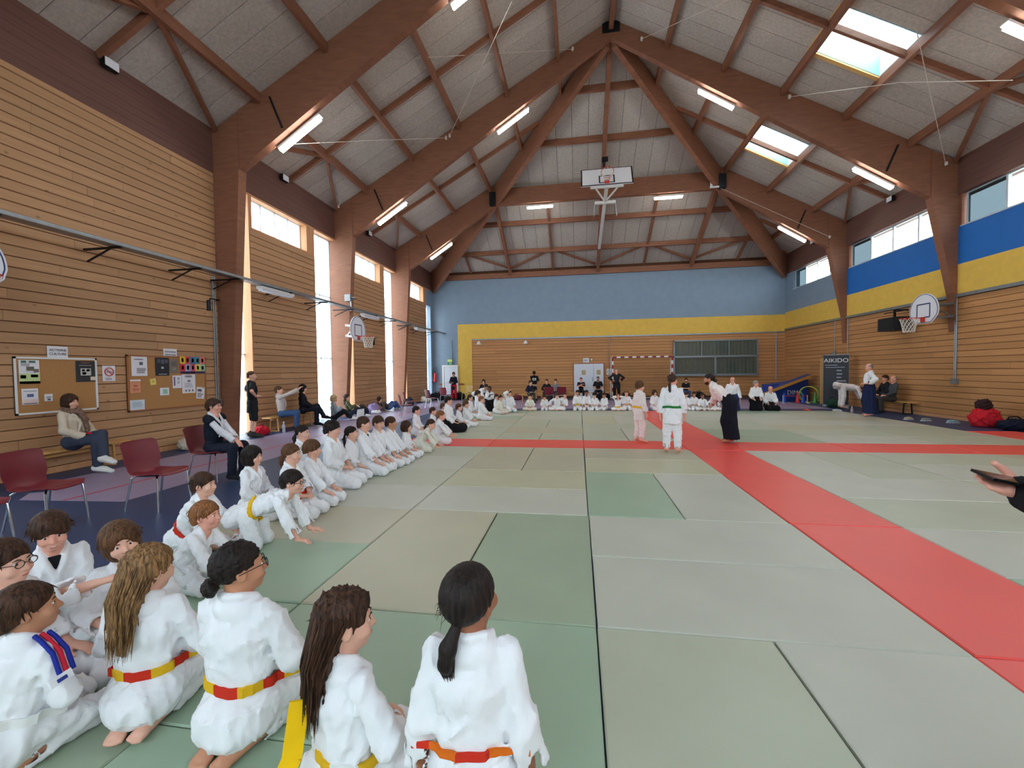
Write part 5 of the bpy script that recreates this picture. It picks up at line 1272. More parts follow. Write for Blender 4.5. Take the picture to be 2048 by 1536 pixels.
person(PP['W1'][0], PP['W1'][1], PP['W1'][2], 'mid', 'curly-haired woman in beige jacket and leopard scarf sitting on bench', hs='bob', hairc='dark', outfit='civ', top=(206, 192, 172), bottom=(62, 68, 86), shoe=(226, 226, 222), collar=True, group='spectators along the left wall')
extra_scarf(PP['W1'])
PP['M1'] = ((-5.608, 5.750, -0.045), -80, pose(1.563, kind='sit', seat=0.43, hands=(0.03, 0.26, 0.36), head=(2, -4, 0), lean=2))
person(PP['M1'][0], PP['M1'][1], PP['M1'][2], 'near', 'man with glasses in white shirt and navy waistcoat sitting on a chair', hs='short', hairc='dark', specs=True, skin='pink', outfit='civ', top=(222, 220, 226), over=(30, 34, 46), bottom=(32, 36, 50), shoe=(40, 40, 46), collar=True, group='spectators along the left wall')
PP['W2'] = ((-8.360, 10.864, -0.045), -56, pose(1.654, kind='sit', seat=0.42, lean=-6, head=(-20, -6, 0), arms={'R': (0.06, 0.3, 0.72, -0.3, 0.6, 0.6), 'L': (-0.02, 0.3, 0.72, 0.3, 0.6, 0.6)}))
person(PP['W2'][0], PP['W2'][1], PP['W2'][2], 'mid', 'woman in pale cardigan and jeans on bench holding up a phone', hs='short', hairc='brown', outfit='civ', top=(196, 186, 180), bottom=(58, 84, 124), shoe=(50, 48, 50), group='spectators along the left wall', collar=True)
PP['W3'] = ((-8.360, 11.796, -0.045), -62, pose(1.674, kind='sit', seat=0.42, head=(-6, 4, 0), hands='lap', legs={'R': ((0.052, 0, 0.31), (0.05, 0.235, 0.325), (0.05, 0.23, 0.055), (0.055, 0.335, 0.02)), 'L': ((0.052, 0, 0.31), (0.02, 0.24, 0.365), (-0.1, 0.36, 0.18), (-0.12, 0.46, 0.15))}))
person(PP['W3'][0], PP['W3'][1], PP['W3'][2], 'mid', 'dark-haired woman all in black sitting on bench with papers', hs='bob', hairc='black', outfit='civ', top=(30, 30, 38), bottom=(30, 32, 42), shoe=(28, 28, 30), group='spectators along the left wall')
PP['G1'] = ((-8.200, 13.198, -0.045), -58, pose(1.633, kind='floor', head=(-10, 0, 0), hands='knee'))
person(PP['G1'][0], PP['G1'][1], PP['G1'][2], 'mid', 'fair-haired woman in grey top sitting on the floor by window strip', hs='bob', hairc='fair', outfit='civ', top=(150, 160, 166), bottom=(30, 32, 40), shoe=(214, 212, 214), group='spectators along the left wall')
PP['G2'] = ((-8.200, 14.147, -0.045), -62, pose(1.600, kind='floor', head=(-10, -8, 0), hands='knee', lean=-6))
person(PP['G2'][0], PP['G2'][1], PP['G2'][2], 'mid', 'woman in olive green coat sitting on the floor beside timber column', hs='long', hairc='dark', outfit='civ', top=(84, 86, 64), bottom=(44, 50, 66), shoe=(210, 208, 204), group='spectators along the left wall')
PP['G3'] = ((-8.050, 17.000, -0.045), -25, pose(1.600, kind='floor', lean=-60, head=(0, -10, 0), hands='side'))
person(PP['G3'][0], PP['G3'][1], PP['G3'][2], 'far', 'person in blue jeans lying back among bags on the floor', hs='short', hairc='dark', outfit='civ', top=(92, 86, 80), bottom=(74, 98, 148), shoe=(200, 198, 194), group='spectators along the left wall')
PP['BR'] = ((-7.001, 23.200, -0.045), 170, pose(1.652, kind='stand', hands='lap', arms={'R': (0.04, 0.14, 0.6, -0.9, 0.2, 0.1), 'L': (-0.04, 0.14, 0.6, 0.9, 0.2, 0.1)}))
person(PP['BR'][0], PP['BR'][1], PP['BR'][2], 'far', 'man in navy sweatshirt and red trousers standing by white side door', hs='short', hairc='dark', skin='tan', outfit='civ', top=(30, 32, 48), bottom=(190, 40, 56), shoe=(60, 50, 50), group='spectators at the far wall')
PP['WH'] = ((-4.887, 21.500, -0.045), -170, pose(1.433, kind='sit', seat=0.43))
person(PP['WH'][0], PP['WH'][1], PP['WH'][2], 'far', 'dark-haired woman in black sitting behind the bending adult', hs='bob', hairc='dark', outfit='civ', top=(40, 34, 36), bottom=(40, 40, 48), shoe=(40, 40, 40), group='spectators at the far wall')
PP['BT'] = ((-2.362, 22.600, -0.045), 10, pose(1.648, kind='stand', hands=(0.06, 0.1, 0.56)))
person(PP['BT'][0], PP['BT'][1], PP['BT'][2], 'far', 'person in black T-shirt with white print standing with back turned', hs='short', hairc='black', skin='tan', outfit='civ', top=(26, 26, 30), bottom=(178, 150, 116), sleeve=0.45, shoe=(50, 48, 46), group='spectators at the far wall')
extra_back_print(PP['BT'])
PP['S1'] = ((-2.451, 21.200, -0.045), -150, pose(1.377, kind='sit', seat=0.4, lean=14, hands='lap', head=(30, 0, 0)))
person(PP['S1'][0], PP['S1'][1], PP['S1'][2], 'far', 'woman in dark navy coat sitting in front of black T-shirt person', hs='short', hairc='dark', outfit='civ', top=(34, 38, 56), bottom=(84, 80, 72), shoe=(50, 46, 44), group='spectators at the far wall')
PP['S2'] = ((-1.653, 22.200, -0.045), 180, pose(1.482, kind='sit', seat=0.4, lean=12, hands='lap', head=(-20, 4, 0)))
person(PP['S2'][0], PP['S2'][1], PP['S2'][2], 'far', 'man in black jacket sitting behind the burgundy chairs', hs='short', hairc='brown', outfit='civ', top=(36, 36, 38), bottom=(60, 58, 60), shoe=(40, 40, 40), group='spectators at the far wall')
PP['S3'] = ((-1.175, 22.600, -0.045), 150, pose(1.441, kind='sit', seat=0.4, lean=10, hands='lap', head=(20, 0, 0)))
person(PP['S3'][0], PP['S3'][1], PP['S3'][2], 'far', 'person in grey hooded top sitting behind the burgundy chairs', hs='short', hairc='dark', outfit='civ', top=(138, 140, 146), bottom=(60, 62, 72), shoe=(40, 40, 40), group='spectators at the far wall')
PP['S4'] = ((0.120, 22.800, -0.045), 180, pose(1.495, kind='sit', seat=0.43, hands='crossed'))
person(PP['S4'][0], PP['S4'][1], PP['S4'][2], 'far', 'man in black T-shirt sitting left of white double door centre', hs='crop', hairc='brown', skin='pink', outfit='civ', top=(30, 30, 34), bottom=(34, 34, 40), sleeve=0.45, shoe=(40, 40, 40), group='spectators at the far wall')
PP['S5'] = ((1.006, 22.800, -0.045), 180, pose(1.595, kind='sit', seat=0.43, hands='lap'))
person(PP['S5'][0], PP['S5'][1], PP['S5'][2], 'far', 'bearded man in black sitting before right leaf of white double door', hs='crop', hairc='dark', skin='tan', outfit='civ', top=(32, 32, 38), bottom=(32, 34, 44), sleeve=0.45, shoe=(40, 40, 40), group='spectators at the far wall')
extra_beard(PP['S5'])
PP['BS'] = ((1.960, 22.800, -0.045), 180, pose(1.731, kind='stand', hands='hip'))
person(PP['BS'][0], PP['BS'][1], PP['BS'][2], 'far', 'man in black tracksuit standing hands on hips beside the goal post', hs='crop', hairc='grey', skin='pink', outfit='civ', top=(40, 42, 46), bottom=(28, 28, 32), shoe=(30, 30, 30), group='spectators at the far wall')
PP['S6'] = ((5.313, 22.400, -0.045), 180, pose(1.406, kind='sit', seat=0.4, lean=8, hands=(0.02, 0.16, 0.45)))
person(PP['S6'][0], PP['S6'][1], PP['S6'][2], 'far', 'bearded man in black T-shirt and jeans sitting right of goal', hs='short', hairc='dark', skin='fair', outfit='civ', top=(34, 34, 38), bottom=(64, 84, 120), sleeve=0.45, shoe=(40, 40, 40), group='spectators at the far wall')
extra_beard(PP['S6'])
PP['Q1'] = ((10.620, 16.702, -0.045), 85, pose(1.700, kind='sit', seat=0.42, hands='lap', head=(20, 0, 0)))
person(PP['Q1'][0], PP['Q1'][1], PP['Q1'][2], 'far', 'dark-haired person in black sitting on bench farther from viewer', hs='short', hairc='dark', skin='pink', outfit='civ', top=(36, 34, 40), bottom=(50, 48, 50), shoe=(40, 40, 40), group='spectators on the right wall bench')
PP['Q2'] = ((10.620, 16.374, -0.045), 85, pose(1.677, kind='sit', seat=0.42, hands='lap', head=(20, 4, 0), lean=-6))
person(PP['Q2'][0], PP['Q2'][1], PP['Q2'][2], 'far', 'balding man in grey jacket leaning on right wall bench', hs='bald', hairc='grey', skin='pink', outfit='civ', top=(72, 74, 78), bottom=(66, 62, 60), shoe=(40, 40, 40), group='spectators on the right wall bench')
# ------------------------------------------------------------------ figure at the right picture edge holding a phone
Jp = pose(1.72, kind='stand', head=(10, 14, 0), arms={'R': 'side', 'L': (-.163, .081, .663)}, legs={'R': ((.052, 0, .50), (.062, .012, .275), (.066, -.015, .048), (.075, .095, .016)), 'L': ((.052, 0, .50), (.10, .03, .275), (.150, .0, .048), (.17, .10, .016))})
Jp['hdL'] = unit([-.90, -.17, .30]); Jp['pnL'] = unit([.10, .70, -.70]); Jp['tvL'] = V3(0, .3, 1); Jp['handL'] = dict(curl=-.05, spread=.02)
_pl = (1.75, 1.50, 0.0)
person(_pl, 0, Jp, 'near', 'person in black at right picture edge, only one open hand holding a phone shows', skin='pink', hairc='dark', hs='short', outfit='civ', top=(30, 28, 34), bottom=(26, 24, 32), shoe=None)
_h = V3(_pl)+Jp['wrL']+Jp['hdL']*.115-Jp['pnL']*.030
_v = unit(_h-V3(0, 0, CAM_H)); dd = unit(Jp['hdL']*.97+V3(0, 0, -.10)); _u = unit(np.cross(dd, _v)); _u = _u if _u[2] > 0 else -_u; _u = unit(_u-_v*.40)
ph = empty('phone', tuple(_h), 0, 'black phone lying on open palm at right picture edge', 'phone')
m = MB(); m.bar(-dd*.072, dd*.072, .070, .009, up=tuple(_u)); m.build('phone_body', mat('black_phone', srgb(24, 20, 22), .25), ph)
m = MB(); m.bar(-dd*.062+_u*.005, dd*.062+_u*.005, .062, .0012, up=tuple(_u)); m.build('screen', mat('dark_screen', srgb(14, 14, 18), .08), ph)

# ------------------------------------------------------------------ chairs
M_SHELL = mat('burgundy_plastic', srgb(118, 30, 44), .38, var=.05, vscale=30, bump=.15, bscale=220)
M_CHROME = mat('chrome_tube', srgb(200, 202, 206), .18, 1.0)
def chair_proto(shell_m, leg_m, label, group):
    r = empty('chair', (0, 0, 0), 0, label, 'chair', group)
    # moulded shell: profile swept across the width, facing +Y
    prof = [(.24, .425), (.20, .448), (.10, .440), (-.02, .428), (-.12, .430), (-.19, .455), (-.225, .51), (-.235, .57), (-.25, .66), (-.275, .75), (-.29, .80), (-.292, .825)]
    vs_ = []; n = 9; th = .012
    for side in (0, 1):
        for i, (y, z) in enumerate(prof):
            w_ = .235 if i < 5 else .225
            if i == 0: w_ = .16
            if i == 1: w_ = .215
            if i in (5, 6): w_ = .20
            if i == len(prof)-1: w_ = .17
            for k in range(n):
                x = -w_+2*w_*k/(n-1); u = (x/.24)**2
                cy = .035*u if i > 5 else 0; cz = .018*u if i < 5 else 0
                t = th if side else 0
                ny, nz = (0, -1) if i < 4 else ((-.7, -.7) if i < 6 else (-1, -.1))
                vs_.append((x, y+cy+ny*t, z+cz+nz*t))
    m_ = len(prof); fs = []; A = m_*n
    for i in range(m_-1):
        for k in range(n-1):
            a = i*n+k; fs.append((a, a+1, a+n+1, a+n)); fs.append((A+a, A+a+n, A+a+n+1, A+a+1))
    for k in range(n-1): fs.append((k, A+k, A+k+1, k+1)); e = (m_-1)*n+k; fs.append((e, e+1, A+e+1, A+e))
    for i in range(m_-1): fs.append((i*n, (i+1)*n, A+(i+1)*n, A+i*n)); e = i*n+n-1; fs.append((e, A+e, A+e+n, e+n))
    b = MB(); b.add(vs_, fs); b.build('seat_shell', shell_m, r, True)
    for sx in (-1, 1):
        MB().tube([(sx*.17, .16, .425), (sx*.20, .185, .40), (sx*.225, .22, 0)], .0115, 8).build('leg', leg_m, r, True)
        MB().tube([(sx*.17, -.13, .418), (sx*.20, -.155, .395), (sx*.225, -.235, 0)], .0115, 8).build('leg', leg_m, r, True)
        MB().tube([(sx*.17, .16, .425), (sx*.16, .0, .414), (sx*.17, -.13, .418)], .0115, 8).build('rail', leg_m, r, True)
    b = MB(); b.cyl((-.17, .15, .425), (.17, .15, .425), .011); b.cyl((-.17, -.12, .417), (.17, -.12, .417), .011); b.build('crossbar', leg_m, r, True)
    return r
GC = 'burgundy chairs around the mats'
chairs = [(-5.12, 4.44, -88, 'empty burgundy chair with whole seat and chrome legs showing, left of the brown-haired boys'), (-5.72, 3.72, -78, 'empty burgundy chair by left picture edge, in front of the bench woman'), (-5.62, 3.02, -84, 'burgundy chair mostly cut off at left picture edge, lowest one'),
          (-5.62, 5.72, -80, 'chair under the man in white shirt and navy waistcoat'), (-6.15, 14.5, -60, 'empty burgundy chair behind left row, one nearest to viewer of the four far ones'), (-6.75, 16.3, -60, 'empty burgundy chair behind left row, second of the four far ones'),
          (-6.55, 18.3, -40, 'empty burgundy chair behind left row, third of the four far ones'), (-6.75, 20.9, -20, 'empty burgundy chair near the fire extinguisher, last of the four far ones'), (-1.42, 20.7, 0, 'left one of two burgundy chairs standing back to viewer behind far row'), (-.82, 20.7, 0, 'right one of two burgundy chairs standing back to viewer behind far row')]
c0 = chair_proto(M_SHELL, M_CHROME, chairs[0][3], GC)
for i, (x, y, a, lab) in enumerate(chairs):
    c = c0 if i == 0 else copy_tree(c0); c.location = (x, y, ZF); c.rotation_euler = (0, 0, math.radians(a)); c['label'] = lab
M_BEECH = mat('pale_beech', srgb(206, 176, 118), .5, var=.08, vscale=6)
c1 = chair_proto(M_BEECH, mat('yellow_steel', srgb(206, 186, 96), .45), 'pale wooden chair with yellow frame against yellow wall strip', 'chairs'); c1.location = (-6.15, 22.9, ZF); c1.rotation_euler = (0, 0, math.radians(160)); del c1['group']

# benches
M_BENCH = mat('varnished_bench', srgb(206, 156, 92), .4, var=.12, vscale=5, stretch=(8, .6, 8))
def bench(x, y0, y1, label, h=.42, w=.27):
    r = empty('bench', (x, (y0+y1)/2, ZF), 0, label, 'bench'); L = (y1-y0)/2
    MB().box(-w/2, w/2, -L, L, h-.035, h).build('seat_plank', M_BENCH, r)
    MB().box(-.02, .02, -L+.2, L-.2, h-.11, h-.035).build('rail', M_BENCH, r)
    for s in (-1, 1):
        b = MB(); y = s*(L-.3); b.box(-w/2+.02, w/2-.02, y-.02, y+.02, h-.07, h-.035); b.bar((-w/2+.03, y, h-.05), (-w/2, y, 0), .035, .03, up=(0, 1, 0)); b.bar((w/2-.03, y, h-.05), (w/2, y, 0), .035, .03, up=(0, 1, 0)); b.box(-w/2, w/2, y-.02, y+.02, .0, .03); b.build('leg', M_BLACKSTEEL if x > 0 else M_BENCH, r)
bench(-8.5, 4.3, 6.75, 'long wooden bench along left wall under the noticeboards')
bench(-8.5, 10.42, 12.5, 'wooden bench under the two women beside the window strip')
bench(10.78, 15.6, 17.6, 'wooden bench against the right wall under two seated people')
def benchx(y, x0, x1, label):
    r = empty('bench', ((x0+x1)/2, y, ZF), math.pi/2, label, 'bench'); L = (x1-x0)/2
    MB().box(-.14, .14, -L, L, .385, .42).build('seat_plank', M_BENCH, r)
    for s in (-1, 1): MB().box(-.12, .12, s*(L-.25)-.02, s*(L-.25)+.02, 0, .385).build('leg', M_BENCH, r)
benchx(22.85, -.5, 1.55, 'low bench under two men in black before the white double door')
benchx(22.5, -2.2, -.85, 'low bench under the people behind the burgundy chairs')
benchx(21.6, -3.1, -2.3, 'low bench under the woman in dark navy coat')
benchx(22.4, 4.9, 5.8, 'low bench under bearded man in black T-shirt right of goal')
benchx(21.5, -5.3, -4.5, 'low bench under dark-haired woman behind the bending adult')

# ------------------------------------------------------------------ basketball goals
M_RIM = mat('orange_red_rim', srgb(206, 58, 40), .45); M_BOARD = mat('white_backboard', srgb(226, 228, 236), .45); M_NAVY = mat('navy_line', srgb(40, 48, 110), .5); M_NET = mat('white_cord', srgb(226, 220, 210), .8)
def net_part(parent, c, R=.225, drop=.42, n=12, rows=5, m_=None):
    b = MB()
    for s in (-1, 1):
        for k in range(n):
            pts = []
            for j in range(rows+1):
                t = j/rows; r = R*(1-.42*t**.7); a = 2*math.pi*(k+s*.5*j)/n; pts.append((c[0]+r*math.cos(a), c[1]+r*math.sin(a), c[2]-drop*t))
            b.tube(pts, .006, 4)
    b.build('net', m_ or M_NET, parent)
def wall_hoop(loc, rz, arm, label, braced=True):
    """board faces local +Y"""
    r = empty('basketball_hoop', loc, rz, label, 'basketball hoop', 'wall mounted basketball hoops')
    W2, zt, zb = .55, .46, -.44
    out = [(-.30, zb), (.30, zb), (W2-.04, zb+.20), (W2, -.10)]+[(W2*math.cos(a), -.08+(zt+.08)*math.sin(a)) for a in np.linspace(.1, math.pi-.1, 17)]+[(-W2, -.10), (-W2+.04, zb+.20)]
    MB().prism([(x, 0, z) for x, z in out], (0, -.025, 0)).build('backboard', M_BOARD, r)
    b = MB(); o2 = [(x*.94, z*.94) for x, z in out]
    for i in range(len(o2)): p, q = o2[i], o2[(i+1) % len(o2)]; b.bar((p[0], .003, p[1]), (q[0], .003, q[1]), .016, .004, up=(0, 1, 0))
    b.build('border_line', M_NAVY, r)
    b = MB()
    for p, q in (((-.24, -.26), (.24, -.26)), ((.24, -.26), (.24, .14)), ((.24, .14), (-.24, .14)), ((-.24, .14), (-.24, -.26))): b.bar((p[0], .003, p[1]), (q[0], .003, q[1]), .035, .004, up=(0, 1, 0))
    b.build('target_square', M_NAVY, r)
    rim = MB(); c = Vector((0, .38, -.28)); rim.tube([(c.x+.225*math.cos(a), c.y+.225*math.sin(a), c.z) for a in np.linspace(0, 2*math.pi, 25)], .010, 6, cap=False); rim.box(-.07, .07, 0, .03, -.40, -.25); rim.bar((-.05, 0, -.28), (-.10, .18, -.28), .016, .02); rim.bar((.05, 0, -.28), (.10, .18, -.28), .016, .02); rim.build('rim', M_RIM, r, True)
    net_part(r, c)
    b = MB()
    for s in (-1, 1):
        b.bar((s*.22, -.03, .1), (s*.16, -arm, .12), .05, .05); b.bar((s*.22, -.03, -.3), (s*.16, -arm, -.26), .05, .05); b.bar((s*.22, -.03, .1), (s*.16, -arm, -.26), .03, .03); b.box(s*.22-.03, s*.22+.03, -.055, -.025, -.34, .14)
    b.box(-.22, .22, -arm-.03, -arm, .08, .16); b.box(-.22, .22, -arm-.03, -arm, -.30, -.22); b.build('bracket', M_STEEL if loc[0] > 0 else M_WHITE, r)
wall_hoop((-7.92, 14.42, 3.18), -math.pi/2, .35, 'white rounded basketball board with blue square on the left wall column')
wall_hoop((-7.92, 4.28, 3.18), -math.pi/2, .35, 'basketball hoop with rounded board cut off by left picture edge')
wall_hoop((10.32, 14.66, 3.28), math.pi/2, .62, 'white rounded basketball board on long grey bracket on the right wall')
# folded ceiling hoop
r = empty('basketball_hoop', (1.13, 17.0, 9.02), 0, 'rectangular basketball board on a white mast folded up under the roof', 'basketball hoop')
n_ = Vector((0, -.857, .515)); u_ = Vector((0, .515, .857)); x_ = Vector((1, 0, 0))
def brd(mb, x0, x1, v0, v1, d0, d1): mb.prism([x_*x0+u_*v0+n_*d0, x_*x1+u_*v0+n_*d0, x_*x1+u_*v1+n_*d0, x_*x0+u_*v1+n_*d0], n_*(d1-d0)); return mb
brd(MB(), -.98, .98, -.5, .5, 0, .03).build('backboard', M_BOARD, r)
b = MB()
for a in ((-.98, .98, -.5, -.45), (-.98, -.93, -.5, .5), (.93, .98, -.5, .5), (-.98, .98, .47, .5)): brd(b, *a, .03, .034)
b.build('border_line', M_BLACKSTEEL, r)
b = MB()
for a in ((-.3, .3, -.38, -.34), (-.3, .3, .02, .06), (-.3, -.25, -.38, .06), (.25, .3, -.38, .06)): brd(b, *a, .03, .034)
b.build('target_square', M_BLACKSTEEL, r)
b = MB(); c = u_*-.28+n_*.40; b.tube([c+x_*.23*math.cos(a)+n_*.23*math.sin(a) for a in np.linspace(0, 2*math.pi, 25)], .012, 6, cap=False); brd(b, -.09, .09, -.42, -.24, .03, .07); b.bar(u_*-.28+x_*.06+n_*.05, u_*-.28+x_*.12+n_*.2, .02, .02); b.bar(u_*-.28-x_*.06+n_*.05, u_*-.28-x_*.12+n_*.2, .02, .02); b.build('rim', M_RIM, r, True)
b = MB()
for k in range(12):
    a0, a1 = 2*math.pi*k/12, 2*math.pi*(k+.5)/12
    p = c+x_*.23*math.cos(a0)+n_*.23*math.sin(a0); q = c+(x_*.13*math.cos(a1)+n_*.13*math.sin(a1))+Vector((0, -.05, -.22)); p2 = c+x_*.23*math.cos(a0+.52)+n_*.23*math.sin(a0+.52); b.tube([p, q, p2], .008, 4)
b.tube([c+(x_*.13*math.cos(a)+n_*.13*math.sin(a))+Vector((0, -.05, -.22)) for a in np.linspace(0, 2*math.pi, 13)], .008, 4); b.build('net', M_NET, r)
b = MB(); e = Vector((0, 6.1, -1.0)); s0 = u_*-.3-n_*.25
b.bar(s0, e, .13, .13); b.bar(-x_*.62+u_*-.46-n_*.08, x_*.62+u_*-.46-n_*.08, .09, .09); b.bar(-x_*.45+u_*-.46-n_*.08, s0+Vector((0, .9, -.2)), .05, .05); b.bar(x_*.45+u_*-.46-n_*.08, s0+Vector((0, .9, -.2)), .05, .05); b.bar(s0+Vector((-.42, .95, -.2)), s0+Vector((.42, .95, -.2)), .11, .11); b.bar(u_*-.4-n_*.02, s0, .2, .1)
b.build('mast', M_WHITE, r)
for s in (-1, 1): MB().tube([s0+Vector((s*.42, .95, -.2)), s0+Vector((s*.46, .95, -.75))], .012, 5).build('chain', M_STEEL, r)
b = MB(); b.box(-.12, .12, -.1, .1, .5, .62); b.box(-.09, .0, -.05, .05, .25, .5); b.build('pulley', M_BLACKSTEEL, r); bpy.data.objects[-1] if False else None
for o in r.children:
    if o.name.startswith('pulley'): o.location = (0, .9, .55)

# ------------------------------------------------------------------ left wall: cable tray, lamps, boards, papers
t = empty('cable_tray', (-8.08, 10, 3.88), 0, 'long steel cable tray running along the left wall', 'cable tray')
b = MB(); b.box(-.12, .12, -9.5, 14.9, -.012, 0); b.box(.115, .125, -9.5, 14.9, 0, .045); b.box(-.125, -.115, -9.5, 14.9, 0, .045); b.build('channel', M_STEEL, t)
for y in (-5.2, -3.6, -2.0, -.95, .9, 2.6, 4.2, 6.0, 7.8, 9.6, 11.4, 13.4):
    b = MB(); b.bar((-.125, y, -.028), (.12, y, -.028), .04, .03); b.bar((-.62, y, -.24), (-.1, y, -.03), .03, .02); b.build('bracket', M_BLACKSTEEL, t)
    MB().box(-.68, -.125, y-.02, y+.02, -.045, -.012).build('arm', M_BLACKSTEEL, t)
for y, lab in ((10.45, 'white lamp under the cable tray over the first window panel'), (15.7, 'white lamp under the cable tray behind the rounded hoop'), (21.0, 'white lamp under the cable tray in the farthest left bay')):
    l_ = empty('strip_light', (-8.10, y, 3.80), 0, lab, 'light', 'unlit lamps under the cable tray')
    MB().box(-.09, .09, -.62, .62, -.03, .045).build('housing', M_WHITE, l_); MB().box(-.07, .07, -.58, .58, -.075, -.03).build('diffuser', M_BOARD, l_)
def wallhook(y, z, x, label):
    r = empty('wall_hook', (x, y, z), 0, label, 'wall fitting'); b = MB(); b.tube([(-.16, .30, .05), (.05, .22, .05), (.12, -.10, .03), (.12, -.16, -.04)], .016, 7); b.build('arm', M_BLACKSTEEL, r, True); MB().cyl((.12, -.16, -.02), (.12, -.16, -.26), .04).build('padded_end', M_BLACKSTEEL, r, True)
wallhook(8.86, 3.33, -8.62, 'black L-shaped hook on the boards above the right noticeboard'); wallhook(16.9, 3.0, -8.62, 'black L-shaped hook behind the rounded hoop net')
M_CORK = mat('cork', srgb(176, 128, 78), .9, var=.12, vscale=60, bump=.1, bscale=200)
def noticeboard(y0, y1, z0, z1, frame_m, label):
    r = empty('noticeboard', (XL+.02, (y0+y1)/2, (z0+z1)/2), 0, label, 'noticeboard'); w_, h_ = (y1-y0)/2, (z1-z0)/2
    MB().box(0, .015, -w_, w_, -h_, h_).build('cork_panel', M_CORK, r)
    b = MB(); f = .03
    for a in ((-w_, -w_+f, -h_, h_), (w_-f, w_, -h_, h_), (-w_, w_, -h_, -h_+f), (-w_, w_, h_-f, h_)): b.box(0, .028, *a)
    b.build('frame', frame_m, r)
noticeboard(5.34, 6.50, .97, 1.90, M_WHITE, 'white-framed cork noticeboard behind the woman on the bench')
noticeboard(7.02, 8.80, .86, 1.99, mat('oak_strip', srgb(158, 100, 60), .5), 'wood-framed cork noticeboard beside the timber column')
def paper(y0, y1, z0, z1, col, marks, label, name='poster', x=None, tilt=0):
    r = empty(name, ((XL+.040) if x is None else x, (y0+y1)/2, (z0+z1)/2), 0, label, 'poster'); w_, h_ = (y1-y0)/2, (z1-z0)/2; r.rotation_euler = (math.radians(tilt), 0, 0)
    b = MB(); n = 6; vs_ = []
    for i in range(n+1):
        for j in range(2):
            y = -w_+2*w_*i/n; vs_.append((.006*math.sin(i*1.1)*(j) + .002, y, -h_+2*h_*j))
    k = len(vs_); vs_ += [(x_-.002, y, z) for x_, y, z in vs_]
    fs = [(2*i, 2*i+2, 2*i+3, 2*i+1) for i in range(n)]+[(k+2*i, k+2*i+1, k+2*i+3, k+2*i+2) for i in range(n)]+[(0, 1, k+1, k), (2*n, k+2*n, k+2*n+1, 2*n+1)]+[(2*i, k+2*i, k+2*i+2, 2*i+2) for i in range(n)]+[(2*i+1, 2*i+3, k+2*i+3, k+2*i+1) for i in range(n)]
    b.add(vs_, fs); b.build('sheet', mat('paper_%02x%02x%02x' % col, srgb(*col), .7), r)
    if marks:
        cols = sorted({m_[4] for m_ in marks}); b = MB()
        for (u0, u1, v0, v1, c) in marks: b.box(.009, .0105, -w_+2*w_*u0, -w_+2*w_*u1, -h_+2*h_*v0, -h_+2*h_*v1, cols.index(c))
        b.build('print', [mat('ink_%02x%02x%02x' % c, srgb(*c), .7) for c in cols], r)
    return r
def lines(u0, u1, v0, v1, n, c, rag=.25): return [(u0, u1-(rag*rnd.random())*(u1-u0), v1-(v1-v0)*(i+.7)/n, v1-(v1-v0)*(i+.2)/n, c) for i in range(n)]
GRY = (120, 118, 126); INK = (60, 58, 70); GRN = (150, 186, 96); LG = (196, 214, 150)
WHT = (232, 230, 234)
paper(5.40, 5.66, 1.47, 1.85, WHT, [(0, 1, .0, .42, LG), (0, 1, 0, .10, GRN), (.35, .72, .55, .72, (110, 104, 92)), (.72, .95, .48, .62, (120, 110, 104)), (.05, .32, .22, .36, (74, 82, 62)), (.55, .9, .26, .38, (138, 122, 128)), (.1, .35, .88, .97, (64, 110, 96)), (.5, .8, .88, .97, (70, 120, 100))]+lines(.1, .5, .74, .86, 3, GRY), 'poster with green meadow and brown blobs on the white-framed board')
paper(5.42, 5.63, 1.13, 1.39, WHT, [(0, 1, .12, .34, (232, 206, 204)), (.3, .7, .48, .66, (92, 104, 150)), (.1, .9, .82, .86, (140, 150, 160))]+lines(.1, .9, .02, .12, 1, GRY), 'pale sheet with blue crest shape low on the white-framed board')
paper(5.71, 5.82, 1.17, 1.29, WHT, [(.2, .8, .5, .62, (110, 112, 136)), (.35, .7, .12, .36, (80, 84, 104))], 'smallest white card on the white-framed board')
paper(6.17, 6.47, 1.48, 1.85, (44, 44, 48), [(.22, .76, .30, .64, (198, 196, 188)), (.28, .44, .5, .6, (90, 92, 88)), (.52, .7, .5, .6, (110, 108, 100)), (.3, .5, .34, .46, (120, 120, 110)), (.15, .8, .78, .80, (180, 176, 170)), (.25, .7, .90, .92, (190, 120, 100)), (.72, .98, .06, .24, (226, 214, 190))], 'black poster with four grey squares at right of the white-framed board')
paper(6.60, 6.82, 1.48, 1.77, WHT, lines(.2, .8, .05, .22, 2, GRY), 'white no-smoking notice on boards between the two noticeboards', 'notice', XL+.025)
m = MB(); m.tube([(0, .075*math.cos(a), .03+.075*math.sin(a)) for a in np.linspace(0, 2*math.pi, 25)], .008, 5, cap=False); m.bar((0, -.053, .083), (0, .053, -.023), .012, .004, up=(1, 0, 0))
ns_ = [o for o in bpy.data.objects if o.name == 'notice'][0]; o = m.build('prohibition_ring', mat('ink_red', srgb(196, 44, 52), .6), ns_); o.location = (.012, 0, 0)
m = MB(); m.box(.011, .0125, -.05, .03, .022, .034); m.box(.011, .0125, .032, .048, .022, .034); m.build('cigarette', mat('ink_3c3a46', srgb(60, 58, 70), .7), ns_)
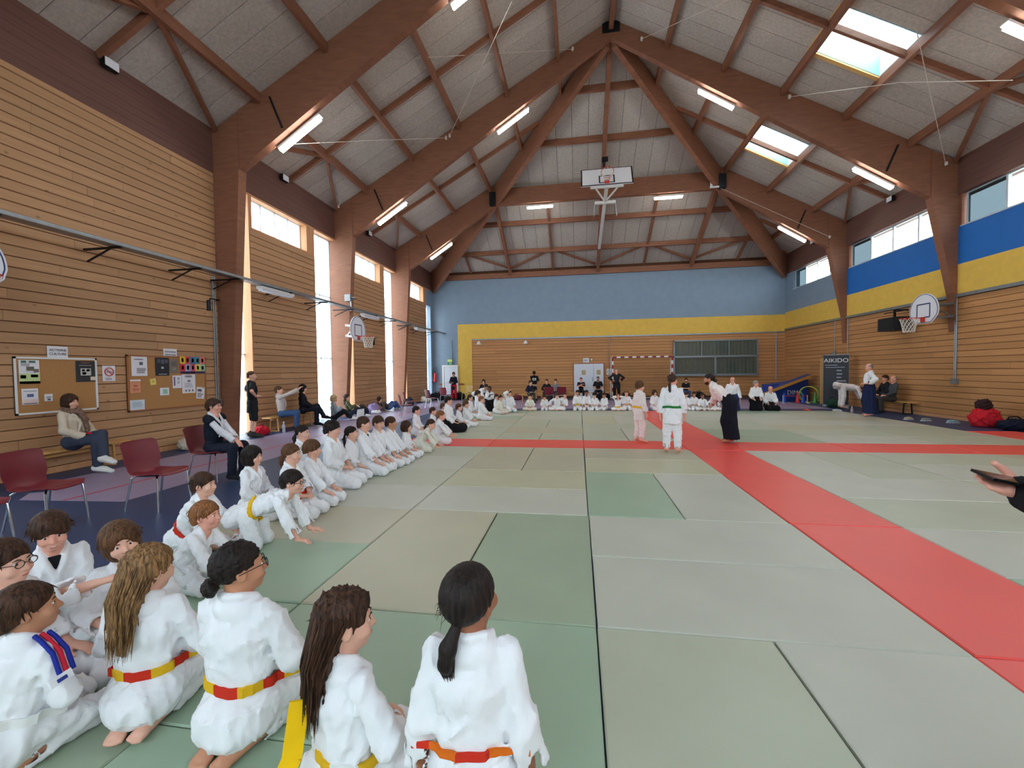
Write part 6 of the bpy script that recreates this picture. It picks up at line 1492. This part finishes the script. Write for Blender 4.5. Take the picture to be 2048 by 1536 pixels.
def title(y0, y1, z0, z1, txt, label):
    r = paper(y0, y1, z0, z1, WHT, [], label, 'title_sheet', XL+.03)
    h = (z1-z0)
    for i, s in enumerate(txt):
        M_ = Matrix.Translation((.011, 0, h*(.16-.34*i))) @ Matrix.Rotation(math.pi/2, 4, 'Z') @ Matrix.Rotation(math.pi/2, 4, 'X')
        set_text(s, 'lettering', min(h*.30, (y1-y0)*1.45/max(6, len(s))), mat('ink_3c3a46', srgb(60, 58, 70), .7), r, M_)
title(5.78, 6.07, 1.90, 2.09, ['ACTIONS', 'CULTURE'], 'curling white title sheet above the white-framed board')
title(7.78, 8.09, 1.95, 2.15, ['ASSOCIATIONS', 'SPORTIVES'], 'white title sheet above the wood-framed board')
paper(7.11, 7.42, 1.57, 1.97, WHT, lines(.15, .85, .80, .86, 1, INK)+[(.5, .7, .55, .70, (90, 92, 96))]+lines(.3, .95, .12, .4, 5, GRY), 'white sheet with small dark figure at upper left of wood-framed board')
paper(7.59, 7.89, 1.57, 1.95, (40, 42, 48), [(.1, .35, .7, .92, (76, 80, 92)), (.4, .62, .66, .9, (90, 94, 104)), (.66, .9, .7, .9, (84, 88, 100)), (.4, .58, .38, .5, (170, 186, 190)), (.2, .8, .06, .10, (170, 170, 176))], 'dark photographic poster on wood-framed board')
paper(7.90, 8.10, 1.62, 1.93, (128, 116, 102), [(.2, .8, .5, .8, (100, 98, 98)), (.3, .7, .2, .4, (146, 136, 124))], 'brownish grey poster right of the dark photographic poster')
_c = [(222, 186, 60), (206, 80, 70), (70, 110, 150), (60, 140, 150), (222, 120, 110), (204, 60, 70), (150, 160, 190), (206, 90, 110), (226, 200, 90), (150, 196, 160)]
paper(8.14, 8.77, 1.61, 2.0, (214, 120, 120), [(i % 5*.2, i % 5*.2+.2, .56-.43*(i//5), .98-.43*(i//5), _c[i]) for i in range(10)]+[(i % 5*.2+.06, i % 5*.2+.14, .66-.43*(i//5), .88-.43*(i//5), (196-8*i, 150-6*i, 120)) for i in range(10)]+[(0, 1, 0, .12, (58, 48, 92)), (.05, .6, .04, .08, (220, 220, 230))], 'wide multicoloured poster of many faces on wood-framed board')
paper(7.96, 8.17, 1.29, 1.57, WHT, [(.1, .25, .2, .9, (120, 96, 150)), (.5, .75, .65, .85, (170, 170, 190)), (.5, .75, .35, .55, (180, 180, 196))], 'white leaflet with purple side lettering on wood-framed board')
paper(8.18, 8.51, 1.16, 1.59, WHT, lines(.2, .8, .84, .95, 2, INK)+[(.4, .6, .6, .7, GRY)]+lines(.15, .85, .3, .55, 4, (180, 178, 190))+[(.2, .32, .1, .2, GRY), (.45, .57, .1, .2, GRY), (.7, .82, .1, .2, GRY), (0, 1, 0, .02, (222, 186, 70))], 'large white programme sheet below the many-faced poster')
paper(8.53, 8.74, 1.02, 1.29, WHT, [(.1, .6, .62, .82, (90, 84, 110)), (.7, .9, .9, .97, (80, 150, 110)), (.6, .8, .35, .42, (80, 140, 150))]+lines(.1, .7, .1, .5, 3, GRY), 'tilted white flyer at lower right of wood-framed board', tilt=-6)
paper(7.47, 7.59, 1.38, 1.51, (228, 208, 110), [(.3, .7, .4, .7, (206, 180, 90))], 'small yellow note on wood-framed board', tilt=6)
paper(7.67, 7.87, 1.15, 1.31, WHT, [(.3, .8, .2, .8, (146, 196, 170))], 'small white card with green blot on wood-framed board')
paper(7.07, 7.27, 1.23, 1.50, (222, 150, 112), [(0, 1, .86, 1, (226, 216, 212)), (.3, .7, .45, .6, (196, 110, 90))]+lines(.2, .9, .15, .35, 3, (190, 110, 90)), 'orange flyer at left side of wood-framed board')
paper(7.05, 7.34, .88, 1.09, (214, 222, 230), lines(.15, .9, .3, .85, 4, (170, 190, 204)), 'pale blue plastic sleeve at lower left corner of wood-framed board')
# conduits and small fittings on both walls
def conduit(x, y, z0, z1, label, box=None, col=None, n=2):
    r = empty('conduit', (x, y, z0), 0, label, 'conduit'); b = MB()
    for k in range(n): b.cyl((0, k*.05, 0), (0, k*.05, z1-z0), .014, 8)
    b.build('pipe', col or M_STEEL, r, True)
    if box: MB().box(-.04, .05, -.09, .12, -.14, .02).build('socket_box', box, r)
conduit(XL+.04, 9.08, .95, 3.96, 'steel conduit with socket box between wood-framed board and timber column', M_STEEL)
conduit(XR-.04, 20.4, 2.2, 3.56, 'thin conduit with grey box above the pale door leaf', M_STEEL, n=1)
conduit(XR-.04, 14.40, 1.15, 3.56, 'conduit with socket box right of the right wall hoop', M_STEEL)
conduit(XR-.04, 19.5, 2.1, 3.56, 'thin conduit behind the black banner', None, n=1)
conduit(10.55, YB-.10, .95, 3.46, 'pair of thin pipes in the far right corner above blue wedge mat', None)
conduit(1.75, YB-.10, 1.3, 3.46, 'thin conduit between double door and goal', M_STEEL)
conduit(-7.55, YB-.08, 2.25, 3.5, 'thin dark conduit above the small white door', None, M_BLACKSTEEL, 1)
for x, z in ((-5.9, 3.27), (-3.06, 3.25)):
    r = empty('emergency_lamp', (x, YB-.12, z), 0, 'white wall lamp high on far wall boards, %s of the two' % ('left one' if x < -5 else 'right one'), 'lamp'); b = MB(); b.lathe([(.12, -.10), (.14, -.06), (.09, .04), (.05, .08)], (0, 0, 0), 12); b.build('shade', M_WHITE, r, True); MB().box(-.04, .04, 0, .03, .02, .12).build('mount', M_WHITE, r)
for x, y, s, lab in ((XL+.1, 6.87, 1, 'floodlight on dark header above left wall, nearest of three'), (XL+.1, 11.65, 1, 'floodlight on dark header above left wall, middle of three'), (XL+.1, 16.85, 1, 'floodlight on dark header above left wall, farthest of three'), (XR-.14, 16.95, -1, 'floodlight on dark header above right wall, nearer one'), (XR-.14, 21.95, -1, 'floodlight on dark header above right wall, farther one')):
    r = empty('floodlight', (x, y, 7.42), 0 if s > 0 else math.pi, lab, 'floodlight', 'floodlights on the wall headers')
    MB().box(-.02, .08, -.13, .13, -.09, .09).build('housing', M_BLACKSTEEL, r); MB().box(.08, .09, -.12, .12, -.08, .08).build('glass', M_BOARD, r); MB().bar((-.06, 0, .02), (0, 0, .02), .06, .05).build('mount', M_BLACKSTEEL, r)
r = empty('beam_projector', (-8.28, 14.42, 4.33), 0, 'grey box with small spotlight on the left wall column above the tray', 'spotlight'); MB().box(-.10, .12, -.08, .08, -.14, .10).build('box', M_STEEL, r); b = MB(); b.cyl((.12, 0, -.02), (.22, .12, -.02), .035); b.tube([(.1, 0, -.14), (.12, 0, -.42), (.1, 0, -.5)], .03, 8); b.build('spot', M_STEEL, r, True)
# loudspeaker on the right wall
r = empty('loudspeaker', (10.62, 16.3, 2.98), math.radians(0), 'black loudspeaker hanging on right wall left of hoop', 'loudspeaker'); MB().box(-.26, .26, -.40, .40, -.22, .22).build('cabinet', mat('black_cabinet', srgb(24, 26, 34), .6), r); MB().box(-.275, -.26, -.37, .37, -.19, .19).build('grille', mat('dark_grille', srgb(16, 18, 22), .8, bump=.4, bscale=300), r); b = MB(); b.bar((0, 0, .19), (0, 0, .5), .06, .05, up=(0, 1, 0)); b.bar((0, -.5, .42), (0, .5, .42), .03, .03); b.bar((0, 0, .48), (.40, 0, .48), .05, .05); b.build('bracket', M_BLACKSTEEL, r)
# ropes under the roof
M_ROPE = mat('white_rope', srgb(216, 206, 196), .8)
def rope(pts, label):
    m = MB(); m.tube(pts, .008, 5); m.tube([Vector(pts[-1])+Vector((0, -.02, .04)), Vector(pts[-1])+Vector((0, -.02, -.06))], .04, 6); tag(m.build('rope', M_ROPE), label, 'rope', 'white ropes under the roof')
rope([(-1.39, 9.5, 9.72), (-4.33, 14.38, 9.72)], 'white rope from the top edge down to left slope of middle frame'); rope([(-7.0, 9.5, 7.15), (-5.5, 11.2, 8.0), (-4.46, 14.38, 9.66)], 'thin white rope sagging from near left light to middle frame'); rope([(-6.0, 12, 10.45), (-8.52, 14.36, 7.60)], 'white rope ending at top of second left column')
rope([(4.06, 11, 10.45), (2.08, 14.38, 12.13)], 'white rope tied right of the roof apex'); rope([(-4.21, 11, 9.92), (-.11, 14.38, 12.1)], 'white rope tied left of the roof apex'); rope([(8.1, 9.5, 6.9), (7.21, 11, 7.95), (6.43, 14.38, 9.83)], 'white rope sagging below the large skylight'); rope([(7.51, 11, 9.1), (10.62, 14.36, 7.44)], 'white rope ending at top of the right column')
rope([(6.05, 19.5, 9.25), (10.3, 19.55, 6.95)], 'pale cable along underside of farthest right rafter')
r = empty('winch', (5.68, 19.5, 9.62), 0, 'white hand winch at right end of the tie beam', 'winch'); b = MB(); b.cyl((0, 0, -.3), (0, 0, .3), .05); b.bar((-.06, 0, .3), (.06, 0, .3), .1, .08); b.bar((-.06, 0, -.3), (.35, 0, -.3), .06, .06); b.build('body', M_WHITE, r, True); MB().bar((.0, -.05, .15), (.14, -.05, .05), .03, .03).build('handle', M_WHITE, r)

# ------------------------------------------------------------------ far wall: doors, window, goal, signs
d1 = tag(empty('door_1', (.57, YB-.035, ZF)), kind='structure')
MB().box(-.90, .90, -.02, .01, 0, 2.02).build('door_frame', mat('brown_door_frame', srgb(150, 92, 66), .5), d1)
M_DOOR = mat('white_door', srgb(214, 220, 232), .45)
for (a, b_) in ((-.84, .27), (.285, .84)):
    l_ = MB().box(a, b_, -.05, -.02, .01, 1.97).build('door_leaf', M_DOOR, d1); c = (a+b_)/2
    MB().box(c-.17, c+.17, -.056, -.05, 1.28, 1.66).build('vision_frame', M_WHITE, l_); MB().box(c-.12, c+.12, -.06, -.055, 1.33, 1.61).build('vision_panel', mat('amber_wired_glass', srgb(176, 160, 130), .2), l_)
MB().box(.20, .24, -.09, -.05, .95, 1.2).build('handle', M_STEEL, d1)
d2 = tag(empty('door_2', (-7.72, YB-.035, ZF)), kind='structure')
b = MB(); b.box(-.50, -.40, -.06, .01, 0, 2.02); b.box(.40, .48, -.06, .01, 0, 2.02); b.box(-.40, .40, -.06, .01, 1.92, 2.02); b.build('door_frame', M_WHITE, d2); MB().box(-.39, .39, -.03, 0, .01, 1.91).build('door_leaf', M_DOOR, d2); MB().box(-.36, .36, -.08, -.05, .98, 1.03).build('push_bar', M_WHITE, d2)
for y0, x0, x1 in ((0, -.72, -.52), (0, .52, .86)): MB().box(x0, x1, -.02, 0, .80, .90).build('kick_strip', mat('brown_strip', srgb(150, 86, 60), .6), d2)
r = empty('exit_sign', (-7.72, YB-.10, 2.12), 0, 'small green emergency exit sign above the white side door', 'sign'); MB().box(-.14, .14, -.02, .02, .05, .20).build('lamp_cover', mat('yellow_green_cover', srgb(206, 226, 130), .4), r); MB().box(-.13, .13, -.015, .02, -.14, .04).build('sign_plate', mat('exit_green', srgb(40, 130, 84), .5), r)
b = MB(); b.ball((-.02, -.018, .0), .016, 8, 6); b.bar((-.02, -.018, -.02), (.0, -.018, -.06), .028, .004, up=(0, 1, 0)); b.bar((.0, -.018, -.06), (.035, -.018, -.10), .016, .004, up=(0, 1, 0)); b.bar((.0, -.018, -.06), (-.035, -.018, -.09), .016, .004, up=(0, 1, 0)); b.bar((-.02, -.018, -.025), (.03, -.018, -.04), .012, .004, up=(0, 1, 0)); b.box(.06, .10, -.019, -.016, -.11, .02); b.build('running_figure', M_WHITE, r)
r = empty('door_sign', (.43, YB-.06, 2.13), 0, 'white sign with blue letters above the white double door', 'sign'); MB().box(-.17, .17, 0, .02, -.13, .13).build('sign_plate', M_WHITE, r); b = MB(); bl = mat('sign_blue', srgb(72, 84, 168), .5)
for i, k in enumerate((0, 1, 2, 3)):
    x = -.125+.066*i; b.box(x, x+.014, -.004, 0, -.05, .05)
    if k != 1: b.box(x, x+.045, -.004, 0, .032, .05)
    b.box(x, x+.045, -.004, 0, -.05 if k in (2, 3) else -.01, -.03 if k in (2, 3) else .008)
    if k < 2: b.box(x+.032, x+.045, -.004, 0, -.05, .05)
b.build('lettering', bl, r)
r = empty('alarm_bell', (.75, YB-.02, 2.16), 0, 'small round white alarm beside the door sign', 'alarm'); b = MB(); b.lathe([(.06, 0), (.06, .03), (.03, .06)], (0, 0, 0), 12, M=Matrix.Rotation(math.pi/2, 4, 'X')); b.build('body', M_WHITE, r, True)
r = empty('wall_notice', (1.72, YB-.06, 1.45), 0, 'white notice with grey ring between double door and goal', 'sign'); MB().box(-.14, .14, 0, .01, -.17, .17).build('sheet', M_WHITE, r); b = MB(); b.tube([(.085*math.cos(a), -.004, .085*math.sin(a)) for a in np.linspace(0, 2*math.pi, 19)], .009, 5, cap=False); b.bar((-.06, -.004, .06), (.06, -.004, -.06), .012, .004, up=(0, 1, 0)); b.build('print', mat('ink_bluegrey', srgb(120, 126, 170), .6), r)
# curtained window
w_ = tag(empty('window_30', (7.44, YB-.03, 2.18)), kind='structure'); x0, x1, z0, z1 = -2.2, 2.2, -.98, .97
M_ALU = mat('grey_aluminium', srgb(134, 144, 150), .4, .5)
b = MB()
for a in ((x0, x0+.07, z0, z1), (x1-.07, x1, z0, z1), (x0, x1, z0, z0+.07), (x0, x1, z1-.07, z1), (x0, x1, .0, .10), (-.72, -.68, .10, z1), (.70, .74, .10, z1), (-.04, .06, z0, 0)): b.box(a[0], a[1], -.10, .0, a[2], a[3])
b.box(x0-.05, x1+.05, -.16, -.08, z0-.04, z0); b.build('window_frame', M_ALU, w_)
M_CURT = mat('grey_green_curtain', srgb(104, 112, 104), .85, var=.08, vscale=8)
for (a, c, e, f) in ((x0+.07, -.72, .10, z1-.07), (-.68, .70, .10, z1-.07), (.74, x1-.07, .10, z1-.07), (x0+.07, -.04, z0+.07, 0), (.06, x1-.07, z0+.07, 0)):
    n = int((c-a)/.035); b = MB(); vs_ = []
    for i in range(n+1):
        x = a+(c-a)*i/n; y = -.022+.016*math.sin(i*1.15); vs_ += [(x, y, e), (x, y, f)]
    b.add(vs_, [(2*i, 2*i+2, 2*i+3, 2*i+1) for i in range(n)]); b.build('curtain', M_CURT, w_, True); MB().box(a, c, -.075, -.068, e, f).build('pane', M_GLASS, w_)
# goal
g = empty('handball_goal', (3.39, 23.7, ZF), 0, 'red and white handball goal with net in front of the far wall', 'goal'); M_GR = mat('goal_red', srgb(150, 30, 44), .5)
def banded(name, p, q, n, w2=.04):
    b = MB(); p = Vector(p); q = Vector(q)
    for i in range(n): b.bar(p+(q-p)*(i/n), p+(q-p)*((i+1)/n), .08, .08, up=(0, 1, 0), mi=i % 2)
    b.build(name, [M_GR, M_WHITE], g)
banded('goal_post', (-1.55, 0, 0), (-1.55, 0, 2.28), 11); banded('goal_post', (1.55, 0, 0), (1.55, 0, 2.28), 11); banded('crossbar', (-1.55, 0, 2.28), (1.55, 0, 2.28), 15)
b = MB()
for s in (-1, 1): b.tube([(s*1.55, 0, 2.3), (s*1.6, .5, 2.28), (s*1.6, .95, 0), (s*1.55, 0, .03)], .022, 6)
b.cyl((-1.6, .95, .03), (1.6, .95, .03), .022); b.build('net_support', M_WHITE, g, True)
b = MB()
for i in range(32):
    x = -1.55+3.1*i/31; b.tube([(x, .02, 2.26), (x, .5, 2.2), (x, .93, .04)], .0045, 3, cap=False)
for k in range(24):
    t_ = k/23; y, z = (.02+.48*t_/.25, 2.26-.06*t_/.25) if t_ < .25 else (.5+.43*(t_-.25)/.75, 2.2-2.16*(t_-.25)/.75); b.tube([(-1.57, y, z), (1.57, y, z)], .0045, 3, cap=False)
b.build('net', mat('grey_net_cord', srgb(150, 122, 84), .9), g)['kind'] = 'stuff'
# fire extinguisher
r = empty('fire_extinguisher', (-8.64, 24.72, .95), 0, 'red fire extinguisher with hose on wall by the window strip', 'extinguisher'); b = MB(); b.lathe([(.02, 0), (.085, .01), (.09, .05), (.09, .44), (.07, .52), (.03, .56), (.03, .60)], (0, 0, 0), 16); b.build('cylinder', mat('extinguisher_red', srgb(196, 36, 52), .35), r, True); b = MB(); b.box(-.03, .05, -.02, .02, .60, .68); b.build('valve', M_BLACKSTEEL, r); b = MB(); b.tube([(0, 0, .66), (.12, -.02, .76), (.10, -.04, .9), (-.06, -.06, .86), (-.1, -.08, .5), (-.09, -.08, .2)], .014, 7); b.build('hose', M_BLACKSTEEL, r, True); MB().box(-.16, -.09, -.08, .08, .1, .5).build('wall_bracket', M_STEEL, r)

# ------------------------------------------------------------------ right side: wedge mats, cones, banner
M_GYM = mat('blue_gym_vinyl', srgb(28, 66, 150), .4, var=.05, vscale=4); M_TAN = mat('tan_vinyl_edge', srgb(196, 142, 56), .5)
r = empty('gym_block', (10.05, 22.3, ZF), math.radians(8), 'big blue gymnastics block with white lettering by the far right corner', 'gym mat'); MB().prism([(-1.0, -.25, 0), (.75, -.25, 0), (.75, -.25, 1.02), (-1.0, -.25, .78)], (0, .8, 0)).build('block', M_GYM, r)
set_text('DIMA', 'lettering', .30, M_WHITE, r, Matrix.Translation((.1, -.26, .40)) @ Matrix.Rotation(math.pi/2, 4, 'X'))
r = empty('gym_mat', (9.75, 21.62, .55), math.radians(8), 'sloping blue gymnastics mat with tan edges leaning on the blue block', 'gym mat'); b = MB(); b.prism([(-1.25, 0, -.32), (1.0, 0, .52), (1.0, 0, .66), (-1.25, 0, -.18)], (0, .36, 0)); b.build('mat_body', M_TAN, r); b = MB(); b.prism([(-1.25, 0, -.18), (1.0, 0, .66), (1.0, 0, .68), (-1.25, 0, -.16)], (0, .36, 0)); b.build('mat_cover', M_GYM, r)
def cone(x, y, col, label, h=.42):
    r = empty('marker_cone', (x, y, ZF), 0, label, 'cone', 'coloured training cones'); m_ = mat('plastic_%02x%02x%02x' % col, srgb(*col), .4); MB().box(-.11, .11, -.11, .11, 0, .02).build('base', m_, r); b = MB(); b.lathe([(.085, .02), (.03, h-.02), (.028, h)], (0, 0, 0), 14); b.build('body', m_, r, True)
cone(9.35, 21.2, (40, 84, 190), 'blue training cone in front of the block lettering'); cone(9.85, 21.05, (214, 44, 40), 'red training cone beside a blue one near far right corner', .5); cone(10.0, 20.9, (36, 74, 186), 'blue training cone right of the red cone'); cone(10.42, 20.75, (40, 160, 70), 'green training cone under the coloured hoops', .5); cone(10.6, 20.4, (224, 176, 40), 'yellow training cone near the pale door leaf', .34)
cone(8.42, 17.3, (228, 84, 60), 'flat orange-red disc cone on the far mat edge', .07)
for i, (x, col, nm) in enumerate(((10.25, (230, 196, 60), 'yellow'), (10.36, (60, 180, 84), 'green'))):
    m = MB(); m.tube([(0, .36*math.cos(a), .36+.36*math.sin(a)) for a in np.linspace(0, 2*math.pi, 33)], .016, 7, cap=False); o = tag(m.build('gym_hoop', mat('hoop_'+nm, srgb(*col), .4), None, True), nm+' gymnastics hoop standing behind the cones', 'hoop', 'gymnastics hoops'); o.location = (x, 21.0+.12*i, ZF+.016); o.rotation_euler = (0, math.radians(8), math.radians(55))
r = empty('hurdle', (9.6, 20.75, ZF), 0, 'low training hurdle with red bar in front of the blue block', 'hurdle'); b = MB(); b.cyl((-.5, 0, .32), (.5, 0, .32), .014); b.build('bar', mat('hurdle_red', srgb(206, 60, 60), .4), r, True)
for s in (-1, 1): b = MB(); b.cyl((s*.5, 0, 0), (s*.5, 0, .36), .016); b.box(s*.5-.03, s*.5+.03, -.18, .18, 0, .02); b.build('leg', mat('hurdle_white', srgb(214, 206, 204), .4), r)
d3 = tag(empty('door_3', (10.98, 20.2, ZF)), kind='structure'); MB().box(-.62, .0, .0, .045, .01, 2.0).build('door_leaf', mat('pale_pine_leaf', srgb(216, 184, 128), .5, var=.12, vscale=3, stretch=(8, 8, .7)), d3); MB().box(-.02, .04, -.62, -.02, .0, 2.02).build('painted_doorway_light', mat('painted_daylight_white', srgb(236, 236, 230), .6), d3)
bn = empty('roll_up_banner', (10.30, 19.0, ZF), math.radians(-28), 'black roll-up banner headed in white capitals behind the bending person', 'banner'); MB().box(-.41, .41, -.004, .004, .08, 2.08).build('banner_sheet', mat('banner_navy_black', srgb(34, 38, 50), .5), bn); MB().box(-.43, .43, -.09, .09, 0, .08).build('banner_base', M_STEEL, bn); MB().cyl((-.42, 0, 2.09), (.42, 0, 2.09), .014).build('top_rail', M_STEEL, bn)
set_text('AIKIDO', 'heading', .235, M_WHITE, bn, Matrix.Translation((0, -.006, 1.86)) @ Matrix.Rotation(math.pi/2, 4, 'X'))
b = MB(); b.box(-.36, .05, -.0065, -.004, 1.67, 1.69); b.box(-.34, .28, -.0065, -.004, 1.58, 1.60)
for i in range(6): b.box(.02, .02+(.16, .18, .15, .30, .15, .14)[i], -.0065, -.004, 1.44-.14*i, 1.475-.14*i)
b.build('small_print', mat('banner_grey_ink', srgb(176, 180, 188), .6), bn)

# ------------------------------------------------------------------ bags, shoes, bottles
def bag(loc, size, col, label, seed=0, strap=None, rz=0, cat='bag', name='bag', top=None, res=.02):
    r = empty(name, (*loc, ZF if len(loc) == 2 else 0)[:3] if len(loc) == 2 else loc, rz, label, cat); a, b_, c = size
    F = Field((-a-.05, -b_-.05, -.01), (a+.05, b_+.05, c*1.1+.05), res); F.ell((0, 0, c*.45), (a, b_, c*.62), None, .02); F.ell((a*.25, 0, c*.35), (a*.7, b_*.95, c*.4), None, .06); F.wrinkle(.10*min(size), .5*max(a, c), seed); F.plane((0, 0, .004), (0, 0, -1))
    F.build('body', cl(col), r)
    m = MB()
    m.tube([(-a*.5, 0, c*.85), (-a*.25, b_*.2, c*1.15), (a*.15, b_*.1, c*1.18), (a*.45, 0, c*.85)], .016, 6); m.build('strap', cl(strap or tuple(int(v*.6) for v in col)), r, True)
    if top:
        F = Field((-a, -b_, c*.6), (a, b_, c*1.7), res); F.ell((-a*.1, 0, c*1.12), (a*.55, b_*.6, c*.36), None, .02); F.wrinkle(.02, .12, seed+1); F.build('garment', cl(top), r)
bag((10.42, 12.75), (.33, .26, .50), (206, 40, 52), 'big red sports bag with dark clothes on top by the right wall', 2, (120, 30, 36), top=(56, 36, 38))
bag((10.52, 12.08), (.38, .24, .28), (28, 32, 50), 'dark navy bag lying beside the big red bag', 3)
bag((-8.36, 10.05), (.17, .24, .24), (190, 30, 50), 'red bag on floor by bare legs of man in shorts', 4)
bag((-8.45, 8.02), (.16, .24, .26), (196, 184, 168), 'beige handbag on floor behind the man in navy waistcoat', 5, (120, 108, 96))
bag((-8.15, 14.95), (.24, .28, .36), (36, 42, 48), 'dark rucksack on floor right of the woman in olive coat', 6); bag((-8.2, 16.0), (.22, .3, .38), (158, 138, 182), 'lilac bag on floor in front of the second board panel', 7)
bag((-7.9, 15.6), (.2, .2, .14), (214, 210, 214), 'white bundle of clothes next to the lilac bag', 8); bag((-8.1, 19.4), (.25, .3, .36), (40, 42, 52), 'dark bag on floor behind the nearest of the four far chairs', 9); bag((-8.1, 21.6), (.25, .3, .32), (206, 196, 184), 'cream bag on floor between the far burgundy chairs', 10)
bag((-8.0, 23.3), (.5, .4, .42), (38, 44, 52), 'heap of dark coats on floor under the fire extinguisher', 11, name='coat_heap', cat='clothes'); bag((-7.0, 23.9), (.45, .35, .40), (34, 38, 46), 'dark coats heaped behind man in red trousers', 12, name='coat_heap', cat='clothes'); bag((-5.9, 24.0), (.4, .3, .34), (44, 40, 46), 'dark bag by the foot of yellow wall strip', 13)
bag((-3.4, 23.2), (.3, .25, .28), (120, 60, 70), 'reddish bag on floor left of the navy coat woman', 14); bag((10.75, 20.0), (.22, .25, .34), (212, 206, 176), 'cream and yellow sack by the pale door leaf', 15); bag((10.0, 18.6), (.26, .22, .34), (40, 70, 58), 'dark green bag under the black banner', 16); bag((1.3, 23.6), (.4, .25, .36), (38, 34, 38), 'black coat heaped beside right burgundy chair', 17, name='coat_heap', cat='clothes'); bag((2.6, 24.4), (.25, .2, .34), (60, 58, 62), 'dark bag inside the goal net corner', 18)
bag((6.35, 23.9), (.3, .25, .36), (30, 32, 40), 'black bag below the curtained window', 19)
def shoe_thing(loc, rz, col, label, L=.27):
    r = empty('shoe', loc, rz, label, 'shoe', 'shoes by the right wall'); F = Field((-.08, -.16, -.01), (.08, .18, .14), .010); F.cone((0, -.09, .045), (0, .02, .042), .043, .042, .02); F.cone((0, .02, .036), (0, .12, .032), .042, .034, .02, n=(1, 0, 0), g=1.1); F.ell((0, -.08, .11), (.028, .05, .05), None, .01, 'sub'); F.plane((0, 0, .002), (0, 0, -1)); F.build('upper', cl(col), r); MB().box(-.045, .045, -.13, .15, 0, .016).build('sole', M_WHITE, r)
shoe_thing((9.75, 14.35, ZF), -1.2, (190, 176, 150), 'beige shoe on blue floor strip by right wall, with pale heel'); shoe_thing((10.0, 14.05, ZF), -1.3, (150, 152, 146), 'grey shoe next to the beige shoe by right wall'); shoe_thing((10.3, 13.55, ZF), -1.6, (150, 186, 196), 'pale blue shoe on blue floor strip, nearest to red bag'); shoe_thing((9.2, 16.9, ZF), -1.7, (214, 214, 216), 'white slipper on floor near the bent white-clad person')
def bottle(loc, col, label, h=.30, r_=.042):
    r = empty('bottle', loc, 0, label, 'bottle'); b = MB(); b.lathe([(r_*.9, 0), (r_, .02), (r_, h*.62), (r_*.45, h*.82), (r_*.36, h*.9)], (0, 0, 0), 14); b.build('body', mat('bottle_%02x%02x%02x' % col, srgb(*col), .12, trans=.5), r, True); b = MB(); b.lathe([(r_*.42, h*.9), (r_*.42, h)], (0, 0, 0), 12); b.build('cap', M_WHITE, r, True)
bottle((-8.05, 10.52, ZF), (206, 214, 226), 'clear water bottle standing beside the red bag at the left bench'); bottle((9.35, 16.3, ZF), (224, 222, 220), 'white drinking bottle at the feet of the standing bald teacher', .22)
r = empty('paper_sheet', (-7.65, 14.0, ZF+.12), 0, 'white sheet of paper propped up beside the olive-coated woman', 'paper'); MB().prism([(-.12, -.16, -.12), (.02, .16, -.12), (.05, .12, .22), (-.09, -.1, .2)], (.004, -.002, 0)).build('sheet', M_WHITE, r)
